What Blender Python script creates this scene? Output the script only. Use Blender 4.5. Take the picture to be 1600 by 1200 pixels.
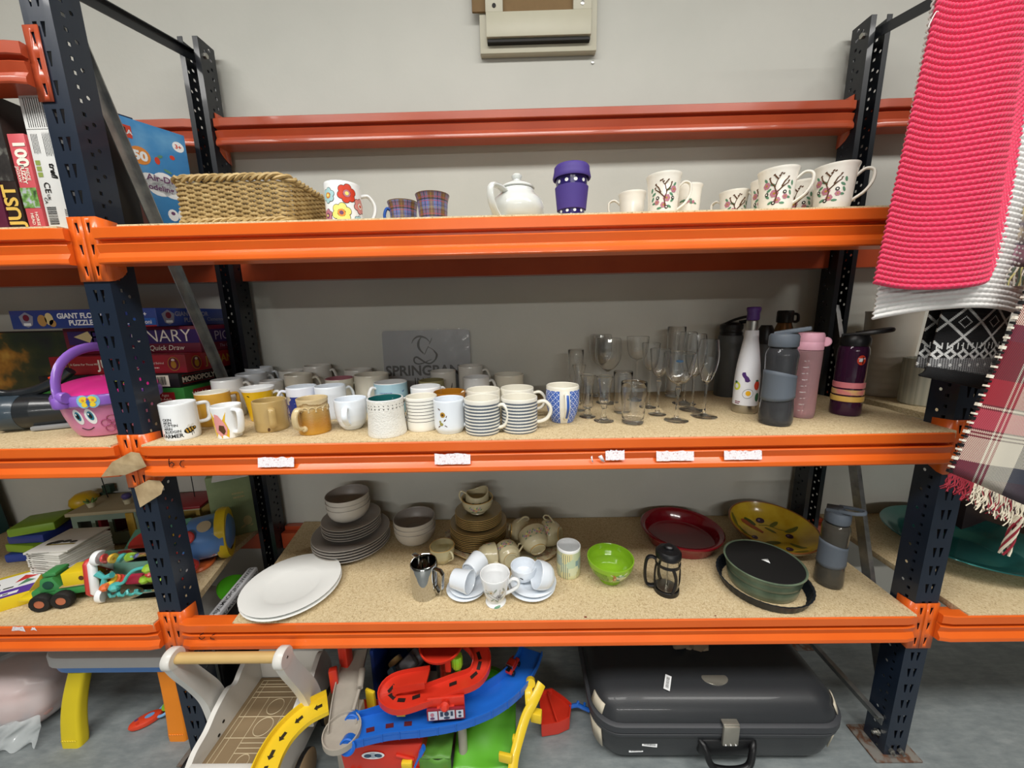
import bpy, bmesh, math, random
from math import pi, sin, cos, tan, atan2, sqrt, radians
from mathutils import Vector, Matrix

for _o in list(bpy.data.objects):
    bpy.data.objects.remove(_o)
SC = bpy.context.scene
COL = SC.collection
random.seed(7)

# ------------------------------------------------------------------ camera, world, lights, exposure
FPX = 578.0
CAM_P = Vector((0.9027, -0.8186, 1.2187))
YAW, PITCH, ROLL = -0.012806, 0.187849, -0.021542
_F = Vector((sin(YAW) * cos(PITCH), cos(YAW) * cos(PITCH), -sin(PITCH)))
_r = Vector((cos(YAW), -sin(YAW), 0))
_u = _r.cross(_F)
CR = cos(ROLL) * _r + sin(ROLL) * _u
CU = -sin(ROLL) * _r + cos(ROLL) * _u
cam_d = bpy.data.cameras.new('camera')
cam = bpy.data.objects.new('camera', cam_d)
COL.objects.link(cam)
cam_d.sensor_fit = 'HORIZONTAL'
cam_d.sensor_width = 36.0
cam_d.lens = FPX / 1600 * 36.0
cam_d.clip_start = 0.02
_m = Matrix((CR, CU, -_F)).transposed().to_4x4()
_m.translation = CAM_P
cam.matrix_world = _m
SC.camera = cam

world = bpy.data.worlds.new('world')
SC.world = world
world.use_nodes = True
_bg = world.node_tree.nodes['Background']
_bg.inputs[0].default_value = (0.95, 0.97, 1.0, 1)
_bg.inputs[1].default_value = 0.24


def area_light(name, loc, sx, sy, power, col=(1, 0.98, 0.94), target=None):
    d = bpy.data.lights.new(name, 'AREA')
    d.shape = 'RECTANGLE'
    d.size, d.size_y = sx, sy
    d.energy = power
    d.color = col
    o = bpy.data.objects.new(name, d)
    COL.objects.link(o)
    o.location = loc
    if target is not None:
        o.rotation_euler = (Vector(target) - Vector(loc)).to_track_quat('-Z', 'Y').to_euler()
    return o


# fluorescent ceiling tubes over the aisle, from the rack back into the room
for _y, _e in ((-1.1, 32), (-7.5, 150)):
    for _x in (-0.6, 0.9, 2.4):
        area_light('ceiling_tube_light', (_x, _y, 2.72), 1.3, 0.5, _e)

SC.view_settings.view_transform = 'Standard'
SC.view_settings.look = 'None'
SC.view_settings.exposure = 0.08
SC.view_settings.gamma = 1.0
SC.view_settings.use_curve_mapping = False


# ------------------------------------------------------------------ measuring: a photo pixel's ray met with a plane of the place
def _ray(u, v):
    return _F + CR * ((u - 800) / FPX) - CU * ((v - 600) / FPX)


def at_z(u, v, z):
    d = _ray(u, v)
    return CAM_P + d * ((z - CAM_P.z) / d.z)


def at_y(u, v, y):
    d = _ray(u, v)
    return CAM_P + d * ((y - CAM_P.y) / d.y)


def at_x(u, v, x):
    d = _ray(u, v)
    return CAM_P + d * ((x - CAM_P.x) / d.x)


def px_size(p, n, u=None):
    """metres spanned by n photo pixels at point p (wide-lens stretch removed)."""
    d = (p - CAM_P).dot(_F)
    k = 1.0
    if u is not None:
        k = sqrt(1 + ((u - 800) / FPX) ** 2)
    return n * d / FPX / k


# ------------------------------------------------------------------ materials
def lin(c):
    c = c / 255.0
    return c / 12.92 if c <= 0.04045 else ((c + 0.055) / 1.055) ** 2.4


def rgb(h):
    if isinstance(h, str):
        h = h.lstrip('#')
        return (lin(int(h[0:2], 16)), lin(int(h[2:4], 16)), lin(int(h[4:6], 16)), 1)
    return (h[0], h[1], h[2], 1)


MATS = {}


class NT:
    """small node-tree writer"""

    def __init__(s, m):
        s.t = m.node_tree
        s.b = s.t.nodes['Principled BSDF']

    def n(s, typ, **kw):
        o = s.t.nodes.new(typ)
        for k, v in kw.items():
            setattr(o, k, v)
        return o

    def l(s, a, b):
        s.t.links.new(a, b)

    def math(s, op, a, b=None, c=None, clamp=False):
        o = s.n('ShaderNodeMath', operation=op)
        o.use_clamp = clamp
        for i, x in enumerate((a, b, c)):
            if x is None:
                continue
            if isinstance(x, (int, float)):
                o.inputs[i].default_value = x
            else:
                s.l(x, o.inputs[i])
        return o.outputs[0]

    def mix(s, fac, a, b):
        o = s.n('ShaderNodeMix', data_type='RGBA')
        for i, x in ((0, fac), (6, a), (7, b)):
            if isinstance(x, (int, float)):
                o.inputs[i].default_value = x
            elif isinstance(x, (tuple, list)):
                o.inputs[i].default_value = x
            else:
                s.l(x, o.inputs[i])
        return o.outputs[2]

    def obj(s):
        o = s.n('ShaderNodeTexCoord')
        return o.outputs['Object']

    def xyz(s, v=None):
        o = s.n('ShaderNodeSeparateXYZ')
        s.l(v if v is not None else s.obj(), o.inputs[0])
        return o.outputs

    def noise(s, scale, detail=3, v=None, rough=0.5):
        o = s.n('ShaderNodeTexNoise')
        o.inputs['Scale'].default_value = scale
        o.inputs['Detail'].default_value = detail
        o.inputs['Roughness'].default_value = rough
        s.l(v if v is not None else s.obj(), o.inputs['Vector'])
        return o.outputs[0]

    def ramp(s, fac, stops):
        o = s.n('ShaderNodeValToRGB')
        e = o.color_ramp.elements
        while len(e) < len(stops):
            e.new(0.5)
        for i, (p, c) in enumerate(stops):
            e[i].position = p
            e[i].color = rgb(c)
        s.l(fac, o.inputs[0])
        return o.outputs[0]

    def bump(s, h, strength=0.3, dist=0.002):
        o = s.n('ShaderNodeBump')
        o.inputs['Strength'].default_value = strength
        o.inputs['Distance'].default_value = dist
        s.l(h, o.inputs['Height'])
        s.l(o.outputs[0], s.b.inputs['Normal'])

    def base(s, c):
        s.l(c, s.b.inputs['Base Color'])


def mat(name, col='#808080', rough=0.5, metal=0.0, coat=0.0, trans=0.0, ior=1.45, vary=0.06, vscale=25, bump=0.0, bscale=200, spec=0.5, alpha=1.0, sheen=0.0):
    if name in MATS:
        return MATS[name]
    m = bpy.data.materials.new(name)
    m.use_nodes = True
    MATS[name] = m
    t = NT(m)
    b = t.b
    c = rgb(col)
    b.inputs['Base Color'].default_value = c
    b.inputs['Roughness'].default_value = rough
    b.inputs['Metallic'].default_value = metal
    b.inputs['IOR'].default_value = ior
    b.inputs['Coat Weight'].default_value = coat
    b.inputs['Coat Roughness'].default_value = 0.06
    b.inputs['Specular IOR Level'].default_value = spec
    b.inputs['Transmission Weight'].default_value = trans
    b.inputs['Alpha'].default_value = alpha
    if sheen:
        b.inputs['Sheen Weight'].default_value = sheen
    if vary > 0:
        f = t.noise(vscale, 4)
        hi = tuple(min(1, x * (1 + vary)) for x in c[:3]) + (1,)
        lo = tuple(x * (1 - vary) for x in c[:3]) + (1,)
        t.base(t.mix(f, lo, hi))
    if bump > 0:
        t.bump(t.noise(bscale, 4), bump)
    return m


def nmat(name, fn, **kw):
    """material whose colour graph is written by fn(t)"""
    if name in MATS:
        return MATS[name]
    m = mat(name, vary=0, **kw)
    fn(NT(m))
    return m


# ------------------------------------------------------------------ geometry
def mitre(pts, closed=False):
    return pts


class MB:
    def __init__(s):
        s.bm = bmesh.new()
        s.mi = 0
        s.X = Matrix.Identity(4)

    def v(s, p):
        return s.bm.verts.new(s.X @ Vector(p))

    def f(s, vs, mi=None):
        try:
            fc = s.bm.faces.new(vs)
        except ValueError:
            return None
        fc.material_index = s.mi if mi is None else mi
        fc.smooth = True
        return fc

    def poly(s, pts, mi=None):
        return s.f([s.v(p) for p in pts], mi)

    def box(s, c, d, rz=0, mi=None, bev=0.0, seg=2, M=None):
        """box with centre c and full size d"""
        X = s.X @ Matrix.Translation(c) @ Matrix.Rotation(rz, 4, 'Z')
        if M is not None:
            X = X @ M
        vs = []
        for x in (-1, 1):
            for y in (-1, 1):
                for z in (-1, 1):
                    vs.append(s.bm.verts.new(X @ Vector((x * d[0] / 2, y * d[1] / 2, z * d[2] / 2))))
        idx = ((0, 1, 3, 2), (4, 6, 7, 5), (0, 4, 5, 1), (2, 3, 7, 6), (0, 2, 6, 4), (1, 5, 7, 3))
        fs = [s.f([vs[i] for i in q], mi) for q in idx]
        if bev > 0:
            es = list({e for f in fs for e in f.edges})
            r = bmesh.ops.bevel(s.bm, geom=es, offset=min(bev, 0.49 * min(d)), segments=seg, affect='EDGES', profile=0.5)
            for f in r['faces']:
                f.material_index = s.mi if mi is None else mi
                f.smooth = True
        return fs

    def lathe(s, prof, n=32, mi=None, M=None, arc=None, sx=1.0, sy=1.0, rf=None):
        """revolve (r, z[, mi]) points about z; mi of a point colours the band that starts there"""
        X = s.X if M is None else s.X @ M
        full = arc is None
        a0, a1 = (0, 2 * pi) if full else arc
        cols = n if full else n + 1
        rings = []
        for p in prof:
            r, z = p[0], p[1]
            if r < 1e-6:
                rings.append([s.bm.verts.new(X @ Vector((0, 0, z)))])
            else:
                rg = []
                for i in range(cols):
                    a = a0 + (a1 - a0) * i / n
                    k = r * (rf(a, z) if rf else 1)
                    rg.append(s.bm.verts.new(X @ Vector((k * cos(a) * sx, k * sin(a) * sy, z))))
                rings.append(rg)
        for k in range(len(prof) - 1):
            A, B = rings[k], rings[k + 1]
            m_ = prof[k][2] if len(prof[k]) > 2 else mi
            for i in range(n):
                j = (i + 1) % cols if full else i + 1
                if len(A) == 1 and len(B) == 1:
                    continue
                if len(A) == 1:
                    s.f([A[0], B[j], B[i]], m_)
                elif len(B) == 1:
                    s.f([A[i], A[j], B[0]], m_)
                else:
                    s.f([A[i], A[j], B[j], B[i]], m_)

    def tube(s, pts, r, n=8, mi=None, closed=False, caps=True, flat=None, up=None):
        """sweep a circle (or ellipse: flat = (a, b)) along pts; r a number or a list"""
        P = [Vector(p) for p in pts]
        k = len(P)
        T = []
        for i in range(k):
            if closed:
                t = P[(i + 1) % k] - P[i - 1]
            else:
                t = P[min(i + 1, k - 1)] - P[max(i - 1, 0)]
            T.append(t.normalized() if t.length > 1e-9 else Vector((0, 0, 1)))
        if up is None:
            a = Vector((0, 0, 1)) if abs(T[0].z) < 0.9 else Vector((1, 0, 0))
        else:
            a = Vector(up)
        N = (a - T[0] * a.dot(T[0])).normalized()
        rings = []
        for i in range(k):
            N = N - T[i] * N.dot(T[i])
            if N.length < 1e-6:
                N = T[i].orthogonal()
            N.normalize()
            B = T[i].cross(N)
            ri = r[i] if isinstance(r, (list, tuple)) else r
            fa, fb = (1, 1) if flat is None else flat
            rings.append([s.v(P[i] + N * (ri * fa * cos(2 * pi * j / n)) + B * (ri * fb * sin(2 * pi * j / n))) for j in range(n)])
        for i in range(k if closed else k - 1):
            A, Bq = rings[i], rings[(i + 1) % k]
            for j in range(n):
                s.f([A[j], A[(j + 1) % n], Bq[(j + 1) % n], Bq[j]], mi)
        if caps and not closed:
            s.f(list(reversed(rings[0])), mi)
            s.f(rings[-1], mi)

    def prism(s, poly, z0, z1, mi=None, M=None, mi_side=None, bev=0.0):
        """extrude a 2-D polygon (x, y) from z0 to z1"""
        X = s.X if M is None else s.X @ M
        A = [s.bm.verts.new(X @ Vector((p[0], p[1], z0))) for p in poly]
        B = [s.bm.verts.new(X @ Vector((p[0], p[1], z1))) for p in poly]
        n = len(poly)
        fs = [s.f(list(reversed(A)), mi), s.f(B, mi)]
        for i in range(n):
            fs.append(s.f([A[i], A[(i + 1) % n], B[(i + 1) % n], B[i]], mi if mi_side is None else mi_side))
        if bev > 0:
            es = list({e for f in fs[:2] if f for e in f.edges})
            r = bmesh.ops.bevel(s.bm, geom=es, offset=bev, segments=2, affect='EDGES', profile=0.5)
            for f in r['faces']:
                f.material_index = s.mi if mi is None else mi
                f.smooth = True

    def sheet(s, fn, nu, nv, mi=None, close_u=False):
        """grid surface from fn(i/nu, j/nv) -> point"""
        g = []
        for i in range(nu if close_u else nu + 1):
            g.append([s.v(fn(i / nu, j / nv)) for j in range(nv + 1)])
        for i in range(nu):
            a, b = g[i], g[(i + 1) % len(g)]
            for j in range(nv):
                m_ = mi(i / nu, j / nv) if callable(mi) else mi
                s.f([a[j], b[j], b[j + 1], a[j + 1]], m_)

    def decal(s, mapf, shapes, mi=None):
        """flat prints: each shape is a 2-D outline star-shaped about its centre; rings keep it on curved ground"""
        for sh in shapes:
            pts, m_ = sh[0], (sh[1] if len(sh) > 1 else mi)
            cx = sum(p[0] for p in pts) / len(pts)
            cy = sum(p[1] for p in pts) / len(pts)
            c = s.v(mapf(cx, cy))
            prev = None
            for q in (0.4, 0.75, 1.0):
                ring = [s.v(mapf(cx + (p[0] - cx) * q, cy + (p[1] - cy) * q)) for p in pts]
                k = len(ring)
                for i in range(k):
                    if prev is None:
                        s.f([c, ring[i], ring[(i + 1) % k]], m_)
                    else:
                        s.f([prev[i], ring[i], ring[(i + 1) % k], prev[(i + 1) % k]], m_)
                prev = ring

    def text(s, mapf, txt, size, x=0, y=0, align='CENTER', mi=None, sub=0, slant=0.0, bold=0.0):
        """lettering laid on a surface by mapf(x, y) -> point"""
        vs, fs = glyphs(txt, align, bold)
        V = [s.v(mapf(x + (p[0] + slant * p[1]) * size, y + p[1] * size)) for p in vs]
        for q in fs:
            s.f([V[i] for i in q], mi)

    def scribble(s, mapf, x, y, w, h, mi=None, seed=1):
        """a line of print too small to read: word-length strokes"""
        rr = random.Random(seed)
        q = x - w / 2
        while q < x + w / 2:
            d = w * rr.uniform(0.05, 0.16)
            s.decal(mapf, [(rect(q, y, q + d, y + h), mi)], mi)
            q += d + w * 0.04

    def build(s, name, mats, parent=None, loc=None, rot=None, sharp=38, solid=0.0, recalc=True, flat=False):
        if recalc:
            bmesh.ops.recalc_face_normals(s.bm, faces=s.bm.faces[:])
        me = bpy.data.meshes.new(name)
        s.bm.to_mesh(me)
        s.bm.free()
        if flat:
            me.shade_flat()
        else:
            me.set_sharp_from_angle(angle=radians(sharp))
        for m in (mats if isinstance(mats, (list, tuple)) else [mats]):
            me.materials.append(m)
        o = bpy.data.objects.new(name, me)
        COL.objects.link(o)
        if parent is not None:
            o.parent = parent
        if loc is not None:
            o.location = loc
        if rot is not None:
            o.rotation_euler = rot
        if solid:
            md = o.modifiers.new('thickness', 'SOLIDIFY')
            md.thickness = solid
            md.offset = 0
        return o


_GL = {}


def glyphs(txt, align, bold=0.0):
    key = (txt, align, bold)
    if key not in _GL:
        cu = bpy.data.curves.new('letters', 'FONT')
        cu.body = txt
        cu.align_x = align
        cu.size = 1.0
        cu.offset = bold
        cu.resolution_u = 3
        ob = bpy.data.objects.new('letters', cu)
        COL.objects.link(ob)
        me = ob.to_mesh()
        bm = bmesh.new()
        bm.from_mesh(me)
        bmesh.ops.triangulate(bm, faces=bm.faces[:])
        bm.verts.index_update()
        _GL[key] = ([(v.co.x, v.co.y) for v in bm.verts], [[v.index for v in f.verts] for f in bm.faces])
        bm.free()
        ob.to_mesh_clear()
        bpy.data.objects.remove(ob)
        bpy.data.curves.remove(cu)
    return _GL[key]


def thing(name, label, cat, loc=(0, 0, 0), rz=0.0, group=None, rot=None):
    o = bpy.data.objects.new(name, None)
    o.empty_display_size = 0.05
    COL.objects.link(o)
    o.location = loc
    o.rotation_euler = rot if rot is not None else (0, 0, rz)
    tag(o, label, cat, group)
    return o


def tag(o, label, cat, group=None):
    o['label'] = label
    o['category'] = cat
    if group:
        o['group'] = group
    return o


def struct(o):
    o['kind'] = 'structure'
    return o


def dup(root, loc=None, rot=None, label=None, group=None):
    """a copy of a thing with copies of its parts and sub-parts"""
    r = root.copy()
    COL.objects.link(r)
    if loc is not None:
        r.location = loc
    if rot is not None:
        r.rotation_euler = rot
    if label:
        r['label'] = label
    if group:
        r['group'] = group
    for ch in list(root.children):
        c = ch.copy()
        COL.objects.link(c)
        c.parent = r
        for g in list(ch.children):
            d = g.copy()
            COL.objects.link(d)
            d.parent = c
    return r


def circ(cx, cy, r, n=14, ry=None, rot=0.0):
    ry = r if ry is None else ry
    out = []
    for i in range(n):
        a = 2 * pi * i / n
        x, y = r * cos(a), ry * sin(a)
        out.append((cx + x * cos(rot) - y * sin(rot), cy + x * sin(rot) + y * cos(rot)))
    return out


def rect(x0, y0, x1, y1):
    return [(x0, y0), (x1, y0), (x1, y1), (x0, y1)]


def rrect(w, h, r, n=4, cx=0, cy=0):
    out = []
    for sx, sy, a0 in ((1, 1, 0), (-1, 1, pi / 2), (-1, -1, pi), (1, -1, 1.5 * pi)):
        for i in range(n + 1):
            a = a0 + pi / 2 * i / n
            out.append((cx + sx * (w / 2 - r) + r * cos(a), cy + sy * (h / 2 - r) + r * sin(a)))
    return out


def plane_map(o, ex, ey, off=0.0004):
    o, ex, ey = Vector(o), Vector(ex).normalized(), Vector(ey).normalized()
    n = ex.cross(ey)
    return lambda x, y: o + ex * x + ey * y + n * off


def cyl_map(rfun, a0=-pi / 2, off=0.0004):
    """wrap x (arc length) and y (height) onto a turned body"""
    def f(x, y):
        r = rfun(y) if callable(rfun) else rfun
        a = a0 + x / r
        return Vector(((r + off) * cos(a), (r + off) * sin(a), y))
    return f


def spline(pts, n=6):
    """Catmull-Rom through pts"""
    P = [Vector(p) for p in pts]
    out = []
    for i in range(len(P) - 1):
        a, b, c, d = P[max(i - 1, 0)], P[i], P[i + 1], P[min(i + 2, len(P) - 1)]
        for k in range(n):
            t = k / n
            out.append(0.5 * ((2 * b) + (c - a) * t + (2 * a - 5 * b + 4 * c - d) * t * t + (3 * b - a - 3 * c + d) * t ** 3))
    out.append(P[-1])
    return out


# heights of the three shelves (top of the beams' lip; the boards lie 4 mm higher)
ZB = (0.4605, 0.9365, 1.4123)
Z1, Z2, Z3 = (z + 0.004 for z in ZB)
W = 1.92
WALL_Y = 0.452

# ------------------------------------------------------------------ the room
def _wall(t):
    n1 = t.noise(3.0, 5)
    n2 = t.noise(60, 6)
    c = t.ramp(n1, [(0.3, '#b7b7af'), (0.7, '#c1c0b8')])
    t.base(c)
    t.bump(t.math('ADD', t.math('MULTIPLY', n2, 0.5), n1), 0.22, 0.004)


M_wall = nmat('painted_plaster', _wall, rough=0.55)


def _floor(t):
    co = t.n('ShaderNodeMapping')
    co.inputs['Scale'].default_value = (7, 26, 1)
    t.l(t.obj(), co.inputs[0])
    a = t.noise(2.6, 8, co.outputs[0], 0.7)
    b = t.noise(14, 8)
    f = t.math('ADD', t.math('MULTIPLY', a, 0.6), t.math('MULTIPLY', b, 0.4))
    t.base(t.ramp(f, [(0.35, '#737a7c'), (0.5, '#82898a'), (0.66, '#949a9a')]))


M_floor = nmat('grey_vinyl', _floor, rough=0.42)
M_ceil = mat('ceiling_white', '#d8d8d4', 0.8)

b = MB()
b.box((0.9, -4.3, -0.05), (8.0, 10.0, 0.1))
struct(b.build('floor', M_floor))
b = MB()
b.box((0.9, WALL_Y + 0.06, 1.4), (8.0, 0.12, 2.8))
# render lump and screw mark below the wall box
struct(b.build('wall_back', M_wall))
b = MB()
b.box((0.9, -4.3, 2.85), (8.0, 10.0, 0.1))
struct(b.build('ceiling', M_ceil))
b = MB()
b.box((0.9, -9.3, 1.4), (8.0, 0.1, 2.8))
M_wall2 = mat('dull_grey_paint', '#4e4d4b', 0.7)
struct(b.build('wall_front', M_wall2))
for nm, x in (('wall_left', -3.05), ('wall_right', 4.85)):
    b = MB()
    b.box((x, -4.4, 1.4), (0.1, 9.7, 2.8))
    struct(b.build(nm, M_wall2))

# the boxed-in panel high on the wall
M_cream = mat('cream_paint', '#bcb8a4', 0.4, vary=0.04)
M_hard = mat('brown_hardboard', '#7a603c', 0.7, vary=0.12, vscale=60)
M_dark = mat('near_black', '#14110f', 0.6)
M_screw = mat('screw_metal', '#b9b9b5', 0.3, 1.0)
pb = thing('wall_panel_box', 'cream metal wall box framing a brown hardboard panel, high above the top shelf', 'wall box', (0.985, WALL_Y, 2.0))
x0, x1, zb, zt = -0.158, 0.158, -0.02, 0.45
b = MB()
b.box((0, -0.012, 0.215), (0.34, 0.022, 0.49), bev=0.002)
b.build('back_box', M_cream, pb)
b = MB()
fr = [(-0.15, 0.0), (0.15, 0.0), (0.15, 0.43), (-0.15, 0.43)]
ZF = -0.034
b.box((0, ZF, 0.03), (0.30, 0.02, 0.062), bev=0.002)
b.box((0, ZF, 0.42), (0.30, 0.02, 0.06), bev=0.002)
b.box((-0.126, ZF, 0.225), (0.05, 0.02, 0.33), bev=0.002)
b.box((0.124, ZF, 0.225), (0.052, 0.02, 0.33), bev=0.002)
b.build('front_frame', M_cream, pb)
b = MB()
b.box((0, -0.028, 0.225), (0.204, 0.008, 0.335))
b.build('hardboard_panel', M_hard, pb)
b = MB()
b.box((-0.165, -0.027, 0.235), (0.05, 0.008, 0.33), bev=0.003)
b.build('hardboard_strip', M_hard, pb)
b = MB()
b.box((0, -0.03, -0.0075), (0.296, 0.016, 0.006))
b.build('dark_gap', M_dark, pb)
for sx, mm in ((-0.126, M_dark), (0.124, M_screw)):
    b = MB()
    b.lathe([(0, 0), (0.0055, 0), (0.0055, 0.002), (0, 0.003)], 16, M=Matrix.Translation((sx, ZF - 0.0095, 0.075)) @ Matrix.Rotation(pi / 2, 4, 'X'))
    b.build('screw', mm, pb)
b = MB()
b.lathe([(0, 0), (0.004, 0), (0.004, 0.003), (0, 0.004)], 12, M=Matrix.Rotation(pi / 2, 4, 'X'))
tag(b.build('wall_screw', M_screw, loc=at_y(926, 98, WALL_Y - 0.0005)), 'small lone screw head in the wall below the cream wall box', 'screw')

# ------------------------------------------------------------------ the rack
M_navy = mat('navy_steel', '#182333', 0.38, coat=0.25, vary=0.18, vscale=18)
M_black = mat('black_steel', '#12161d', 0.36, coat=0.25, vary=0.2, vscale=18)


def _orange(c1, c2):
    def fn(t):
        n = t.noise(7, 5)
        t.base(t.ramp(n, [(0.3, c1), (0.7, c2)]))
    return fn


M_or = nmat('orange_enamel', _orange('#df5f19', '#e66920'), rough=0.34, coat=0.3)
M_or2 = nmat('orange_enamel_dimmed', _orange('#a84427', '#b44e2d'), rough=0.3, coat=0.4)  # the orange enamel again, with the light's darkening put into its colour
M_galv = nmat('galvanised_steel', lambda t: t.base(t.ramp(t.noise(30, 5), [(0.3, '#86888a'), (0.7, '#b0b1ae')])), rough=0.42, metal=0.85)
M_rust = nmat('rusty_plate', lambda t: t.base(t.ramp(t.noise(28, 6), [(0.42, '#7e7a74'), (0.52, '#6b4630'), (0.62, '#8d8880')])), rough=0.7, metal=0.4)
M_bolt = mat('zinc_bolt', '#a9a7a0', 0.35, 0.9)

rack = thing('shelving_rack', 'long navy and orange steel shelving rack standing along the wall', 'shelving rack')
PW, PD, PT = 0.056, 0.058, 0.0018          # upright: face, depth
RACK_H = 2.0


def _cell(b, mp, x0, x1, y0, y1, hole, mi=0):
    """a quad cell with a hole of 4k points; mp maps (x, y) to space"""
    n = len(hole)
    k = n // 4
    out = []
    cs = [(x0, y0), (x1, y0), (x1, y1), (x0, y1)]
    for i in range(4):
        a, c = cs[i], cs[(i + 1) % 4]
        for j in range(k):
            out.append((a[0] + (c[0] - a[0]) * j / k, a[1] + (c[1] - a[1]) * j / k))
    for i in range(n):
        j = (i + 1) % n
        b.poly([mp(*out[i]), mp(*out[j]), mp(*hole[j]), mp(*hole[i])], mi)


def _plain(b, mp, x0, x1, y0, y1, mi=0):
    b.poly([mp(x0, y0), mp(x1, y0), mp(x1, y1), mp(x0, y1)], mi)


def upright_mesh(face):
    """C-section upright, 2 m, face plate at y=0 (open side towards +y), real slots and holes"""
    b = MB()
    pitch = 0.05
    n = int(RACK_H / pitch)
    h = PW / 2
    for i in range(n):
        z0 = i * pitch
        z1 = z0 + pitch
        zc = z0 + 0.025
        mp = lambda x, y: (x, 0, y)
        # two keyhole slots per pitch, leaning to one another
        _plain(b, mp, -h, -0.017, z0, z1)
        _plain(b, mp, 0.017, h, z0, z1)
        _cell(b, mp, -0.017, 0, z0, z1, [(-0.0085, zc - 0.013), (-0.0055, zc - 0.013), (-0.0035, zc + 0.013), (-0.0125, zc + 0.013)])
        _cell(b, mp, 0, 0.017, z0, z1, [(0.0055, zc - 0.013), (0.0085, zc - 0.013), (0.0125, zc + 0.013), (0.0035, zc + 0.013)])
        for sx in (-1, 1):
            mp = lambda x, y, sx=sx: (sx * h, x, y)
            for q in (0, 1):
                za = z0 + q * pitch / 2
                zz = za + pitch / 4
                w = 0.0038
                _cell(b, mp, 0.012, 0.028, za, za + pitch / 2, [(0.02 - w, zz - w), (0.02 + w, zz - w), (0.02 + w, zz + w), (0.02 - w, zz + w)])
            _plain(b, mp, 0, 0.012, z0, z1)
            hole = [(0.036 + 0.0042 * cos(radians(225 + 45 * j)), zc + 0.0042 * sin(radians(225 + 45 * j))) for j in range(8)]
            _cell(b, mp, 0.028, 0.046, z0, z1, hole)
            _plain(b, mp, 0.046, PD, z0, z1)
            mp = lambda x, y, sx=sx: (sx * x, PD, y)
            _plain(b, mp, h - 0.014, h, z0, z1)
    bmesh.ops.remove_doubles(b.bm, verts=b.bm.verts[:], dist=0.0002)
    return b


up0 = upright_mesh(0).build('upright_post', M_navy, rack, flat=True, solid=PT)
up_back = None
for X in (0, W):
    for back in (0, 1):
        if X == 0 and not back:
            o = up0
        else:
            o = up0.copy()
            COL.objects.link(o)
            o.parent = rack
            if back:
                if up_back is None:
                    up_back = up0.data.copy()
                    up_back.materials[0] = M_black
                o.data = up_back
        o.location = (X, 0, 0) if not back else (X, 0.371 + PD, 0)
        o.rotation_euler = (0, 0, pi if back else 0)
        b = MB()
        b.box((0, 0, 0.003), (0.125, 0.095, 0.006), bev=0.002)
        yc = 0.03 if not back else 0.37
        fp = b.build('foot_plate', M_rust, rack, loc=(X, yc, 0))
        if not back:
            for dx in (-0.012, 0.012):
                b = MB()
                b.lathe([(0, 0), (0.007, 0), (0.007, 0.006), (0.004, 0.007), (0.004, 0.014), (0, 0.014)], 6, M=Matrix.Translation((dx, -0.001, 0.022)) @ Matrix.Rotation(pi / 2, 4, 'X'))
                b.build('bolt', M_bolt, rack, loc=(X, 0, 0))

BEAM = [(0.004, 0), (-0.018, 0), (-0.020, -0.002), (-0.020, -0.0215), (-0.018, -0.0235), (-0.004, -0.0245), (-0.004, -0.031), (-0.0165, -0.0325), (-0.018, -0.0345),
        (-0.0125, -0.0505), (-0.0215, -0.0615), (-0.022, -0.064), (-0.022, -0.0705), (-0.020, -0.0733), (0.028, -0.0735), (0.028, -0.014), (0.004, -0.014)]


def beam(xa, xb, z, m, y=0.0, flip=False):
    b = MB()
    s = -1 if flip else 1
    def ring(x, k=1.0):
        return [b.v((x, y + s * (p[0] if p[0] > -0.004 else -0.004 + (p[0] + 0.004) * k), z + p[1])) for p in BEAM]
    xs = [(xa, 0.7), (xa + 0.012, 0.85), (xa + 0.024, 1), (xb - 0.024, 1), (xb - 0.012, 0.85), (xb, 0.7)]
    R = [ring(*q) for q in xs]
    n = len(BEAM)
    for A, B in zip(R, R[1:]):
        for i in range(n):
            b.f([A[i], B[i], B[(i + 1) % n], A[(i + 1) % n]])
    b.f(R[0])
    b.f(list(reversed(R[-1])))
    return b.build('shelf_beam', m, rack, sharp=20)


def connector(X, side, z, m, y=0.0, flip=False, parent=None):
    """angle bracket at a beam's end: a plate on the upright's face and one along its side"""
    b = MB()
    sy = -1 if flip else 1
    za, zb_ = z + 0.024, z - 0.107
    g = 0.0008
    rows = 3
    hh = (za - zb_) / rows
    mp = lambda x, yy: (X + side * x, y - sy * 0.003, yy)
    for i in range(rows):
        a = zb_ + i * hh
        c = a + hh / 2
        _plain(b, mp, g, 0.007, a, a + hh)
        _cell(b, mp, 0.007, 0.019, a, a + hh, [(0.0095, c - 0.010), (0.0135, c - 0.010), (0.0165, c + 0.010), (0.0095, c + 0.010)])
        _plain(b, mp, 0.019, 0.030, a, a + hh)
    ms = lambda x, yy: (X + side * 0.0305, y - sy * 0.003 + sy * x, yy)
    pts = [(0, zb_), (0.012, zb_ + 0.002), (0.03, zb_ + 0.011), (0.042, zb_ + 0.024), (0.042, za - 0.004), (0.0, za)]
    b.poly([ms(*p) for p in pts])
    bmesh.ops.remove_doubles(b.bm, verts=b.bm.verts[:], dist=0.0012)
    return b.build('beam_bracket', m, parent, sharp=30, solid=0.0022)


for i, z in enumerate(ZB):
    bm_ = beam(0.031, W - 0.031, z, M_or)
    connector(0, 1, z, M_or, parent=bm_)
    connector(W, -1, z, M_or, parent=bm_)
    bl = beam(-1.9, -0.031, z, M_or)
    connector(0, -1, z, M_or, parent=bl)
    br = beam(W + 0.031, W + 1.5, z, M_or)
    connector(W, 1, z, M_or, parent=br)
    for xa, xb in ((0.031, W - 0.031), (-1.9, -0.031), (W + 0.031, W + 1.5)):
        bb = beam(xa, xb, z, M_or2, y=0.371 + PD, flip=True)
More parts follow.
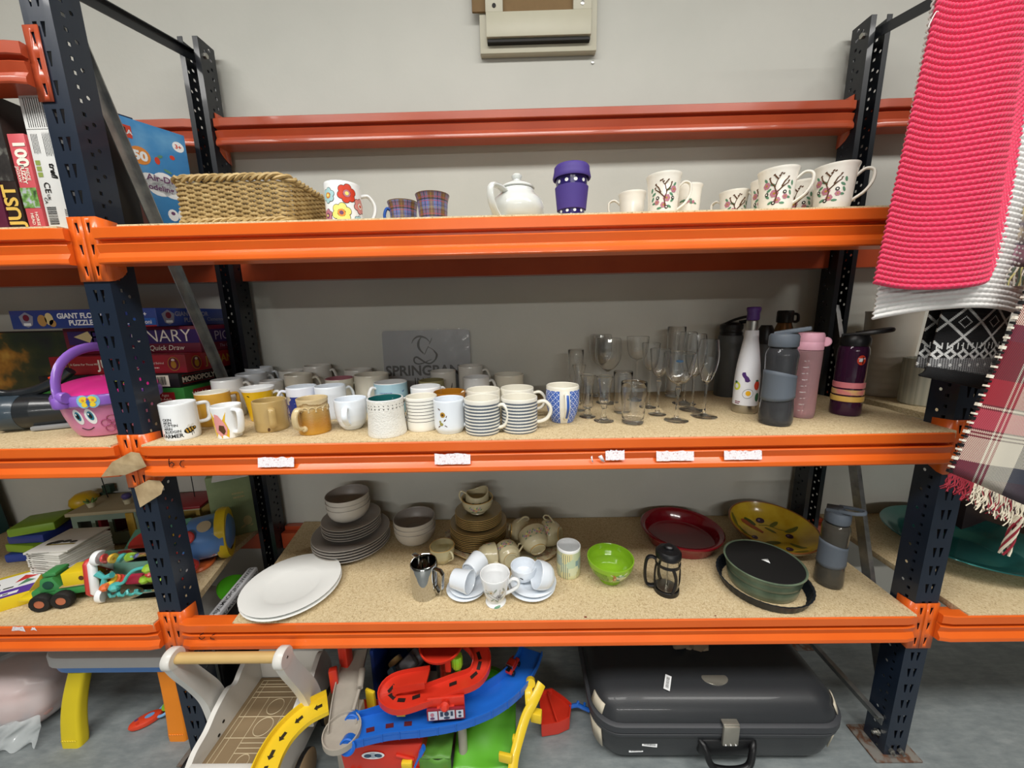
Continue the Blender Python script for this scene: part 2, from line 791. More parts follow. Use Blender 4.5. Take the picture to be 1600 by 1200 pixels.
# upper beams without boards: across the back, and at the front of the bay on the left
for xa, xb in ((0.031, W - 0.031), (-1.9, -0.031), (W + 0.031, W + 1.5)):
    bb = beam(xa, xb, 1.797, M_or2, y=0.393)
    if xa > 0 and xb < W:
        connector(0, 1, 1.797, M_or2, y=0.371 + PD, flip=True, parent=bb)
        connector(W, -1, 1.797, M_or2, y=0.371 + PD, flip=True, parent=bb)
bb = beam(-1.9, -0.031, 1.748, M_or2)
connector(0, -1, 1.757, M_or2, parent=bb)


def channel(p, q, w, m, name, d=0.013, t_=0.0025):
    """angle-section brace from p to q: one flange across, one standing"""
    p, q = Vector(p), Vector(q)
    t = (q - p).normalized()
    n = Vector((1, 0, 0))
    s_ = t.cross(n).normalized()
    k = 1 if d > 0 else -1
    d = abs(d)
    pr = [(-w / 2, 0), (w / 2, 0), (w / 2, k * t_), (-w / 2 + t_, k * t_), (-w / 2 + t_, k * d), (-w / 2, k * d)]
    b = MB()
    A = [b.v(p + s_ * x + n * y) for x, y in pr]
    B = [b.v(q + s_ * x + n * y) for x, y in pr]
    k_ = len(pr)
    for i in range(k_):
        b.f([A[i], B[i], B[(i + 1) % k_], A[(i + 1) % k_]])
    b.f(A)
    b.f(B)
    return b.build(name, m, rack, sharp=15)


channel((-0.008, 0.03, 1.93), (-0.008, 0.372, 0.79), 0.028, M_galv, 'diagonal_brace')
channel((-0.008, 0.015, 1.885), (-0.008, 0.40, 1.965), 0.026, M_black, 'top_brace')
channel((W - 0.004, 0.04, 0.10), (W - 0.004, 0.40, 1.22), 0.028, M_galv, 'diagonal_brace')
channel((W - 0.004, 0.015, 1.885), (W - 0.004, 0.40, 1.965), 0.026, M_black, 'top_brace')
channel((W - 0.036, 0.01, 0.105), (W - 0.036, 0.42, 0.105), 0.028, M_galv, 'side_strut', d=-0.014)
for (yy, zz) in ((0.02, 0.105), (0.02, 0.055)):
    b = MB()
    b.lathe([(0, 0), (0.008, 0), (0.008, 0.006), (0.0045, 0.007), (0.0045, 0.016), (0, 0.016)], 6, M=Matrix.Rotation(-pi / 2, 4, 'Y'))
    b.build('bolt', M_bolt, rack, loc=(W - 0.03, yy, zz))
for X in (0, W):
    b = MB()
    b.lathe([(0, 0), (0.0075, 0), (0.0075, 0.005), (0, 0.006)], 6, M=Matrix.Rotation((pi / 2 if X == 0 else -pi / 2), 4, 'Y'))
    b.build('bolt', M_bolt, rack, loc=(X + (0.029 if X == 0 else -0.029), 0.39, 1.962))

# chipboard decking
def _chip(t):
    a = t.noise(120, 6, rough=0.75)
    v = t.n('ShaderNodeTexVoronoi')
    v.inputs['Scale'].default_value = 380
    t.l(t.obj(), v.inputs['Vector'])
    f = t.math('ADD', t.math('MULTIPLY', a, 0.6), t.math('MULTIPLY', v.outputs['Color'], 0.4))
    t.base(t.ramp(f, [(0.25, '#937b5a'), (0.4, '#bfa981'), (0.6, '#d0bd97'), (0.8, '#dccdab')]))
    t.bump(f, 0.15, 0.001)


M_chip = nmat('chipboard', _chip, rough=0.75)


def board(poly, z, label, th=0.018):
    b = MB()
    b.prism(poly, -th, 0, bev=0.0008)
    o = b.build('shelf_board', M_chip, loc=(0, 0, z))
    tag(o, label, 'shelf board')
    return o


YF, YR = -0.016, 0.449
board([(0.085, YF), (W - 0.036, YF), (W - 0.036, YR), (0.06, YR)], Z3, 'chipboard shelf carrying the wicker tray and the teapot', 0.016)
board([(0.036, YF), (W - 0.034, YF), (W + 0.0, 0.18), (W - 0.04, 0.36), (W - 0.04, YR), (0.05, YR), (0.05, 0.36), (0.008, 0.36), (0.008, 0.08), (0.036, 0.07)], Z2, 'chipboard shelf carrying the crowd of mugs and glasses')
board([(0.170, YF), (W - 0.036, YF), (W - 0.0312, 0.37), (W - 0.05, YR), (0.091, YR)], Z1, 'chipboard shelf carrying the plates and bowls')
board([(-1.8, YF), (-0.04, YF), (-0.045, 0.362), (-0.06, YR), (-1.8, YR)], Z3, 'chipboard shelf under the upright boxes at far left')
board([(-1.8, YF), (-0.036, YF), (-0.045, 0.362), (-0.06, YR), (-1.8, YR)], Z2, 'chipboard shelf under the pink toy basket')
board([(-1.8, YF), (-0.034, YF), (-0.034, 0.063), (0.006, 0.065), (-0.056, 0.29), (-0.06, YR), (-1.8, YR)], Z1, 'chipboard shelf under the toys and the white books')
board([(W + 0.09, YF), (W + 1.4, YF), (W + 1.4, YR), (W + 0.09, YR)], Z1, 'chipboard shelf under the big teal glass bowl')
board([(W + 0.05, YF + 0.05), (W + 1.4, YF + 0.05), (W + 1.4, YR), (W + 0.05, YR)], Z2, 'chipboard shelf under the pale plant pots at right')

# paper labels, tape and pen marks on the beams
M_paper = nmat('torn_paper', lambda t: t.base(t.ramp(t.noise(220, 5, rough=0.7), [(0.36, '#c07a78'), (0.43, '#e9e4e8'), (0.7, '#f4f2f6')])), rough=0.8)
M_tape = nmat('brown_tape', lambda t: t.base(t.ramp(t.noise(40, 5), [(0.3, '#a08763'), (0.7, '#c3ac86')])), rough=0.35, coat=0.3)
M_ink = mat('black_ink', '#1b1513', 0.6, vary=0)


def beam_label(u, v, wd, ht, seed, lab):
    p = at_y(u, v, -0.0205)
    rr = random.Random(seed)
    b = MB()
    n = 14
    lo = [(-wd / 2 + wd * i / n, -ht / 2 + rr.uniform(0, 0.0012)) for i in range(n + 1)]
    hi = [(wd / 2 - wd * i / n, ht / 2 - rr.uniform(0, 0.0035)) for i in range(n + 1)]
    # the paper bridges the hollow of the beam from ridge to ridge
    for i in range(n):
        a, c, d, e = lo[i], lo[i + 1], hi[n - i - 1], hi[n - i]
        b.poly([(a[0], 0.0, a[1]), (c[0], 0.0, c[1]), (d[0], 0.0042, d[1]), (e[0], 0.0042, e[1])])
    bmesh.ops.remove_doubles(b.bm, verts=b.bm.verts[:], dist=0.00001)
    o = b.build('paper_label', M_paper, rack, loc=(p.x, -0.0226, p.z), flat=True)
    o['label'] = lab
    return o


beam_label(431, 722, 0.084, 0.024, 1, 'torn white paper label')
beam_label(707, 717, 0.082, 0.026, 2, 'torn white paper label')
beam_label(961, 711, 0.043, 0.024, 3, 'torn white paper label')
beam_label(1055, 712, 0.085, 0.024, 4, 'torn white paper label')
beam_label(1161, 711, 0.085, 0.022, 5, 'torn white paper label')
for u, v, w_ in ((925, 717, 0.006), (940, 716, 0.016)):
    p = at_y(u, v, -0.0226)
    b = MB()
    b.poly([(-w_ / 2, 0, 0.004), (0, 0, -0.007), (w_ / 2, 0, -0.009), (w_ * 0.2, 0, 0.002), (0, 0, 0.008)])
    o = b.build('paper_scrap', M_paper, rack, loc=(p.x, -0.0226, p.z), solid=0.0003)


def tape(pts, name='tape'):
    b = MB()
    n = len(pts)
    V = [b.v(p) for p in pts]
    c = sum((Vector(p) for p in pts), Vector()) / n + Vector((0, -0.0012, 0))
    cv = b.v(c)
    for i in range(n):
        b.f([cv, V[i], V[(i + 1) % n]])
    o = b.build(name, M_tape, rack, solid=0.0004, flat=True)
    o['label'] = 'scrap of brown parcel tape'


tape([at_y(u, v, -0.026 if u < 190 else -0.02) for u, v in ((158, 745), (175, 722), (205, 706), (218, 708), (229, 729), (196, 742))])
tape([at_y(u, v, -0.007) for u, v in ((210, 762), (232, 750), (250, 751), (256, 760), (252, 772), (219, 793))])


def pen(strokes, y=-0.0205):
    b = MB()
    for st in strokes:
        b.tube([at_y(u, v, y) for u, v in st], 0.0009, 5)
    b.build('pen_mark', M_ink, rack)


pen([[(264, 717), (264, 724), (265, 729), (270, 729), (272, 725), (268, 722), (265, 725)], [(288, 719), (283, 720), (281, 725), (283, 729), (288, 729)]], -0.0175)
pen([[(318, 989), (313, 992), (311, 997), (315, 999), (319, 997), (321, 993), (317, 994)], [(335, 991), (329, 994), (329, 998), (335, 999)]], -0.0165)
# white scuffs on the left beam
b = MB()
for x0, x1, z0, z1 in ((18, 40, 979, 987), (48, 58, 980, 986)):
    b.poly([at_y(u, v, -0.0206) for u, v in ((x0, z1 - 1), (x0 + 2, z0), ((x0 + x1) / 2, z0 + 1), (x1 - 4, z0), (x1, z1), ((x0 + x1) / 2, z1 - 2))])
b.build('white_scuff', M_paper, rack)

# ------------------------------------------------------------------ mugs
M_white = mat('white_glaze', '#f1f3f4', 0.16, coat=0.5, vary=0.02)
M_bluewhite = mat('cool_white_glaze', '#e6edf5', 0.16, coat=0.5, vary=0.02)
M_cream_g = mat('cream_glaze', '#ece8da', 0.2, coat=0.4, vary=0.03)
M_bone = mat('bone_china', '#f0ece2', 0.18, coat=0.5, vary=0.02)
M_greyw = mat('grey_white_glaze', '#dddbd5', 0.22, coat=0.4, vary=0.03)
M_tan = mat('tan_glaze', '#b79c66', 0.25, coat=0.3, vary=0.08)
M_must = mat('mustard_glaze', '#cf9f3e', 0.22, coat=0.4, vary=0.06)
M_yel = mat('yellow_print', '#e2b51c', 0.22, coat=0.4, vary=0.08)
M_pinkg = mat('dusty_pink_glaze', '#b97a85', 0.2, coat=0.4, vary=0.05)
M_teal = mat('deep_teal_glaze', '#1f6262', 0.2, coat=0.4, vary=0.06)
M_olive = mat('olive_glaze', '#8a835c', 0.25, coat=0.3, vary=0.08)
M_amber = mat('amber_glaze', '#9a641a', 0.18, coat=0.5, vary=0.12)
M_ltblue = mat('pale_blue_print', '#a9cfe0', 0.25, coat=0.3, vary=0.03)
M_blkp = mat('black_print', '#171615', 0.35, vary=0)
M_brownp = mat('brown_print', '#5a3a20', 0.35, vary=0.1)
M_gold = mat('ochre_print', '#b48a2c', 0.35, vary=0.1)
M_greenp = mat('green_print', '#5a8a6c', 0.35, vary=0.1)
M_pinkp = mat('rose_print', '#b9798a', 0.35, vary=0.12)
M_redp = mat('red_print', '#cf3f25', 0.35, vary=0.05)
M_bluep = mat('blue_print', '#2f58a8', 0.3, vary=0.06)
M_yellp = mat('lemon_print', '#e9df7a', 0.35, vary=0.04)
M_aqua = mat('aqua_print', '#a8cdd2', 0.35, vary=0.04)
M_orangep = mat('orange_print', '#dd8a35', 0.35, vary=0.04)
M_purp = mat('plum_print', '#6b3f66', 0.35, vary=0.05)
M_salmon = mat('salmon_print', '#d98d86', 0.35, vary=0.05)

SHAPES = {
    'cyl': [(0.0, 0.955), (0.06, 0.99), (0.12, 1.0), (1.0, 1.0)],
    'foot': [(0.0, 0.84), (0.03, 0.86), (0.10, 0.95), (0.16, 0.99), (0.25, 1.0), (1.0, 1.0)],
    'round': [(0.0, 0.52), (0.05, 0.60), (0.16, 0.77), (0.32, 0.90), (0.52, 0.97), (0.75, 1.0), (1.0, 1.0)],
    'flare': [(0.0, 0.62), (0.05, 0.65), (0.35, 0.71), (0.65, 0.80), (0.85, 0.90), (1.0, 1.0)],
    'taper': [(0.0, 0.78), (0.05, 0.81), (0.4, 0.88), (1.0, 1.0)],
    'bell': [(0.0, 0.70), (0.03, 0.74), (0.15, 0.79), (0.45, 0.83), (0.75, 0.87), (0.90, 0.93), (1.0, 1.0)],
    'barrel': [(0.0, 0.66), (0.03, 0.69), (0.2, 0.84), (0.45, 0.97), (0.65, 1.0), (0.85, 0.99), (1.0, 0.965)],
    'skirt': [(0.0, 1.05), (0.05, 1.06), (0.12, 1.05), (0.5, 0.985), (1.0, 0.97)],
    'pot': [(0.0, 0.97), (0.05, 1.0), (0.35, 0.985), (0.6, 0.96), (0.75, 0.93), (0.9, 0.95), (1.0, 0.98)],
    'pedestal': [(0.0, 0.66), (0.05, 0.68), (0.10, 0.56), (0.14, 0.54), (0.2, 0.62), (0.35, 0.74), (0.6, 0.86), (0.85, 0.96), (1.0, 1.0)],
    'cup': [(0.0, 0.52), (0.06, 0.50), (0.10, 0.56), (0.2, 0.72), (0.4, 0.88), (0.65, 0.96), (1.0, 1.0)],
}


def prof_fun(style, r, H):
    P = SHAPES[style]

    def f(z):
        t = max(0, min(1, z / H))
        for (a, ra), (c, rc) in zip(P, P[1:]):
            if t <= c:
                return r * (ra + (rc - ra) * (t - a) / (c - a))
        return r * P[-1][1]
    return f


def vessel(b, style, r, H, wall=0.0032, mo=0, mi_=1, base=0.006, n=40, band=None):
    """hollow turned vessel; outside slot mo, rim and inside slot mi_"""
    f = prof_fun(style, r, H)
    zs = sorted(set([0.0, 0.004, 0.01] + [H * i / 16 for i in range(1, 16)] + [H * p[0] for p in SHAPES[style]] + [H - 0.0018] + ([band] if band else [])))
    zs = [z for z in zs if z <= H - 0.0018]
    pr = [(0, 0.0025, mo), (f(0) * 0.82, 0.0025, mo), (f(0) * 0.86, 0.0, mo)]
    for z in zs:
        pr.append((f(z), max(z, 0.0006), mi_ if (band and z >= band) else mo))
    rt = f(H)
    pr[-1] = (pr[-1][0], pr[-1][1], mi_)
    pr += [(rt - wall * 0.2, H - 0.0004, mi_), (rt - wall * 0.5, H, mi_), (rt - wall * 0.8, H - 0.0004, mi_), (rt - wall, H - 0.002, mi_)]
    for z in reversed([z for z in zs if z > base + 0.006]):
        pr.append((f(z) - wall, z, mi_))
    pr += [(max(f(base) - wall * 1.6, 0.004), base + 0.002, mi_), (max(f(base) - wall * 4, 0.002), base, mi_), (0, base, mi_)]
    b.lathe(pr, n)
    return f


def handle_path(f, H, a, hw, zt=0.84, zl=0.20, k='c'):
    ca, sa = cos(a), sin(a)
    z1, z0 = H * zt, H * zl
    r1, r0 = f(z1) - 0.002, f(z0) - 0.002
    if k == 'c':
        P = [(r1, z1), (r1 + hw * 0.55, z1 + 0.003), (r1 + hw * 0.95, z1 - (z1 - z0) * 0.2), (r1 + hw, z1 - (z1 - z0) * 0.5), (r0 + hw * 0.75, z0 + (z1 - z0) * 0.18), (r0 + hw * 0.35, z0 + 0.002), (r0, z0)]
    elif k == 'ear':
        P = [(r1, z1 - 0.004), (r1 + hw * 0.5, z1 + 0.007), (r1 + hw * 1.0, z1 + 0.002), (r1 + hw * 1.0, z1 - (z1 - z0) * 0.35), (r0 + hw * 0.75, z0 + (z1 - z0) * 0.3), (r0 + hw * 0.2, z0 + (z1 - z0) * 0.08), (r0, z0)]
    else:                     # 'd': squarish
        P = [(r1, z1), (r1 + hw * 0.8, z1), (r1 + hw, z1 - 0.007), (r1 + hw, (z1 + z0) / 2), (r0 + hw * 0.98, z0 + 0.008), (r0 + hw * 0.7, z0), (r0, z0)]
    return spline([(q[0] * ca, q[0] * sa, q[1]) for q in P], 5)


def add_handle(t, f, H, a, m, hw=0.024, th=0.0042, wide=1.5, k='c', zt=0.84, zl=0.2):
    b = MB()
    b.tube(handle_path(f, H, a, hw, zt, zl, k), th, 10, flat=(1.0, wide), up=(cos(a), sin(a), 0.01))
    return b.build('handle', m, t)


ROUND = []                      # (thing, radius) of round things on the middle shelf, eased apart below


def mug(name, label, u, v, wpx, H, zs=None, out=None, ins=None, style='cyl', ha=None, hm=None, hw=0.024, th=0.0042, wide=1.5, k='c', group='mugs on the middle shelf',
        top=False, r=None, wall=0.0032, cat='mug', pos=None, zt=0.84, zl=0.2, band=None, y=None, px=True):
    zs = Z2 if zs is None else zs
    out = out or M_white
    ins = ins or out
    c = at_z(u, v, zs + H)
    if y is not None:
        c = at_y(u, v, y)
        H = c.z - zs
    if r is None:
        r = px_size(c, wpx / 2, u)
    if top:
        c = c + Vector((0, r, 0))
    if pos:
        c = Vector((pos[0], pos[1], 0))
    t = thing(name, label, cat, (c.x, c.y, zs), atan2(CAM_P.y - c.y, CAM_P.x - c.x) + pi / 2, group)
    b = MB()
    f = vessel(b, style, r, H, wall=wall, band=band)
    t['r'] = r
    body = b.build('body', [out, ins], t)
    if ha is not None:
        add_handle(t, f, H, ha, hm or out, hw, th, wide, k, zt, zl)
    if zs == Z2:
        ROUND.append((t, r * max(p[1] for p in SHAPES[style])))
    return t, f, r


def stripes(name, c1, c2, period, duty, wob=0.0, z0=None, z1=None, dash=0.0):
    def fn(t):
        o = t.xyz()
        z = o[2]
        if wob:
            z = t.math('ADD', z, t.math('MULTIPLY', t.math('SUBTRACT', t.noise(18, 2), 0.5), wob))
        fr = t.math('FRACT', t.math('DIVIDE', z, period))
        on = t.math('LESS_THAN', fr, duty)
        if dash:
            an = t.math('ARCTAN2', o[1], o[0])
            ds = t.math('GREATER_THAN', t.math('FRACT', t.math('MULTIPLY', an, dash)), 0.45)
            edge = t.math('GREATER_THAN', fr, duty - 0.12)
            on = t.math('MULTIPLY', on, t.math('SUBTRACT', 1.0, t.math('MULTIPLY', edge, ds)))
        if z0 is not None:
            on = t.math('MULTIPLY', on, t.math('GREATER_THAN', o[2], z0))
        if z1 is not None:
            on = t.math('MULTIPLY', on, t.math('LESS_THAN', o[2], z1))
        t.base(t.mix(on, rgb(c1), rgb(c2)))
    return nmat(name, fn, rough=0.25, coat=0.3)


R_ = radians
# front row, left to right
t, f, r = mug('mug', 'white mug with black farmer wording and a bee, leftmost of the front row', 276.5, 628, 62, 0.0876, out=M_white, ha=R_(18), hw=0.026, th=0.0048, wide=1.3, k='d', zt=0.86, zl=0.34)
b = MB()
mp = cyl_map(f, R_(-100))
for i, s in enumerate(('CKIN', 'AKIN', 'CUTTIN', 'ARIN', 'SLUDGIN')):
    b.text(mp, s, 0.0082, -0.030, 0.0495 - i * 0.0072, 'LEFT', 0, bold=0.02)
b.text(mp, 'FARMER', 0.0122, -0.0375, 0.0085, 'LEFT', 0, bold=0.025)
b.decal(mp, [(rect(-0.032, 0.0188, 0.004, 0.0192),)], 0)
b.build('lettering', M_blkp, t)
b = MB()
bx, by = 0.021, 0.0225
mp2 = cyl_map(f, R_(-100), 0.0008)
mp3 = cyl_map(f, R_(-100), 0.0012)
b.decal(mp, [(circ(bx - 0.002, by, 0.0105, 18, 0.0075, 0.3), 0), (circ(bx + 0.0085, by + 0.003, 0.0045, 14), 0)])
b.decal(mp2, [(circ(bx - 0.007, by - 0.001, 0.0018, 10, 0.006, 0.3), 1), (circ(bx - 0.0015, by + 0.001, 0.0018, 10, 0.0062, 0.3), 1), (circ(bx + 0.0038, by + 0.002, 0.0015, 10, 0.005, 0.3), 1), (circ(bx + 0.0092, by + 0.004, 0.002, 10), 1)])
b.decal(mp2, [(circ(bx - 0.003, by + 0.0095, 0.0026, 10, 0.0048, -0.4), 2), (circ(bx + 0.004, by + 0.011, 0.0026, 10, 0.0048, -0.9), 2)])
b.decal(mp, [(rect(bx + 0.001, by - 0.014, bx + 0.0022, by - 0.006), 0), (rect(bx + 0.005, by - 0.011, bx + 0.0062, by - 0.004), 0)])
b.build('bee_print', [M_blkp, M_gold, M_greyw], t)

t, f, r = mug('mug', 'small white mug with yellow and pink cartoon-coloured panels, second in the front row', 352, 632, 52, 0.0792, style='taper', ha=R_(-62), hw=0.022, th=0.0045, wide=1.7, k='d', zt=0.88, zl=0.2)
b = MB()
mp = cyl_map(f, R_(-118))
mp2 = cyl_map(f, R_(-118), 0.0008)
b.decal(mp, [([(-0.022, 0.003), (-0.004, 0.003), (0.010, 0.003), (0.013, 0.02), (0.008, 0.045), (0.012, 0.066), (-0.024, 0.066), (-0.026, 0.03)], 0)])
b.decal(mp2, [([(-0.016, 0.018), (-0.006, 0.008), (0.007, 0.012), (0.010, 0.028), (0.004, 0.045), (-0.004, 0.06), (-0.012, 0.063), (-0.017, 0.045)], 1)])
b.decal(cyl_map(f, R_(-118), 0.0012), [([(-0.008, 0.024), (0.001, 0.012), (0.006, 0.02), (0.004, 0.034), (-0.005, 0.036)], 2)])
b.decal(cyl_map(f, R_(8)), [([(-0.012, 0.003), (0.012, 0.003), (0.014, 0.03), (0.012, 0.066), (-0.010, 0.066), (-0.014, 0.03)], 3)])
b.build('colour_print', [M_yel, mat('pink_print', '#e59a98', 0.3), M_brownp, mat('lime_yellow_print', '#c8c33a', 0.3)], t)

t, f, r = mug('mug', 'plain tan stoneware mug, its handle turned straight towards the viewer', 420, 624, 56, 0.0776, out=M_tan, ha=R_(-88), hw=0.018, th=0.004, wide=1.9, k='d', zt=0.78, zl=0.22)
b = MB()
mp = cyl_map(f, R_(-20))
b.decal(mp, [(circ(0, 0.05, 0.0012, 8),), (circ(-0.003, 0.033, 0.0013, 8),), (circ(0.003, 0.034, 0.0014, 8),), (circ(-0.055, 0.008, 0.003, 8, 0.005),)], 0)
b.build('dot_print', M_brownp, t)


def _pottery(t):
    o = t.xyz()
    nz = t.noise(40, 5)
    f_ = t.math('ADD', t.math('MULTIPLY', o[2], 11.5), t.math('MULTIPLY', t.math('SUBTRACT', nz, 0.5), 0.35))
    t.base(t.ramp(f_, [(0.0, '#c08a25'), (0.3, '#b07a2e'), (0.5, '#a9803f'), (0.68, '#b08a4c'), (0.76, '#cfb88a'), (0.85, '#8a6a3c'), (0.89, '#d2bd92'), (1.0, '#cbb48a')]))
    w = t.n('ShaderNodeTexWave', wave_type='BANDS', bands_direction='Z')
    w.inputs['Scale'].default_value = 90
    w.inputs['Distortion'].default_value = 3
    t.l(t.obj(), w.inputs['Vector'])
    t.bump(w.outputs[1], 0.25, 0.001)


M_pottery = nmat('amber_pottery', _pottery, rough=0.28, coat=0.4)
M_potc = mat('biscuit_glaze', '#cdb88d', 0.3, coat=0.3, vary=0.12, vscale=60)
t, f, r = mug('mug', 'hand-thrown amber and biscuit pottery mug with a curled ridged handle', 487, 621, 53, 0.0866, out=M_pottery, ins=M_potc, style='pot', ha=R_(-140), hm=M_potc, hw=0.021, th=0.0055, wide=1.6, zt=0.72, zl=0.2)
b = MB()
P = [(f(0.02) * cos(R_(-135)), f(0.02) * sin(R_(-135)), 0.02)]
b.lathe([(0, -0.004), (0.006, -0.004), (0.0075, 0), (0.006, 0.004), (0.003, 0.005), (0, 0.003)], 16, M=Matrix.Translation((f(0.02) * cos(R_(-128)), f(0.02) * sin(R_(-128)), 0.017)) @ Matrix.Rotation(R_(-128), 4, 'Z') @ Matrix.Rotation(pi / 2, 4, 'Y'))
b.build('handle_curl', M_potc, t)
b = MB()
for i in range(5):
    a0 = R_(-120 + i * 26)
    mp = cyl_map(f, a0, 0.0005)
    arc = [mp(0.009 * cos(x), 0.056 + 0.012 * sin(x)) for x in [pi * j / 8 for j in range(9)]]
    b.tube(arc, 0.0011, 5)
b.build('scallop_relief', M_potc, t)

t, f, r = mug('mug', 'cool white rounded mug, its slim handle pointing forward at left', 547, 622, 53, 0.0782, out=M_bluewhite, style='round', ha=R_(-108), hw=0.018, th=0.0042, wide=1.7, zt=0.76, zl=0.24)


def _text(t):
    v = t.n('ShaderNodeTexVoronoi')
    v.inputs['Scale'].default_value = 260
    t.l(t.obj(), v.inputs['Vector'])
    t.base(t.mix(t.noise(30), rgb('#dcdad2'), rgb('#eceae3')))
    t.bump(v.outputs[0], 0.5, 0.0015)


M_emb = nmat('embossed_white', _text, rough=0.45)
t, f, r = mug('mug', 'embossed white mug with a deep teal inside, flaring at the foot', 602, 621, 59, 0.088, out=M_emb, ins=M_teal, style='skirt', ha=R_(62), hw=0.022)
b = MB()
b.lathe([(f(0.0862) + 0.0004, 0.0862), (f(0.088) - 0.0002, 0.0884), (f(0.088) - 0.0032, 0.0884)], 40)
b.build('white_rim', M_white, t)
b = MB()
for i in range(26):
    a = 2 * pi * i / 26
    mp = cyl_map(f, a)
    b.decal(mp, [(circ(0, 0.076, 0.0012, 6),), ([(-0.002, 0.071), (0, 0.066), (0.002, 0.071), (0, 0.069)],)], 0)
b.build('dot_print', M_blkp, t)

M_lined = stripes('fine_black_lines', '#eceae2', '#2b2c2e', 0.0082, 0.17, 0.0016, 0.019, 0.076)
t, f, r = mug('mug', 'cream mug ringed with thin black hand-drawn lines', 657.5, 618, 50, 0.0835, out=M_lined, ins=M_cream_g, style='cyl', ha=R_(150), hw=0.02)
b = MB()
mp = cyl_map(f, R_(-165))
b.decal(mp, [(circ(0.004, 0.05, 0.005, 10, 0.007), 0), (circ(0.004, 0.035, 0.005, 10, 0.006), 0)])
mp = cyl_map(f, R_(-165), 0.0008)
b.decal(mp, [(circ(0.004, 0.05, 0.0035, 10, 0.0055), 1), (circ(0.004, 0.035, 0.0035, 10, 0.0045), 1)])
b.build('house_print', [M_blkp, M_cream_g], t)

t, f, r = mug('mug', 'milk-white mug printed with a small brown and ochre flower sprig', 701, 622, 49, 0.0813, out=M_bluewhite, style='foot', ha=R_(-18), hw=0.021, th=0.0055, wide=1.1, k='d', zt=0.8, zl=0.2)
b = MB()
mp = cyl_map(f, R_(-122))
mp2 = cyl_map(f, R_(-122), 0.0008)
fl = []
for i in range(9):
    a = 2 * pi * i / 9
    fl.append((circ(0.004 + 0.0045 * cos(a), 0.049 + 0.0045 * sin(a), 0.0022, 8), 1))
fl += [(circ(0.000, 0.026, 0.005, 10, 0.004), 2), (circ(-0.003, 0.032, 0.003, 8), 2), (circ(0.009, 0.036, 0.004, 8, 0.0014, 0.8), 0), (circ(-0.006, 0.02, 0.004, 8, 0.0014, 0.6), 0), (circ(0.011, 0.022, 0.004, 8, 0.001, -0.5), 0), (circ(-0.005, 0.062, 0.004, 8, 0.0014, -0.6), 0), (circ(0.013, 0.045, 0.003, 8, 0.001, 1.2), 0)]
b.decal(mp, fl)
b.decal(mp2, [(circ(0.004, 0.049, 0.003, 10), 0)])
b.build('flower_print', [M_brownp, M_gold, mat('khaki_print', '#9a9350', 0.35)], t)

M_strip = stripes('grey_dash_stripes', '#e9e6dc', '#5c6570', 0.0078, 0.62, 0.0, 0.001, 0.078, dash=22)
t, f, r = mug('mug', 'grey and white striped mug, left one of the striped pair in front', 753, 620.6, 56, 0.0848, out=M_strip, ins=M_cream_g, ha=R_(-22), hm=M_cream_g, hw=0.024, th=0.0046, wide=1.4, zt=0.78, zl=0.16)
t, f, r = mug('mug', 'grey and white striped mug, right one of the striped pair, handle out to the right', 811, 619, 57, 0.0832, out=M_strip, ins=M_cream_g, ha=R_(2), hm=M_cream_g, hw=0.034, th=0.0046, wide=1.4, zt=0.8, zl=0.22)


def _lattice(t):
    o = t.xyz()
    an = t.math('ARCTAN2', o[1], o[0])
    u = t.math('MULTIPLY', an, 0.043 / 0.0155)
    w = t.math('DIVIDE', o[2], 0.0155)
    def ring(du, dw):
        a = t.math('SUBTRACT', t.math('FRACT', t.math('ADD', u, du)), 0.5)
        c = t.math('SUBTRACT', t.math('FRACT', t.math('ADD', w, dw)), 0.5)
        d = t.math('SQRT', t.math('ADD', t.math('MULTIPLY', a, a), t.math('MULTIPLY', c, c)))
        return t.math('LESS_THAN', t.math('ABSOLUTE', t.math('SUBTRACT', d, 0.5)), 0.085)
    on = t.math('MAXIMUM', ring(0, 0), ring(0.5, 0.5))
    gap = t.math('LESS_THAN', t.math('ABSOLUTE', t.math('ADD', an, R_(82))), 0.3)
    c = t.mix(on, rgb('#c9d4ea'), rgb('#2f5db8'))
    t.base(t.mix(gap, c, rgb('#ece9de')))


M_latt = nmat('blue_lattice', _lattice, rough=0.22, coat=0.4)
t, f, r = mug('mug', 'barrel mug covered in a blue lattice, standing apart beside the glasses', 879, 601, 53, 0.0958, out=M_latt, ins=M_cream_g, style='barrel', ha=R_(-78), hm=M_cream_g, hw=0.021, th=0.0048, wide=1.3, zt=0.8, zl=0.16, band=0.086)
b = MB()
P = handle_path(f, 0.0958, R_(-78), 0.0225, 0.8, 0.16)
b.tube(P[6:-8], 0.0046, 8, flat=(1.0, 0.95), up=(cos(R_(-78)), sin(R_(-78)), 0.01))
b.build('blue_stripe', M_bluep, t)

# second row
t, f, r = mug('mug', 'big mustard-yellow mug with a white inside, behind the farmer mug', 331, 612, 58, 0.086, y=0.15, out=M_must, ins=M_cream_g, ha=R_(25), hw=0.024, k='d')
t, f, r = mug('mug', 'flared yellow mug with dark dabs and a white rim, behind the tan mug', 402, 604, 57, 0.094, out=M_yel, ins=M_white, style='flare', ha=R_(-12), hm=M_white, hw=0.022, zt=0.78, band=0.0845)
b = MB()
mp = cyl_map(f, R_(-112))
b.decal(mp, [(circ(-0.012, 0.073, 0.004, 10, 0.0015, -0.5), 0), (circ(-0.004, 0.05, 0.006, 10, 0.004, -0.6), 1), (circ(0.001, 0.028, 0.007, 10, 0.009, 0.3), 0), (circ(-0.004, 0.044, 0.003, 8, 0.0015, 0.4), 0)])
mp = cyl_map(f, R_(-112), 0.0008)
b.decal(mp, [(circ(0.001, 0.024, 0.0045, 10, 0.005), 2)])
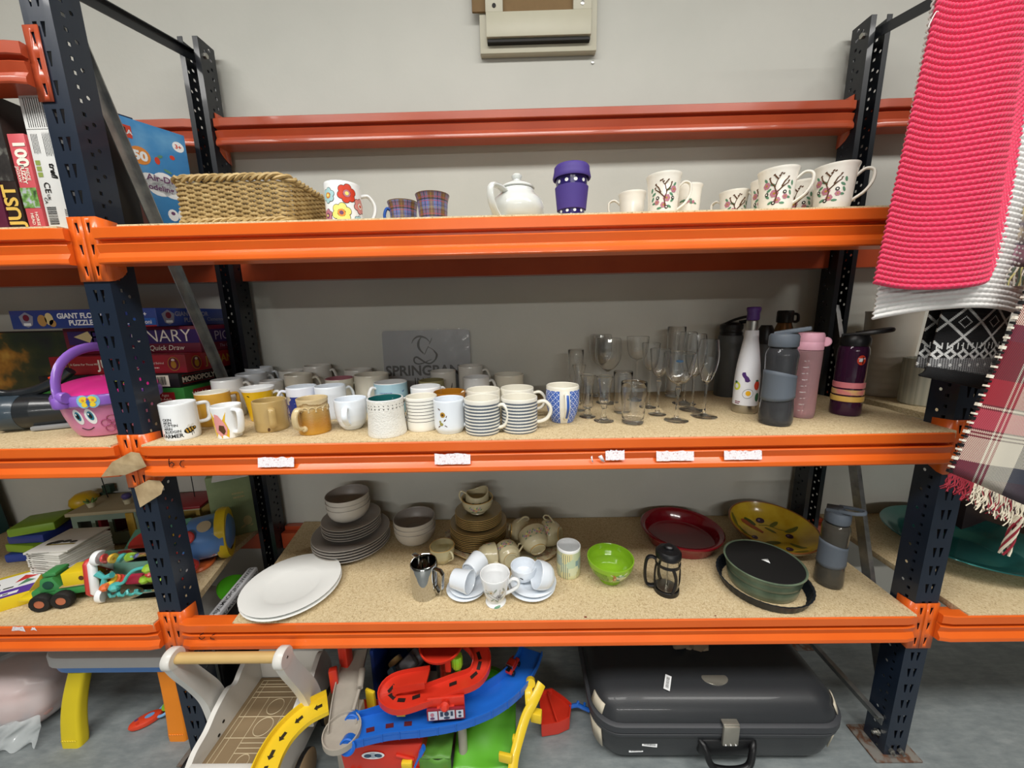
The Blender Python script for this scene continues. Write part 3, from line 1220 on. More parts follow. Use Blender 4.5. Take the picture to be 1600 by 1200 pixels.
b.build('dab_print', [M_blkp, M_orangep, M_gold], t)


def _blobs(nm, base, c1, c2, sc, thr):
    def fn(t):
        a = t.noise(sc, 3)
        o = t.xyz()
        k = t.math('LESS_THAN', o[2], 0.066)
        c = t.mix(t.math('GREATER_THAN', a, thr), rgb(c1), rgb(c2))
        t.base(t.mix(k, rgb(base), c))
    return nmat(nm, fn, rough=0.25, coat=0.3)


M_bluemot = _blobs('blue_mottled_print', '#dfe3ee', '#2a3a8c', '#c8bfae', 45, 0.56)
t, f, r = mug('mug', 'white-rimmed mug with a dark blue mottled print, behind the amber pottery mug', 474, 603, 50, 0.083, y=0.2, out=M_bluemot, ins=M_bluewhite, style='cyl', ha=R_(170))
t, f, r = mug('mug', 'cool white mug standing right behind the amber pottery mug', 512, 602, 50, 0.086, y=0.2, out=M_bluewhite, ha=R_(12), hw=0.022)
t, f, r = mug('mug', 'pale blue mug with scribbled dark wording, behind the teal-lined mug', 610, 596, 53, 0.083, y=0.25, out=M_ltblue, ins=M_white, ha=R_(-155), hm=M_white, hw=0.022)
b = MB()
mp = cyl_map(f, R_(-108))
b.scribble(mp, -0.002, 0.063, 0.034, 0.0016, 0, 3)
b.scribble(mp, 0, 0.057, 0.040, 0.0016, 0, 4)
b.decal(cyl_map(f, R_(-45)), [(circ(0, 0.066, 0.004, 8, 0.0012, 0.8),), (circ(-0.004, 0.065, 0.0025, 8, 0.001, -0.9),)], 0)
b.build('lettering', M_bluep, t)
t, f, r = mug('mug', 'shiny white mug between the lined mug and the olive mug', 665, 603, 48, 0.083, y=0.19, out=M_white, ha=R_(20), hw=0.02)
t, f, r = mug('mug', 'amber-brown glazed mug peeping out behind the flower-sprig mug', 703, 611, 51, 0.074, y=0.14, out=M_amber, style='round', ha=R_(165), hw=0.016)
t, f, r = mug('mug', 'cream mug right behind the left striped mug', 755, 607.5, 53, 0.0835, out=M_cream_g, ha=R_(160))
t, f, r = mug('mug', 'cream mug right behind the right striped mug, its handle to the right', 807, 605, 52, 0.0835, out=M_cream_g, ha=R_(-2), hw=0.032, zt=0.8, zl=0.25)

# third row and the back
t, f, r = mug('mug', 'large plain white mug behind the mustard mug', 354, 592, 52, 0.094, y=0.235, out=M_white, ha=R_(-10), hw=0.02)
t, f, r = mug('mug', 'white mug behind the large plain white one, nearer the left post', 392, 582.5, 50, 0.086, y=0.315, out=M_bluewhite, ha=R_(15), hw=0.022, th=0.0048, wide=1.7)
t, f, r = mug('mug', 'shadowed white mug farthest back at the left end', 404, 574, 45, 0.085, y=0.39, out=M_bluewhite, ha=R_(-20), hw=0.018)
M_yblot = _blobs('yellow_black_print', '#e2e4e4', '#d7b94a', '#3b3528', 30, 0.6)
t, f, r = mug('mug', 'white mug with a yellow and black print, behind the flared yellow mug', 424, 594, 39, 0.083, y=0.28, out=M_yblot, ins=M_white, ha=R_(170))
t, f, r = mug('mug', 'cream mug with a curved handle at its right, behind the blue mottled mug', 465, 584, 45, 0.086, y=0.31, out=M_cream_g, ha=R_(-8), hw=0.024)
t, f, r = mug('mug', 'grey-white mug at the back whose handle points right, left of the pink-lined mug', 497, 570, 44, 0.088, y=0.405, out=M_greyw, ha=R_(-25), hw=0.02)
t, f, r = mug('mug', 'pale beige mug half hidden behind the cream mug with the curved handle', 457, 578, 44, 0.08, y=0.4, out=M_greyw, ha=R_(120))
t, f, r = mug('mug', 'cream mug with a dusty pink inside', 530, 590, 46, 0.084, y=0.30, out=M_cream_g, ins=M_pinkg, ha=R_(-12), hw=0.024, zt=0.8)
t, f, r = mug('mug', 'low grey mug farthest back, above the pink-lined mug', 560, 576, 45, 0.077, y=0.4, out=M_greyw, ha=R_(60))
t, f, r = mug('mug', 'wide cream mug left of the grey plaque', 580, 584, 55, 0.088, y=0.318, out=M_cream_g, ha=R_(60))
t, f, r = mug('mug', 'olive-green mug in front of the plaque', 674, 593.5, 41, 0.083, y=0.28, out=M_olive, ha=R_(60))
t, f, r = mug('mug', 'grey-white mug with a dark feather mark, right in front of the plaque', 692, 579, 40, 0.086, y=0.365, out=M_greyw, ha=R_(100))
b = MB()
b.decal(cyl_map(f, R_(-52)), [(circ(0, 0.055, 0.0016, 8, 0.011, -0.2),)], 0)
b.build('feather_mark', M_blkp, t)
t, f, r = mug('mug', 'tall grey-beige mug at the right edge of the plaque', 735, 571, 39, 0.094, y=0.385, out=M_greyw, ha=R_(-10), hw=0.024)
t, f, r = mug('mug', 'white mug in front of the tall grey-beige mug', 744, 588, 42, 0.084, y=0.31, out=M_white, ha=R_(-15), hw=0.02)
t, f, r = mug('mug', 'cream mug with a dark print at its base, rightmost of the back row', 795, 584, 46, 0.083, y=0.345, out=M_cream_g, ha=R_(80))
b = MB()
b.decal(cyl_map(f, R_(-62)), [(circ(0, 0.058, 0.009, 14, 0.005),)], 0)
b.decal(cyl_map(f, R_(-150)), [(circ(0, 0.06, 0.005, 12, 0.007),)], 0)
b.build('dark_print', M_blkp, t)


def ease(items, steps=80):
    """push touching round things apart, mostly along the line of sight"""
    for _ in range(steps):
        for i in range(len(items)):
            for j in range(i):
                a, ra = items[i]
                c, rc = items[j]
                d = Vector((c.location.x - a.location.x, c.location.y - a.location.y, 0))
                gap = ra + rc + 0.0015 - d.length
                if gap > 0:
                    n = d.normalized() if d.length > 1e-6 else Vector((0, 1, 0))
                    n = Vector((n.x * 0.6, n.y, 0))
                    a.location = Vector(a.location) - n * gap * 0.5
                    c.location = Vector(c.location) + n * gap * 0.5


ease(ROUND)
for _t, _q in ROUND:
    _t.location.y = min(_t.location.y, WALL_Y - 0.012 - _q)

# grey plaque leaning on the wall behind the mugs
c = at_y(667, 568, WALL_Y - 0.02)
pl = thing('wrapped_plaque', 'grey plaque with an ornate black S in clear wrap, leaning on the wall', 'sign', (c.x, WALL_Y - 0.018, Z2), rot=(R_(-2), 0, 0))
ph = (at_y(667, 516, WALL_Y - 0.02).z - Z2) / cos(R_(2))
pw = px_size(c, 140, 667)
b = MB()
b.X = Matrix.Rotation(pi / 2, 4, 'X')
b.prism(rrect(pw, ph, 0.012, 5, 0, ph / 2), -0.002, 0.002)
b.build('plate', mat('plaque_grey', '#8d8f92', 0.35, coat=0.3, vary=0.05), pl)
b = MB()
mp = lambda x, y: Vector((x, -0.0024, y))
k = ph / 0.17
b.text(mp, 'SPRINGBANK', 0.0355 * k, 0.0, ph * 0.335, bold=0.028)
b.text(mp, 'INC.', 0.026 * k, -0.014, ph * 0.19, bold=0.01)
# the ornate S as broad-nib strokes
def stroke(pts, w0, w1, nib=35):
    P = spline([(x, y, 0) for x, y in pts], 8)
    n = len(P)
    L, R2 = [], []
    for i, q in enumerate(P):
        wd = w0 + (w1 - w0) * sin(pi * i / (n - 1))
        a_, c_ = P[max(i - 1, 0)], P[min(i + 1, n - 1)]
        d = (c_ - a_).normalized()
        d = Vector((-d.y, d.x, 0)) * wd
        L.append(q + d)
        R2.append(q - d)
    for i in range(n - 1):
        b.poly([(L[i].x, -0.0024, L[i].y), (L[i + 1].x, -0.0024, L[i + 1].y), (R2[i + 1].x, -0.0024, R2[i + 1].y), (R2[i].x, -0.0024, R2[i].y)])


sx_, sz_ = pw / 1250, ph / 900
S = lambda l: [((x - 780) * sx_, ph - (y - 130) * sz_) for x, y in l]
stroke(S([(575, 300), (605, 250), (660, 215), (720, 213), (790, 240), (835, 290)]), 0.0007, 0.0032)
stroke(S([(720, 215), (680, 270), (668, 330), (690, 390), (745, 440)]), 0.0008, 0.0042)
stroke(S([(700, 235), (668, 300), (672, 370), (735, 450)]), 0.0004, 0.0008)
stroke(S([(865, 232), (850, 270), (825, 315)]), 0.0012, 0.0014)
stroke(S([(748, 455), (780, 395), (812, 340)]), 0.001, 0.0013)
stroke(S([(800, 350), (870, 385), (915, 440), (900, 520), (830, 570), (760, 560), (690, 515), (640, 485), (600, 500), (600, 550), (650, 577), (730, 565), (800, 535), (850, 518)]), 0.0007, 0.0030)
stroke(S([(880, 400), (925, 455), (905, 530)]), 0.0006, 0.0034)
b.build('lettering', M_blkp, pl, recalc=False)
b = MB()
def film(u, v):
    x = (u - 0.5) * (pw + 0.006)
    z = v * (ph + 0.004)
    edge = min(u, 1 - u, v, 1 - v)
    w = 0.0015 * sin(9 * u + 14 * v) * sin(17 * u - 5 * v) + 0.0012 * sin(40 * (u - v))
    return (x, -0.0048 - 0.002 * min(1, edge * 8) + w * min(1, edge * 14 + 0.2), z)
b.sheet(film, 60, 40)
b.build('clear_wrap', mat('clear_film', '#ffffff', 0.06, trans=0.0, alpha=0.10, vary=0, coat=1.0, spec=1.0), pl)

# ------------------------------------------------------------------ glasses
M_glass = mat('clear_glass', '#ffffff', 0.0, trans=1.0, ior=1.16, coat=1.0, vary=0)
M_blue_st = mat('blue_sticker', '#2f4b66', 0.5)


def glass(name, label, u, v, wpx, y, prof, zs=None, cut=None, sticker=None):
    """turned glassware: prof(r, H) gives an outer (r, z) list from the bottom centre to the rim and an inner one back; rim seen at (u, v), standing at depth y"""
    zs = Z2 if zs is None else zs
    c = at_y(u, v, y)
    H = c.z - zs
    r = px_size(c, wpx / 2, u)
    t = thing(name, label, 'glass', (c.x, y, zs + 0.0012), atan2(CAM_P.y - y, CAM_P.x - c.x) + pi / 2, 'drinking glasses on the middle shelf')
    parts = prof(r, H)
    for nm, pr in parts:
        b = MB()
        b.lathe(pr, 36, rf=cut if (cut and nm == 'bowl') else None)
        b.build(nm, M_glass, t, sharp=50)
    ROUND2.append((t, max(max(q[0] for q in pr) for _, pr in parts)))
    return t, r, H


ROUND2 = []


def tumbler(rb=0.85, wall=0.0022, base=0.010, bulge=0.0):
    def f(r, H):
        o = [(0, 0.001), (r * rb * 0.9, 0.0), (r * rb, 0.002)]
        for i in range(1, 9):
            tt = i / 8
            k = rb + (1 - rb) * tt + (bulge * math.exp(-((tt - 0.75) / 0.09) ** 2))
            o.append((r * k, 0.002 + (H - 0.003) * tt))
        inn = [(r - wall * 0.5, H)]
        for i in range(8, -1, -1):
            tt = i / 8
            k = rb + (1 - rb) * tt + (bulge * math.exp(-((tt - 0.75) / 0.09) ** 2))
            z = 0.002 + (H - 0.003) * tt
            if z > base + 0.004:
                inn.append((r * k - wall, z))
        inn += [(r * rb - wall * 2, base + 0.001), (0, base)]
        return [('bowl', o + inn)]
    return f


def stemmed(bowl_h=0.45, foot=0.85, shape=((0, 0.1), (0.12, 0.55), (0.35, 0.88), (0.6, 1.0), (1, 0.95)), stem=0.0035, knop=0.0, wall=0.0014):
    """wine glass: bowl, and one part of stem and foot"""
    def f(r, H):
        z0 = H * (1 - bowl_h)
        B = H - z0
        P = [(r * k, z0 + B * t_) for t_, k in shape]
        sm = spline([(p[0], 0, p[1]) for p in P], 5)
        o = [(max(p.x, 0.0008), p.z) for p in sm]
        o = [(0, z0 - 0.001)] + o
        inn = [(o[-1][0] - wall * 0.5, H + 0.0004)] + [(max(p[0] - wall, 0.0004), p[1] + (0.004 if i < 3 else 0.001)) for i, p in reversed(list(enumerate(o[2:])))] + [(0, z0 + 0.006)]
        rf_ = r * foot
        s = [(0, 0.0), (rf_ * 0.97, 0.0), (rf_, 0.0008), (rf_ * 0.97, 0.0016), (rf_ * 0.5, 0.0035), (stem * 1.9, 0.008), (stem * 1.1, 0.016), (stem * 0.9, 0.03)]
        if knop:
            s += [(stem * 0.9, z0 * 0.70), (stem * (1 + knop), z0 * 0.82), (stem * (1 + knop * 0.7), z0 * 0.9)]
        s += [(stem * 0.95, z0 - 0.012), (stem * 1.4, z0 - 0.004), (r * shape[0][1] * 0.9, z0 - 0.0012), (0, z0 - 0.0012)]
        return [('bowl', o + inn), ('stem', s)]
    return f


hour = ((0, 0.3), (0.05, 0.62), (0.2, 0.68), (0.5, 0.62), (0.75, 0.68), (1, 1.0))
slim = ((0, 0.16), (0.08, 0.45), (0.3, 0.80), (0.5, 0.97), (0.7, 1.0), (1, 0.86))
cutb = ((0, 0.12), (0.1, 0.5), (0.3, 0.78), (0.6, 0.88), (1, 1.0))
tri = ((0, 0.08), (0.1, 0.55), (0.3, 0.82), (0.6, 0.93), (1, 1.0))
wine = ((0, 0.12), (0.1, 0.5), (0.3, 0.88), (0.55, 1.0), (0.8, 0.99), (1, 0.93))
facet = lambda a, z: 1.0 + 0.012 * abs(sin(6 * a))

glass('tumbler', 'small clear tumbler at the back left of the glasses', 900, 547, 25, 0.30, tumbler(0.8))
glass('footed_glass', 'small waisted glass close beside the blue lattice mug', 919, 587, 25, 0.147, stemmed(0.80, 1.05, hour, 0.006))
glass('footed_glass', 'small waisted glass behind the one beside the lattice mug', 905, 571, 22, 0.215, stemmed(0.80, 1.05, hour, 0.006))
glass('footed_glass', 'little flared footed glass in front, left of the pint tumbler', 945, 589, 28, 0.106, stemmed(0.62, 1.15, ((0, 0.25), (0.08, 0.6), (0.3, 0.66), (0.6, 0.72), (1, 1.0)), 0.005, 0.6))
glass('wine_glass', 'large round-bowled wine glass at the back left', 951, 530, 42, 0.30, stemmed(0.5, 0.85, wine))
glass('wine_glass', 'large wine glass nearly hidden behind the round-bowled one', 939, 524, 36, 0.40, stemmed(0.5, 0.85, wine))
glass('tumbler', 'wide straight tumbler between the flared glass and the pint tumbler', 974, 581, 31, 0.185, tumbler(0.86))
glass('pint_tumbler', 'front clear tumbler bulging near its rim', 991, 597, 42, 0.085, tumbler(0.84, bulge=0.05))
glass('wine_glass', 'angular wine glass on a long stem at the back', 997, 527, 36, 0.33, stemmed(0.36, 0.85, tri))
glass('wine_glass', 'slender goblet behind the cut wine glasses', 1018, 537, 30, 0.235, stemmed(0.42, 0.9, cutb))
glass('wine_glass', 'cut-crystal wine glass behind the front one', 1033, 546, 33, 0.155, stemmed(0.42, 0.9, cutb, 0.0036, 0.9), cut=facet)
t, r, H = glass('wine_glass', 'cut-crystal wine glass in front with a dark blue oval sticker', 1062, 552, 52, 0.1, stemmed(0.46, 0.78, cutb, 0.0038, 0.9), cut=facet)
b = MB()
rr_ = lambda z: r * (0.88 + 0.12 * (z / H - 0.82) / 0.18) if z > H * 0.82 else r * 0.89
b.decal(cyl_map(lambda z: rr_(z) * 1.012, -pi / 2, 0.0006), [(circ(0.0, H * 0.905, 0.0085, 16, 0.0032),)], 0)
b.build('sticker', M_blue_st, t)
glass('highball_glass', 'tall straight highball glass at the very back', 1058, 511, 30, 0.37, tumbler(0.9))
glass('champagne_flute', 'champagne flute in front, beside the white tapered bottle', 1108, 531.5, 36, 0.133, stemmed(0.56, 1.25, slim, 0.0034))
glass('champagne_flute', 'champagne flute behind the front one', 1090, 523, 36, 0.195, stemmed(0.56, 1.2, slim, 0.0034))
glass('champagne_flute', 'champagne flute at the back between the highball glass and the grey bottle', 1076, 520, 33, 0.27, stemmed(0.56, 1.2, slim, 0.0034))
ease(ROUND2)

# ------------------------------------------------------------------ bottles
M_gun = mat('gunmetal_powder', '#55585a', 0.5, 0.3, vary=0.05)
M_blk = mat('black_plastic', '#141416', 0.4, vary=0.05)
M_steel = mat('brushed_steel', '#b8b5ae', 0.28, 1.0, vary=0.06)
M_mattw = mat('matt_white_paint', '#e3e4ea', 0.5, vary=0.02)
M_violet = mat('violet_plastic', '#4b2a6c', 0.4, vary=0.06)
M_slate = mat('slate_silicone', '#5b636d', 0.55, vary=0.04)
M_smoke = mat('smoke_plastic', '#85878c', 0.08, trans=0.85, ior=1.18, vary=0, coat=0.3)
M_smoke2 = mat('brown_smoke_plastic', '#8c877c', 0.08, trans=0.8, ior=1.18, vary=0, coat=0.3)
M_pinkl = mat('pink_plastic', '#e3a9bb', 0.4, vary=0.03)
M_pinkf = mat('frosted_pink_plastic', '#ecc6cb', 0.42, trans=0.72, ior=1.2, vary=0)
M_plum = mat('plum_plastic', '#52284a', 0.1, trans=0.55, ior=1.25, vary=0, coat=0.4)
M_bronze = mat('bronze_metal', '#7a6040', 0.3, 0.9, vary=0.08)


def turned(name, parent, prof, m, n=32, z=0.0, rot=None, sx=1, sy=1, sharp=35):
    b = MB()
    b.lathe(prof, n, sx=sx, sy=sy)
    return b.build(name, m, parent, loc=(0, 0, z), rot=rot, sharp=sharp)


def bottle_at(u, vb, wpx, zs):
    p = at_z(u, vb, zs)
    r = px_size(p, wpx / 2, u)
    return p.x, p.y + r, r


def face_cam(x, y):
    return atan2(CAM_P.y - y, CAM_P.x - x) + pi / 2


GB = 'water bottles on the middle shelf'
# dark grey steel flask at the back
x, y, r = 1.60, 0.395, 0.036
t = thing('water_bottle', 'dark grey metal bottle with a black carry-loop lid, behind the white bottle', 'bottle', (x - 0.012, y - 0.02, Z2), face_cam(x, y), GB)
turned('body', t, [(0, 0), (r * 0.94, 0), (r, 0.004), (r, 0.150), (r * 0.985, 0.152), (r * 0.985, 0.156), (r, 0.158), (r, 0.188), (r * 0.93, 0.196), (0, 0.197)], M_gun)
turned('collar', t, [(0, 0.196), (r * 0.9, 0.196), (r * 0.9, 0.205), (r * 0.84, 0.208), (r * 0.84, 0.214), (0, 0.214)], M_blk)
b = MB()
b.lathe([(0, 0.214), (r * 0.88, 0.214), (r * 0.92, 0.218), (r * 0.92, 0.229), (r * 0.6, 0.236), (0, 0.237)], 24)
b.tube(spline([(-0.018, -0.012, 0.232), (0.005, -0.014, 0.244), (0.035, -0.014, 0.253), (0.058, -0.010, 0.252), (0.062, 0, 0.247), (0.055, 0.008, 0.242), (0.02, 0.012, 0.236)], 5), 0.0055, 8, flat=(0.8, 1.3))
b.build('lid', M_blk, t)

# white tapered steel bottle with sweets printed on it
x, y, r = 1.526, 0.172, 0.0305
t = thing('water_bottle', 'white tapered metal bottle printed with sweets and a fried egg, violet stopper', 'bottle', (x, y, Z2), face_cam(x, y), GB)
HB = 0.222
wf = [(0.0, 1.0), (0.3, 1.0), (0.45, 0.98), (0.6, 0.88), (0.78, 0.70), (0.9, 0.57), (1.0, 0.52)]


def wrf(z):
    tt = z / HB
    for (a, ra), (c, rc) in zip(wf, wf[1:]):
        if tt <= c:
            return r * (ra + (rc - ra) * (tt - a) / (c - a))
    return r * 0.52


turned('steel_base', t, [(0, 0), (r * 0.9, 0), (r * 0.97, 0.003), (r, 0.007), (r, 0.0235), (0, 0.0235)], M_steel)
turned('body', t, [(0, 0.0236), (r, 0.0236)] + [(wrf(HB * i / 20), HB * i / 20) for i in range(3, 21)] + [(0, HB)], M_mattw)
turned('steel_neck', t, [(0, HB), (r * 0.47, HB), (r * 0.47, HB + 0.024), (r * 0.42, HB + 0.026), (0, HB + 0.026)], M_steel)
turned('stopper', t, [(0, HB + 0.0262), (r * 0.45, HB + 0.0262), (r * 0.50, HB + 0.03), (r * 0.47, HB + 0.045), (r * 0.52, HB + 0.05), (r * 0.56, HB + 0.056), (r * 0.5, HB + 0.06), (0, HB + 0.061)], M_violet)
b = MB()
m1, m2, m3 = [(lambda x, y, m_=cyl_map(wrf, R_(-90), q): m_(x * 1.15, 0.0236 + (y - 0.0165) * 1.33)) for q in (0.0004, 0.0007, 0.001)]
b.decal(m1, [([(-0.010, 0.083), (-0.004, 0.084), (-0.002, 0.078), (0.003, 0.074), (0.007, 0.067), (0.002, 0.064), (-0.003, 0.065), (-0.005, 0.071), (-0.009, 0.075), (-0.011, 0.079)], 0)])
b.decal(m1, [(circ(-0.021, 0.055, 0.0088, 16), 1), (circ(0.004, 0.041, 0.011, 16, 0.0095, 0.4), 4), (circ(0.0225, 0.058, 0.007, 14, 0.0095), 3), (circ(0.026, 0.034, 0.006, 12, 0.009), 6)])
b.decal(m2, [(circ(-0.021, 0.055, 0.0045, 14), 5), (circ(0.004, 0.041, 0.0103, 16, 0.0088, 0.4), 5), (circ(-0.023, 0.063, 0.004, 8, 0.0025), 6), (circ(0.022, 0.0675, 0.004, 8, 0.002), 6)])
b.decal(m3, [(circ(0.0045, 0.042, 0.0052, 14), 2)])
b.decal(m1, [(rect(-0.022, 0.0222, -0.010, 0.0244), 7), (rect(-0.022, 0.0188, -0.012, 0.0208), 7)])
b.build('sweet_print', [M_violet, mat('lime_print', '#cdd24a', 0.4), mat('yolk_print', '#f0b51e', 0.4), M_redp, M_blkp, M_mattw, mat('leaf_print', '#2e6b4a', 0.4), mat('maroon_print', '#7c3145', 0.4)], t)


def wavy_bottle(label, x, y, zs, r, H, group, plastic, lid, sleeve, loop=1, name='water_bottle'):
    """clear sports bottle, waisted, with a wave-edged silicone sleeve and a flip spout lid"""
    t = thing(name, label, 'bottle', (x, y, zs), face_cam(x, y), group)
    hb = H * 0.79
    fp = [(0.0, 0.95), (0.03, 1.02), (0.1, 1.04), (0.22, 1.0), (0.4, 0.93), (0.6, 0.91), (0.8, 0.95), (0.93, 0.98), (0.97, 0.9), (1.0, 0.82)]

    def rf(z):
        tt = max(0, z / hb)
        for (a, ra), (c, rc) in zip(fp, fp[1:]):
            if tt <= c:
                return r * (ra + (rc - ra) * (tt - a) / (c - a))
        return r * 0.8
    o = [(0, 0.004), (r * 0.7, 0.003), (r * 0.86, 0)] + [(rf(hb * i / 24), max(0.0015, hb * i / 24)) for i in range(25)]
    inn = [(rf(hb * i / 24) - 0.0016, hb * i / 24) for i in range(24, 1, -1)] + [(r * 0.6, 0.006), (0, 0.007)]
    turned('bottle_body', t, o + inn, plastic, 36)
    b = MB()
    def slv(u, v):
        a = 2 * pi * u
        lo = hb * 0.36 + 0.007 * sin(a + 0.6)
        hi = hb * 0.68 + 0.008 * sin(a - 2.4)
        z = lo + (hi - lo) * v
        q = rf(z) + 0.0012
        return (q * cos(a), q * sin(a), z)
    b.sheet(slv, 40, 8, close_u=True)
    b.build('sleeve', sleeve, t, solid=0.002)
    turned('neck_ring', t, [(0, hb), (r * 0.80, hb), (r * 0.80, hb + 0.004), (0, hb + 0.004)], M_blk)
    z0 = hb + 0.004
    turned('lid', t, [(0, z0), (r * 0.84, z0), (r * 0.88, z0 + 0.002), (r * 0.88, z0 + H * 0.10), (r * 0.8, z0 + H * 0.125), (r * 0.3, z0 + H * 0.14), (0, z0 + H * 0.14)], lid)
    b = MB()
    zt = z0 + H * 0.14
    if loop == 1:           # wedge-shaped flip spout
        b.X = Matrix.Translation((0.004, 0, zt)) @ Matrix.Rotation(R_(-11), 4, 'Y')
        pl_ = [(-r * 0.7, -r * 0.35), (r * 0.5, -r * 0.5), (r * 1.28, -r * 0.24), (r * 1.34, 0), (r * 1.28, r * 0.24), (r * 0.5, r * 0.5), (-r * 0.7, r * 0.35)]
        b.prism(pl_, -0.003, 0.006, bev=0.002)
    else:                   # spout plate with an open carry loop
        b.X = Matrix.Translation((0, 0, zt + 0.003)) @ Matrix.Rotation(R_(-6), 4, 'Y')
        b.prism([(-r * 0.8, -r * 0.5), (r * 0.2, -r * 0.6), (r * 0.4, 0), (r * 0.2, r * 0.6), (-r * 0.8, r * 0.5)], -0.006, 0.004, bev=0.002)
        b.tube(spline([(0, -r * 0.5, 0.001), (r * 0.9, -r * 0.55, 0.001), (r * 1.5, -r * 0.3, 0.002), (r * 1.6, 0, 0.002), (r * 1.5, r * 0.3, 0.002), (r * 0.9, r * 0.55, 0.001), (0, r * 0.5, 0.001)], 5), 0.0042, 8, flat=(1.2, 0.9))
    b.build('spout', lid, t)
    return t, rf, hb


wavy_bottle('smoky clear bottle with a slate sleeve and wedge lid, front of the bottle group', 1.534, 0.062, Z2, 0.0345, 0.234, GB, M_smoke, M_slate, M_slate)

# frosted pink bottle
x, y, r = 1.640, 0.118, 0.0285
t = thing('water_bottle', 'frosted pink bottle with a pink flip lid and white measuring marks', 'bottle', (x, y, Z2), face_cam(x, y), GB)
fp = [(0, 0.90), (0.03, 0.96), (0.3, 0.97), (0.55, 0.96), (0.7, 0.98), (0.85, 1.0), (1.0, 1.0)]
hb = 0.172


def prf(z):
    tt = max(0, min(1, z / hb))
    for (a, ra), (c, rc) in zip(fp, fp[1:]):
        if tt <= c:
            return r * (ra + (rc - ra) * (tt - a) / (c - a))


turned('bottle_body', t, [(0, 0.002), (r * 0.8, 0)] + [(prf(hb * i / 16), max(0.002, hb * i / 16)) for i in range(17)] + [(r * 0.9, hb + 0.002)] + [(prf(hb * i / 16) - 0.002, hb * i / 16) for i in range(16, 0, -1)] + [(0, 0.006)], M_pinkf)
turned('lid', t, [(0, hb + 0.0025), (r * 1.0, hb + 0.0025), (r * 1.01, hb + 0.005), (r * 1.0, hb + 0.021), (r * 0.985, hb + 0.022), (r * 1.0, hb + 0.023), (r * 0.99, hb + 0.038), (r * 0.9, hb + 0.044), (0, hb + 0.046)], M_pinkl)
b = MB()
b.lathe([(0, -0.004), (0.010, -0.004), (0.012, 0), (0.010, 0.004), (0, 0.004)], 18, M=Matrix.Translation((r * 1.05, 0, hb + 0.022)) @ Matrix.Rotation(pi / 2, 4, 'X'))
b.build('lid_clasp', M_pinkl, t)
b = MB()
mp = cyl_map(prf, R_(-95), 0.0005)
for i in range(9):
    z = 0.02 + i * 0.0158
    b.decal(mp, [(rect(-0.006 + 0.001 * (i % 3), z, 0.000 + 0.002 * (i % 2), z + 0.0018),), (rect(0.003, z + 0.001, 0.006, z + 0.0028),)], 0)
b.build('measuring_marks', mat('white_print', '#efeaec', 0.5), t)

# two bottles whose caps show at the back
x, y = 1.735, 0.36
c = at_y(1228, 485, 0.36)
t = thing('water_bottle', 'bronze metal bottle with a black screw cap behind the pink bottle', 'bottle', (c.x, 0.36, Z2), face_cam(c.x, 0.36), GB)
hh = c.z - Z2
turned('body', t, [(0, 0), (0.030, 0), (0.032, 0.004), (0.032, hh * 0.62), (0.029, hh * 0.74), (0.020, hh * 0.84), (0.019, hh * 0.86), (0, hh * 0.86)], M_bronze)
b = MB()
b.lathe([(0, hh * 0.862), (0.021, hh * 0.862), (0.0225, hh * 0.87), (0.0225, hh * 0.985), (0.020, hh), (0, hh)], 24, rf=lambda a, z: 1 + 0.02 * sin(18 * a))
b.tube(spline([(0.02, 0, hh * 0.96), (0.031, 0, hh * 0.95), (0.032, 0, hh * 0.88), (0.022, 0, hh * 0.87)], 4), 0.004, 8)
b.build('cap', M_blk, t)
c = at_y(1198, 508, 0.30)
hh = c.z - Z2
t = thing('water_bottle', 'dark bottle with a black domed cap, mostly hidden behind the smoky bottle', 'bottle', (c.x, 0.30, Z2), face_cam(c.x, 0.3), GB)
turned('body', t, [(0, 0), (0.026, 0), (0.028, 0.004), (0.028, hh * 0.68), (0.022, hh * 0.76), (0, hh * 0.76)], M_gun)
turned('cap', t, [(0, hh * 0.762), (0.022, hh * 0.762), (0.023, hh * 0.78), (0.020, hh * 0.94), (0.014, hh), (0, hh)], M_blk)

# plum bottle
x, y, r = 1.766, 0.134, 0.0325
t = thing('water_bottle', 'dark plum bottle with pink and yellow bands reading SMILE, standing at the right', 'bottle', (x, y, Z2), face_cam(x, y), GB)
hb = 0.180
fp = [(0, 0.95), (0.04, 1.0), (0.22, 1.0), (0.25, 0.965), (0.5, 0.965), (0.54, 0.99), (0.9, 0.98), (0.96, 0.95), (1, 0.86)]


def srf(z):
    tt = max(0, min(1, z / hb))
    for (a, ra), (c, rc) in zip(fp, fp[1:]):
        if tt <= c:
            return r * (ra + (rc - ra) * (tt - a) / (c - a))


turned('bottle_body', t, [(0, 0.003), (r * 0.7, 0.003), (r * 0.86, 0)] + [(srf(hb * i / 28), max(0.002, hb * i / 28)) for i in range(29)] + [(srf(hb * i / 28) - 0.002, hb * i / 28) for i in range(28, 1, -1)] + [(0, 0.007)], M_plum)
bands = ((0.073, 0.088, 'rose'), (0.0555, 0.069, 'mixed'), (0.038, 0.052, 'gold'))
M_bands = {'rose': mat('rose_band', '#e2838c', 0.35), 'mixed': nmat('peach_band', lambda t_: t_.base(t_.ramp(t_.noise(45, 2), [(0.4, '#e58a86'), (0.6, '#e8c07a')])), rough=0.35), 'gold': mat('gold_band', '#e4bb62', 0.35)}
for za, zc, k in bands:
    turned('band', t, [(srf(za) + 0.0002, za), (srf(za) + 0.0013, za + 0.001), (srf(za) + 0.0013, zc - 0.001), (srf(za) + 0.0002, zc)], M_bands[k])
b = MB()
b.text(cyl_map(lambda z: srf(0.045), R_(-80), 0.0017), 'SMILE', 0.0105, 0.006, 0.0412, bold=0.03)
b.build('lettering', M_blkp, t)
b = MB()
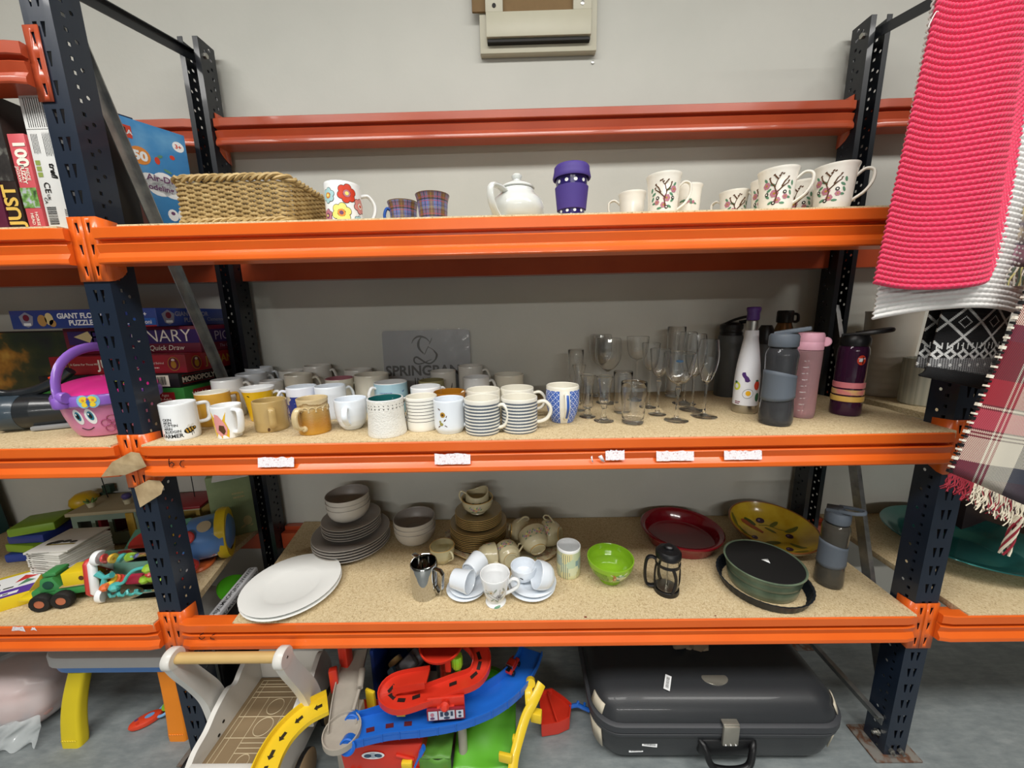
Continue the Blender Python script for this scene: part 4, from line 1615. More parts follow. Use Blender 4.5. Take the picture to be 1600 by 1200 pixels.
m1, m2 = [(lambda x, y, m_=cyl_map(srf, R_(-78), q): m_(x * 1.05, 0.146 + (y - 0.110) * 1.4)) for q in (0.0005, 0.0009)]
b.decal(m1, [(circ(0.011, 0.110, 0.0088, 20), 0)])
b.decal(m2, [(circ(0.010, 0.110, 0.005, 10, 0.003, 0.4), 1), (rect(0.004, 0.112, 0.018, 0.1135), 1), (rect(0.0125, 0.103, 0.0145, 0.116), 2), (rect(0.006, 0.106, 0.010, 0.1075), 2)])
b.build('sticker', [M_redp, M_mattw, M_blkp], t)
turned('lid', t, [(0, hb), (r * 0.92, hb), (r * 0.95, hb + 0.003), (r * 0.95, hb + 0.018), (r * 0.8, hb + 0.026), (0, hb + 0.028)], M_blk)
b = MB()
b.X = Matrix.Translation((0, 0, hb + 0.027)) @ Matrix.Rotation(R_(-9), 4, 'Y')
b.prism([(-r * 0.85, -r * 0.45), (r * 0.2, -r * 0.55), (r * 0.4, 0), (r * 0.2, r * 0.55), (-r * 0.85, r * 0.45)], -0.004, 0.006, bev=0.002)
b.tube(spline([(0, -r * 0.45, 0.002), (r * 1.0, -r * 0.6, 0.003), (r * 1.8, -r * 0.4, 0.004), (r * 2.0, 0, 0.004), (r * 1.8, r * 0.4, 0.004), (r * 1.0, r * 0.6, 0.003), (0, r * 0.45, 0.002)], 5), 0.0055, 8, flat=(1.1, 1.0))
b.build('spout_loop', M_blk, t)

# ------------------------------------------------------------------ top shelf
def _wick(t):
    t.base(t.ramp(t.noise(70, 5), [(0.3, '#9c8152'), (0.55, '#bca06c'), (0.75, '#cdb684')]))


M_wick = nmat('wicker', _wick, rough=0.6)
bx0, bx1, by0, by1, bh = 0.192, 0.432, 0.010, 0.425, 0.094
t = thing('wicker_basket', 'shallow rectangular wicker tray with a braided rim, at the left of the top shelf', 'basket', ((bx0 + bx1) / 2, (by0 + by1) / 2, Z3 + 0.0015))
b = MB()
W2, D2 = (bx1 - bx0) / 2, (by1 - by0) / 2
RC = 0.022


def loop_pts(step, grow=0.0):
    """points and outward normals round a rounded rectangle"""
    out = []
    w, d = W2 + grow, D2 + grow
    segs = [((-w + RC, -d), (w - RC, -d), (0, -1)), ((w, -d + RC), (w, d - RC), (1, 0)), ((w - RC, d), (-w + RC, d), (0, 1)), ((-w, d - RC), (-w, -d + RC), (-1, 0))]
    cen = [(w - RC, -d + RC), (w - RC, d - RC), (-w + RC, d - RC), (-w + RC, -d + RC)]
    a0 = [-pi / 2, 0, pi / 2, pi]
    for k, (p, q, nn) in enumerate(segs):
        L = sqrt((q[0] - p[0]) ** 2 + (q[1] - p[1]) ** 2)
        n = max(2, int(L / step))
        for i in range(n):
            out.append((p[0] + (q[0] - p[0]) * i / n, p[1] + (q[1] - p[1]) * i / n, nn[0], nn[1]))
        for i in range(5):
            a = a0[k] + pi / 2 * i / 5
            out.append((cen[k][0] + RC * cos(a), cen[k][1] + RC * sin(a), cos(a), sin(a)))
    return out


LP = loop_pts(0.0052)
NP = len(LP)
rows = 15
for j in range(rows):
    z = 0.014 + j * (bh - 0.028) / (rows - 1)
    pts = []
    for i, (x, y, nx, ny) in enumerate(LP):
        k = 0.0028 * cos(pi * (i / 3.0) + pi * j)
        pts.append((x + nx * k, y + ny * k, z))
    b.tube(pts, 0.0027, 5, closed=True, up=(0, 0, 1))
b.build('woven_sides', M_wick, t)
b = MB()
for ph_ in (0, 1, 2):
    for zc, rr, am in ((bh - 0.004, 0.0038, 0.0048), (0.006, 0.0033, 0.0038)):
        pts = []
        for i, (x, y, nx, ny) in enumerate(LP):
            a = 2 * pi * i / 9 + ph_ * 2 * pi / 3
            pts.append((x + nx * (0.002 + am * cos(a)), y + ny * (0.002 + am * cos(a)), zc + am * sin(a)))
        b.tube(pts, rr, 5, closed=True, up=(0, 0, 1))
b.build('braided_rim', M_wick, t)
b = MB()
for i in range(0, NP, 3):
    x, y, nx, ny = LP[i]
    b.tube([(x, y, 0.002), (x, y, bh - 0.006)], 0.0018, 5)
b.build('stakes', M_wick, t)
b = MB()
for i in range(34):
    y = -D2 + 0.006 + i * (2 * D2 - 0.012) / 33
    pts = [(-W2 + 0.004 + q * (2 * W2 - 0.008) / 24, y, 0.007 + 0.002 * cos(pi * q + pi * i)) for q in range(25)]
    b.tube(pts, 0.0042, 5)
b.build('woven_base', M_wick, t)

GT = 'china mugs on the top shelf'
# flower-power mug
t, f, r = mug('mug', 'white mug covered in big retro flowers, beside the wicker tray', 546, 296, 57, 0.092, Z3, ha=R_(5), hw=0.03, th=0.0042, wide=1.5, zt=0.78, zl=0.16, top=True, group=GT, r=0.0385, pos=(0.520, 0.075))
b = MB()


def flower(cx, cy, R0, petals, cp, cc, mid=5):
    m0, m1_, m2_, m3_ = [cyl_map(f, R_(-90), q) for q in (0.0004, 0.0007, 0.001, 0.0013)]
    for i in range(petals):
        a = 2 * pi * i / petals + 0.3
        x, y = cx + R0 * 0.6 * cos(a), cy + R0 * 0.6 * sin(a)
        y = min(max(y, 0.008), 0.083)
        b.decal(m0, [(circ(x, y, R0 * 0.43, 14), 0)])
        b.decal(m1_, [(circ(x, y, R0 * 0.375, 14), cp)])
    b.decal(m1_, [(circ(cx, cy, R0 * 0.42, 14), 0)])
    b.decal(m2_, [(circ(cx, cy, R0 * 0.37, 14), cc)])
    b.decal(m3_, [(circ(cx, cy, R0 * 0.2, 12), mid)])


FM = [M_blkp, M_redp, M_yellp, M_aqua, M_orangep, M_cream_g, M_purp, M_salmon, M_pinkp]
flower(0.008, 0.066, 0.020, 6, 1, 8, 2)
flower(-0.006, 0.026, 0.021, 6, 2, 4, 6)
flower(-0.033, 0.062, 0.016, 6, 3, 4, 2)
flower(0.038, 0.045, 0.017, 6, 7, 5, 1)
flower(0.032, 0.012, 0.013, 6, 3, 4, 6)
flower(-0.040, 0.022, 0.014, 6, 8, 6, 2)
b.build('flower_print', FM, t)


def _tartan(t_):
    o = t_.xyz()
    an = t_.math('MULTIPLY', t_.math('ARCTAN2', o[1], o[0]), 0.036)
    def line(v, per, ph, w):
        a = t_.math('ABSOLUTE', t_.math('SUBTRACT', t_.math('FRACT', t_.math('ADD', t_.math('DIVIDE', v, per), ph)), 0.5))
        return t_.math('LESS_THAN', a, w)
    c = rgb('#8a6a42')
    pA, pZ = 0.030, 0.034
    bl = t_.math('MULTIPLY', t_.math('ADD', line(an, pA, 0.0, 0.27), line(o[2], pZ, 0.3, 0.27)), 0.5)
    c = t_.mix(bl, rgb('#7c5a38'), rgb('#5f78b0'))
    br = t_.math('MULTIPLY', line(an, pA, 0.5, 0.12), 0.6)
    c = t_.mix(br, c, rgb('#6d4a25'))
    for v, per in ((an, pA), (o[2], pZ)):
        for ph_, w, col, k in ((0.0, 0.03, '#2a2230', 0.8), (0.12, 0.022, '#a8424c', 0.7), (0.88, 0.022, '#a8424c', 0.7), (0.35, 0.02, '#39324a', 0.6), (0.65, 0.02, '#39324a', 0.6), (0.5, 0.025, '#9a8a3c', 0.5)):
            c = t_.mix(t_.math('MULTIPLY', line(v, per, ph_, w), k), c, rgb(col))
    t_.base(c)


M_tart = nmat('tartan_print', _tartan, rough=0.3, coat=0.3)
t, f, r = mug('mug', 'left tartan mug, partly behind the other one', 628, 308, 48, 0.070, Z3, out=M_tart, ins=M_brownp, style='bell', ha=R_(190), hm=M_bluep, hw=0.014, th=0.0035, group=GT, pos=(0.637, 0.135), r=0.037, zt=0.72)
t, f, r = mug('mug', 'right tartan mug, standing in front of the other one', 672, 300, 54, 0.066, Z3, out=M_tart, ins=M_brownp, style='bell', ha=R_(120), hm=M_bluep, hw=0.02, group=GT, pos=(0.722, 0.072), r=0.0385)

# teapot
c = at_z(797, 270, Z3 + 0.118)
t = thing('teapot', 'round white teapot with a knobbed lid, its handle turned forward at left', 'teapot', (0.912, 0.10, Z3), R_(0))
tp = [(0.0, 0.62), (0.05, 0.66), (0.2, 0.88), (0.4, 0.99), (0.55, 1.0), (0.72, 0.92), (0.85, 0.76), (0.93, 0.66), (1.0, 0.64)]
RT, HT = 0.0615, 0.078
sm = spline([(RT * k, 0, HT * q) for q, k in tp], 5)
M_tp = mat('speckled_white_glaze', '#d9dcd9', 0.14, coat=0.5, vary=0.03, vscale=90)
turned('pot', t, [(0, 0.002), (RT * 0.55, 0.0)] + [(p.x, p.z) for p in sm] + [(RT * 0.6, HT + 0.003), (RT * 0.55, HT + 0.002), (RT * 0.5, HT - 0.006), (0, HT - 0.01)], M_tp, 40)
lid = MB()
lid.lathe([(RT * 0.62, HT + 0.003), (RT * 0.66, HT + 0.005), (RT * 0.62, HT + 0.009), (RT * 0.42, HT + 0.016), (RT * 0.2, HT + 0.019), (0.0095, HT + 0.020), (0.0085, HT + 0.024), (0.012, HT + 0.029), (0.012, HT + 0.033), (0.009, HT + 0.036), (0, HT + 0.037)], 36)
lid.build('lid', M_tp, t)
b = MB()
ha_ = R_(-128)
hx, hy = cos(ha_), sin(ha_)
hp = [(RT * 0.62, HT * 0.86), (RT * 1.0, HT * 0.95), (RT * 1.42, HT * 0.93), (RT * 1.52, HT * 0.72), (RT * 1.42, HT * 0.42), (RT * 1.1, HT * 0.14), (RT * 0.80, HT * 0.12)]
b.tube(spline([(q * hx, q * hy, z) for q, z in hp], 6), 0.0062, 10, flat=(0.8, 1.5), up=(hx, hy, 0.01))
b.build('handle', M_tp, t)
b = MB()
sp = spline([(-q * hx, -q * hy, z) for q, z in [(RT * 0.8, HT * 0.3), (RT * 1.15, HT * 0.45), (RT * 1.35, HT * 0.7), (RT * 1.55, HT * 0.93)]], 5)
n_ = len(sp)
b.tube(sp, [0.016 - 0.009 * i / (n_ - 1) for i in range(n_)], 12)
b.build('spout', M_tp, t)

# travel cup
t = thing('travel_cup', 'purple polka-dot travel cup with a ribbed sleeve and lid', 'cup', (1.038, 0.105, Z3), R_(0))
t.scale = (1.0, 1.0, 0.89)
M_pur = mat('purple_glaze', '#2d2263', 0.2, coat=0.5, vary=0.04)
M_purs = mat('purple_silicone', '#463484', 0.6, vary=0.04)
crf = lambda z: 0.027 + 0.0105 * z / 0.13
turned('cup_body', t, [(0, 0.002), (0.025, 0)] + [(crf(0.13 * i / 12), max(0.001, 0.13 * i / 12)) for i in range(13)] + [(0.035, 0.13)] + [(crf(0.13 * i / 12) - 0.003, 0.13 * i / 12) for i in range(12, 0, -1)] + [(0, 0.008)], M_pur, 40)
b = MB()
b.lathe([(crf(0.038) + 0.0003, 0.038), (crf(0.038) + 0.0028, 0.039), (crf(0.096) + 0.003, 0.094), (crf(0.098) + 0.0003, 0.0955)], 120, rf=lambda a, z: 1 + (0.012 if int(a / (2 * pi) * 120 + 0.5) % 2 else 0))
b.build('sleeve', M_purs, t, sharp=60)
b = MB()
b.lathe([(0.0388, 0.115), (0.0425, 0.114), (0.0435, 0.117), (0.042, 0.124), (0.0405, 0.132), (0.040, 0.141), (0.037, 0.145), (0.033, 0.144), (0.031, 0.139), (0, 0.139)], 40)
b.lathe([(0.0388, 0.115), (0.0385, 0.130)], 40)
b.build('lid', M_purs, t)
b = MB()
for zz, off in ((0.008, 0.0), (0.022, 0.5), (0.0335, 0.0), (0.104, 0.0)):
    for i in range(11):
        mp = cyl_map(crf, 2 * pi * (i + off) / 11 + 0.25)
        b.decal(mp, [(circ(0, zz, 0.0042 if zz != 0.0335 else 0.0035, 12),)], 0)
b.build('dot_print', M_white, t)


def tree_print(t, f, a0, H, sc=1.0, flip=1):
    """an old oriental tree-and-peony transfer print"""
    b = MB()
    m = [cyl_map(f, a0, q) for q in (0.0004, 0.0007, 0.001)]
    def q(x, y):
        return (flip * x * sc, H * 0.50 + y * sc)
    br = [[(0.004, -0.020), (0.002, -0.008), (0.006, 0.004), (0.003, 0.014), (-0.002, 0.022)], [(0.004, -0.006), (-0.006, 0.004), (-0.014, 0.010)], [(0.005, 0.004), (0.012, 0.012), (0.014, 0.018)], [(-0.004, 0.004), (-0.008, 0.012), (-0.013, 0.017)], [(0.002, 0.016), (0.007, 0.022)]]
    for s_ in br:
        P = [m[0](*q(x, y)) for x, y in s_]
        b.tube(P, [0.0012 * sc, 0.0011 * sc, 0.0009 * sc, 0.0007 * sc, 0.0005 * sc][:len(P)], 5, mi=0)
    rr = random.Random(5)
    for x, y, R0, c in ((0.006, -0.006, 0.006, 1), (0.001, -0.017, 0.0048, 1), (0.018, 0.008, 0.0055, 1), (-0.010, -0.012, 0.004, 1)):
        for i in range(6):
            a = i * pi / 3
            b.decal(m[1], [(circ(*q(x + R0 * 0.55 * cos(a), y + R0 * 0.55 * sin(a)), R0 * 0.5 * sc, 8), c)])
        b.decal(m[2], [(circ(*q(x, y), R0 * 0.3 * sc, 8), 3)])
    for x, y, a in ((-0.016, 0.002, 0.6), (-0.018, -0.006, 1.2), (-0.015, -0.013, 0.2), (-0.006, -0.022, 0.1), (0.011, -0.020, -0.5), (0.016, -0.010, 0.7), (0.014, 0.000, -0.6), (-0.020, 0.009, 1.4), (0.020, 0.016, 0.9), (0.009, 0.008, 0.3)):
        b.decal(m[0], [(circ(*q(x, y), 0.0042 * sc, 8, 0.002 * sc, a * flip), 2)])
    for x, y in ((-0.009, -0.005), (0.017, -0.006), (0.006, -0.021)):
        b.decal(m[1], [(circ(*q(x, y), 0.003 * sc, 10), 4)])
        b.decal(m[2], [(circ(*q(x, y), 0.0013 * sc, 8), 5)])
    for x, y in ((-0.002, 0.024), (0.000, 0.021), (-0.005, 0.023), (-0.014, 0.012), (-0.013, 0.018), (0.014, 0.019), (0.008, 0.023)):
        b.decal(m[0], [(circ(*q(x, y), 0.0019 * sc, 7, 0.0012 * sc, 0.5), 0)])
    b.build('tree_print', [M_brownp, M_pinkp, M_greenp, M_gold, M_blkp, M_bone], t)


CH = dict(out=M_bone, style='bell', hw=0.027, th=0.003, wide=1.4, k='ear', group=GT, zs=Z3, zt=0.78, zl=0.2)
t, f, r = mug('mug', 'bone china mug with a tree and peony print, front of the left trio', 1040, 268, 56, 0.09, ha=R_(20), pos=(1.233, 0.062), r=0.0375, **CH)
tree_print(t, f, R_(-90), 0.09, 1.2)
t, f, r = mug('mug', 'bone china mug behind the trio, its handle out to the left', 1008, 288, 40, 0.086, ha=R_(178), pos=(1.196, 0.165), r=0.034, **CH)
t, f, r = mug('mug', 'bone china mug with a small rose garland, right of the trio', 1086, 279, 50, 0.083, ha=R_(185), pos=(1.308, 0.115), r=0.0345, **CH)
b = MB()
mp, mp2 = cyl_map(f, R_(-88)), cyl_map(f, R_(-88), 0.0007)
for i, (x, y) in enumerate(((-0.006, 0.046), (-0.001, 0.043), (0.004, 0.045), (0.009, 0.042), (0.013, 0.043), (0.001, 0.048), (0.007, 0.047))):
    b.decal(mp if i % 2 else mp2, [(circ(x, y, 0.0034, 9), 0 if i % 3 else 1)])
b.decal(mp, [(circ(-0.012, 0.046, 0.004, 8, 0.0018, 0.4), 1), (circ(0.018, 0.04, 0.004, 8, 0.0018, -0.4), 1)])
b.build('rose_print', [M_pinkp, M_greenp], t)
for lab, pos, rz, hh, a0, r_ in (('bone china mug with a tree print, leftmost of the five at right', (1.447, 0.168), 150, 0.084, -72, 0.034), ('bone china mug tucked behind the wide flared one', (1.489, 0.111), 150, 0.090, -92, 0.034),
                                 ('wide flared bone china mug, second largest of the five at right', (1.466, 0.040), -5, 0.087, -84, 0.0385), ('bone china mug half hidden between the two large printed mugs', (1.578, 0.122), 160, 0.088, -100, 0.034),
                                 ('bone china mug with an ornate handle, rightmost on the top shelf', (1.578, 0.030), 6, 0.0885, -98, 0.040)):
    t, f, r = mug('mug', lab, 0, 0, 10, hh, ha=R_(rz), pos=pos, r=r_, **CH)
    tree_print(t, f, R_(a0), hh, 1.22, -1)

# ------------------------------------------------------------------ lower shelf: plates and bowls
M_plate = mat('white_stoneware', '#ebece9', 0.3, coat=0.3, vary=0.02)
M_greys = mat('taupe_grey_stoneware', '#8f8984', 0.4, vary=0.05)
M_greyo = mat('pale_taupe_stoneware', '#bdb7ad', 0.45, vary=0.05)
M_ivory = mat('ivory_china', '#d8d0a8', 0.22, coat=0.4, vary=0.04)
M_gild = mat('gilt_edge', '#d6b06a', 0.3, 0.35, vary=0.1)
M_ware = mat('aged_cream_china', '#c9bf9c', 0.25, coat=0.4, vary=0.08, vscale=40)
M_wareb = mat('browned_cream_china', '#8d7c58', 0.28, coat=0.4, vary=0.12, vscale=40)
M_mirror = mat('polished_steel', '#c4c4c2', 0.06, 1.0, vary=0)
M_lime = mat('lime_glaze', '#86b428', 0.14, coat=0.5, vary=0.06)
M_red = mat('dark_red_glaze', '#7c0f1d', 0.14, coat=0.5, vary=0.06)
M_pgreen = nmat('mottled_green_glaze', lambda t: t.base(t.ramp(t.noise(25, 5), [(0.3, '#4d5c4a'), (0.7, '#6e7f69')])), rough=0.3, coat=0.4)
M_tin = mat('dark_tin', '#2c3138', 0.4, 0.5, vary=0.1)


def plate_prof(r, h, lip=0.62, th=0.0035):
    """rimmed plate, bottom at z=0"""
    o = [(0, 0.001), (r * lip * 0.82, 0.001), (r * lip * 0.86, 0.0), (r * lip * 0.95, 0.001), (r * lip, h * 0.35), (r * 0.97, h - th * 0.7, 1), (r, h - th * 0.2, 1), (r * 0.998, h, 1), (r * 0.985, h + 0.0003, 0)]
    i = [(r * (lip + 0.06), h * 0.55 + th * 0.1), (r * (lip - 0.02), h * 0.2 + th), (r * (lip - 0.08), th + 0.0005), (0, th)]
    return o + i


def plate(name, label, x, y, z, r, h, m, group, lip=0.62, octa=None, rz=0.0, rim=None):
    t = thing(name, label, 'plate' if 'saucer' not in name else 'saucer', (x, y, z), rz, group)
    b = MB()
    b.lathe(plate_prof(r, h, lip), 48, rf=octa)
    b.build('dish', [m, M_greyo if m == M_greys else m], t)
    if rim:
        b = MB()
        b.lathe([(r * 0.975, h + 0.0001), (r * 1.001, h - 0.0002), (r * 1.004, h - 0.0012), (r * 0.985, h - 0.0032)], 48, rf=octa)
        b.build('gilt_rim', rim, t)
    return t


plate('dinner_plate', 'lower white dinner plate of the pair at the front left', 0.262, 0.094, Z1, 0.126, 0.016, M_plate, 'pair of white plates', 0.60)
plate('dinner_plate', 'upper white dinner plate of the pair at the front left', 0.259, 0.097, Z1 + 0.0085, 0.126, 0.016, M_plate, 'pair of white plates', 0.60)
order = ('lowest', 'second from the bottom', 'middle', 'second from the top', 'topmost')
gx, gy = 0.338, 0.306
for i in range(5):
    plate('dinner_plate', '%s of the five large taupe plates under the side plates' % (order[i] if i else 'lowest one'), gx + 0.001 * sin(i * 2), gy, Z1 + i * 0.0096, 0.122, 0.015, M_greys, 'stack of taupe dinner plates', 0.66)
zs = Z1 + 5 * 0.0096 + 0.0005
for i in range(5):
    plate('side_plate', '%s of the five small taupe plates under the bowls' % (order[i] if i else 'lowest one'), gx - 0.001, gy + 0.012 + 0.001 * cos(i * 3), zs + i * 0.0088, 0.093, 0.013, M_greys, 'stack of taupe side plates', 0.66)
zs += 5 * 0.0088


def bowl_stack(x, y, z, r, n, labs, group):
    for i in range(n):
        t = thing('cereal_bowl', labs[i], 'bowl', (x + 0.0008 * sin(5 * i), y, z + i * 0.0165), 0, group)
        b = MB()
        H = 0.053
        P = [(r * 0.52, 0.0), (r * 0.60, 0.002), (r * 0.80, 0.012), (r * 0.93, 0.027), (r * 0.985, 0.042), (r, H)]
        sm = [(p.x, p.z) for p in spline([(a, 0, c) for a, c in P], 4)]
        # the inside is drawn in so that the bowls nest
        b.lathe([(0, 0.002, 0), (r * 0.48, 0.002, 0)] + [(a, c, 0) for a, c in sm[:-1]] + [(r, H - 0.0012, 0), (r - 0.0006, H, 1), (r - 0.0022, H, 1)] + [(a - 0.003, c + 0.0005, 1) for a, c in reversed(sm[5:-1])] + [(r * 0.5, 0.0075, 1), (0, 0.0065, 1)], 44)
        b.build('bowl_body', [M_greyo, M_greys], t)


bowl_stack(gx - 0.006, gy + 0.012, zs + 0.001, 0.068, 3, ('lowest of the three taupe bowls on the plates', 'middle one of the three taupe bowls on the plates', 'topmost of the three taupe bowls on the plates'), 'taupe bowls on the plates')
bowl_stack(0.547, 0.327, Z1, 0.069, 3, ('lowest of the three taupe bowls standing on the shelf', 'middle one of the three taupe bowls standing on the shelf', 'topmost of the three taupe bowls standing on the shelf'), 'taupe bowls on the shelf')

GL_ = 'tea things on the lower shelf'
# ivory teacup
t, f, r = mug('teacup', 'small ivory teacup with a fancy handle, behind the steel jug', 689, 857, 42, 0.055, Z1, out=M_ivory, style='cup', ha=R_(-58), hw=0.019, th=0.0024, wide=1.3, k='ear', group=GL_, pos=(0.662, 0.212), r=0.0385, cat='cup')
b = MB()
b.lathe([(f(0.055) + 0.0002, 0.0545), (f(0.055) - 0.001, 0.0554), (f(0.055) - 0.003, 0.0548)], 40)
b.build('gilt_rim', M_gild, t)
# steel jug
t = thing('milk_jug', 'polished steel milk jug with an angular handle and a hinged lip', 'jug', (0.640, 0.078, Z1), face_cam(0.64, 0.078))
HJ, RJ = 0.098, 0.0375
turned('jug_body', t, [(0, 0.002), (RJ * 0.86, 0.001), (RJ * 0.93, 0), (RJ * 0.96, 0.004), (RJ * 0.955, 0.012), (RJ * 1.0, HJ * 0.75), (RJ * 0.985, HJ * 0.93), (RJ * 0.94, HJ * 0.985), (RJ * 0.90, HJ), (RJ * 0.87, HJ - 0.001), (RJ * 0.92, HJ * 0.9), (RJ * 0.92, 0.01), (0, 0.006)], M_mirror, 48)
b = MB()
a = R_(-38)
P = [(RJ * 0.97, HJ * 0.86), (RJ + 0.015, HJ * 0.84), (RJ + 0.022, HJ * 0.74), (RJ + 0.018, HJ * 0.3), (RJ + 0.012, HJ * 0.13), (RJ + 0.006, HJ * 0.16), (RJ * 0.96, HJ * 0.3)]
b.tube([(q * cos(a), q * sin(a), z) for q, z in P], 0.0042, 6, flat=(0.6, 1.8), up=(cos(a), sin(a), 0.01))
b.build('handle', M_mirror, t)
b = MB()
a2 = R_(125)
b.box((0.034 * cos(a2), 0.034 * sin(a2), HJ + 0.002), (0.022, 0.014, 0.006), a2, bev=0.002)
b.build('lip', M_mirror, t)

# the old tea service stack
oc = lambda a, z: (1.0 / max(cos(((a + pi / 8) % (pi / 4)) - pi / 8), 0.5)) * 0.94
M_plat = nmat('flowered_china', lambda t: t.base(t.ramp(t.noise(55, 4), [(0.42, '#c9bf9c'), (0.52, '#bfb18e'), (0.58, '#9a6a5a'), (0.62, '#c4ba98'), (0.70, '#6d7c58')])), rough=0.25, coat=0.4)
sxp, syp = 0.768, 0.316
GS = 'old gilt tea plates stacked on the platter'
plate('cake_platter', 'octagonal flowered platter under the old gilt tea plates', sxp, syp, Z1, 0.124, 0.017, M_plat, None, 0.66, oc, 0.2, M_gild)
z = Z1 + 0.0075
nth = ('lowest', 'second', 'third', 'fourth', 'fifth', 'sixth', 'seventh', 'eighth', 'ninth', 'tenth')
for i in range(10):
    plate('tea_plate', '%s of the ten larger gilt tea plates counted up from the platter' % nth[i], sxp - 0.004 + 0.0012 * sin(i * 2.3), syp + 0.002, z, 0.094, 0.012, M_wareb, GS, 0.62, None, 0.0, M_gild)
    z += 0.0062
z += 0.001
for i in range(6):
    plate('saucer', '%s of the six gilt saucers above the larger tea plates' % nth[i], sxp - 0.002 + 0.001 * sin(i * 3.1), syp + 0.004, z, 0.077, 0.012, M_wareb, 'gilt saucers near the top of the stack', 0.5, None, 0.0, M_gild)
    z += 0.0062
z += 0.001
t = thing('sugar_bowl', 'cream flowered bowl holding a small jug, on top of the old tea plates', 'bowl', (sxp - 0.004, syp + 0.002, z))
b = MB()
f = vessel(b, 'cup', 0.0525, 0.05, 0.003, 0, 0, 0.007, 40)
b.build('bowl_body', M_ware, t)
b = MB()
b.lathe([(f(0.05) + 0.0003, 0.0492), (f(0.05) - 0.001, 0.0505), (f(0.05) - 0.0032, 0.0496)], 40)
b.build('gilt_rim', M_gild, t)


def sprig(t, f, a0, h, sc=1.0):
    b = MB()
    m0, m1 = cyl_map(f, a0, 0.0004), cyl_map(f, a0, 0.0007)
    for x, y, R0, c in ((-0.010, 0.004, 0.0028, 2), (-0.004, 0.000, 0.003, 0), (0.003, -0.002, 0.0032, 1), (0.009, 0.003, 0.0028, 0), (0.013, 0.008, 0.0022, 2), (0.000, 0.005, 0.0024, 3)):
        b.decal(m0, [(circ(x * sc, h + y * sc, R0 * sc, 9), c)])
    for x, y, a in ((-0.014, 0.008, 0.8), (-0.007, -0.005, 0.2), (0.007, -0.006, -0.3), (0.016, 0.002, 0.9), (0.005, 0.008, 1.2)):
        b.decal(m1, [(circ(x * sc, h + y * sc, 0.0036 * sc, 8, 0.0014 * sc, a), 4)])
    b.build('flower_print', [M_pinkp, mat('peach_print', '#d9a070', 0.35), mat('mauve_print', '#9a8fb4', 0.35), M_yellp, M_greenp], t)


sprig(t, f, R_(-92), 0.027, 1.2)
# creamer nested in the bowl
t = thing('cream_jug', 'small flowered cream jug with a tall lip, sitting in the bowl on the old stack', 'jug', (sxp - 0.004, syp + 0.002, z + 0.0085))
b = MB()
HC, RC2 = 0.060, 0.038


def jugf(u, v):
    a = 2 * pi * u
    lipz = HC * (1 + 0.24 * max(0, cos(a - R_(35))) ** 2 + 0.16 * max(0, cos(a - R_(190))) ** 3 - 0.10)
    zz = lipz * v
    k = 0.62 + 0.38 * sin(min(1, v * 1.6) * pi / 2) - 0.10 * max(0, v - 0.55) / 0.45 + 0.10 * max(0, cos(a - R_(35))) ** 4 * v ** 3
    return (RC2 * k * cos(a), RC2 * k * sin(a), zz)


b.sheet(jugf, 40, 14, close_u=True)
b.lathe([(0, 0.0005), (RC2 * 0.62, 0.0005)], 40)
b.build('jug_body', M_ware, t, solid=0.0025)
b = MB()
a = R_(190)
P = spline([(q * cos(a), q * sin(a), zz) for q, zz in ((RC2 * 0.92, HC * 0.95), (RC2 * 1.35, HC * 1.12), (RC2 * 1.52, HC * 0.85), (RC2 * 1.3, HC * 0.5), (RC2 * 0.98, HC * 0.35))], 5)
b.tube(P, 0.0028, 8)
b.build('handle', M_ware, t)
sprig(t, lambda zz: RC2 * 1.01, R_(-80), 0.026, 1.2)


def lying_cup(label, x, y, zc, r, H, rot, m=None, style='cup', ha=0.5, group=GL_, print_a=None, name='teacup', hw=0.016, gilt=True):
    """a cup tipped on its side; rot is its euler, (x, y, zc) its middle"""
    M = Matrix.Rotation(rot[2], 4, 'Z') @ Matrix.Rotation(rot[0], 4, 'X')
    off = M @ Vector((0, 0, H / 2))
    t = thing(name, label, 'cup', (x - off.x, y - off.y, zc - off.z), 0, group, (rot[0], 0, rot[2]))
    b = MB()
    f = vessel(b, style, r, H, 0.0026, 0, 0, 0.006, 40)
    b.build('body', m or M_ware, t)
    if gilt:
        b = MB()
        b.lathe([(f(H) + 0.0002, H - 0.0005), (f(H) - 0.001, H + 0.0004), (f(H) - 0.0026, H - 0.0004)], 40)
        b.lathe([(f(0) + 0.0003, 0.0), (f(0) + 0.0007, 0.0015), (f(0) + 0.0003, 0.003)], 40)
        b.build('gilt_rim', M_gild, t)
    if ha is not None:
        add_handle(t, f, H, ha, m or M_ware, hw, 0.0024, 1.3, 'ear', 0.85, 0.3)
    if print_a is not None:
        for q in print_a:
            sprig(t, f, q, H * 0.55, 1.1)
    return t


def resting(r_foot, r_rim, H):
    """tilt that lays a tapered cup on its side, and the height of its middle"""
    tl = atan2(r_rim - r_foot, H)
    return pi / 2 - 0 + tl, 0


RCUP, HCUP = 0.041, 0.054
tl = R_(98)
zl = Z1 + 0.0345
# front pair, left of the tall white mug
lying_cup('flowered teacup lying on its side with its gilt foot pointing left', 0.800, 0.178, zl + 0.001, RCUP, HCUP, (tl, 0, R_(108)), None, 'cup', R_(170), GL_, (R_(-100), R_(-40), R_(60)))
lying_cup('flowered teacup lying behind the white footed mug, rim showing', 0.868, 0.180, zl + 0.001, RCUP, HCUP, (R_(98), 0, R_(200)), None, 'cup', R_(160), GL_, (R_(90), R_(60), R_(-90)))
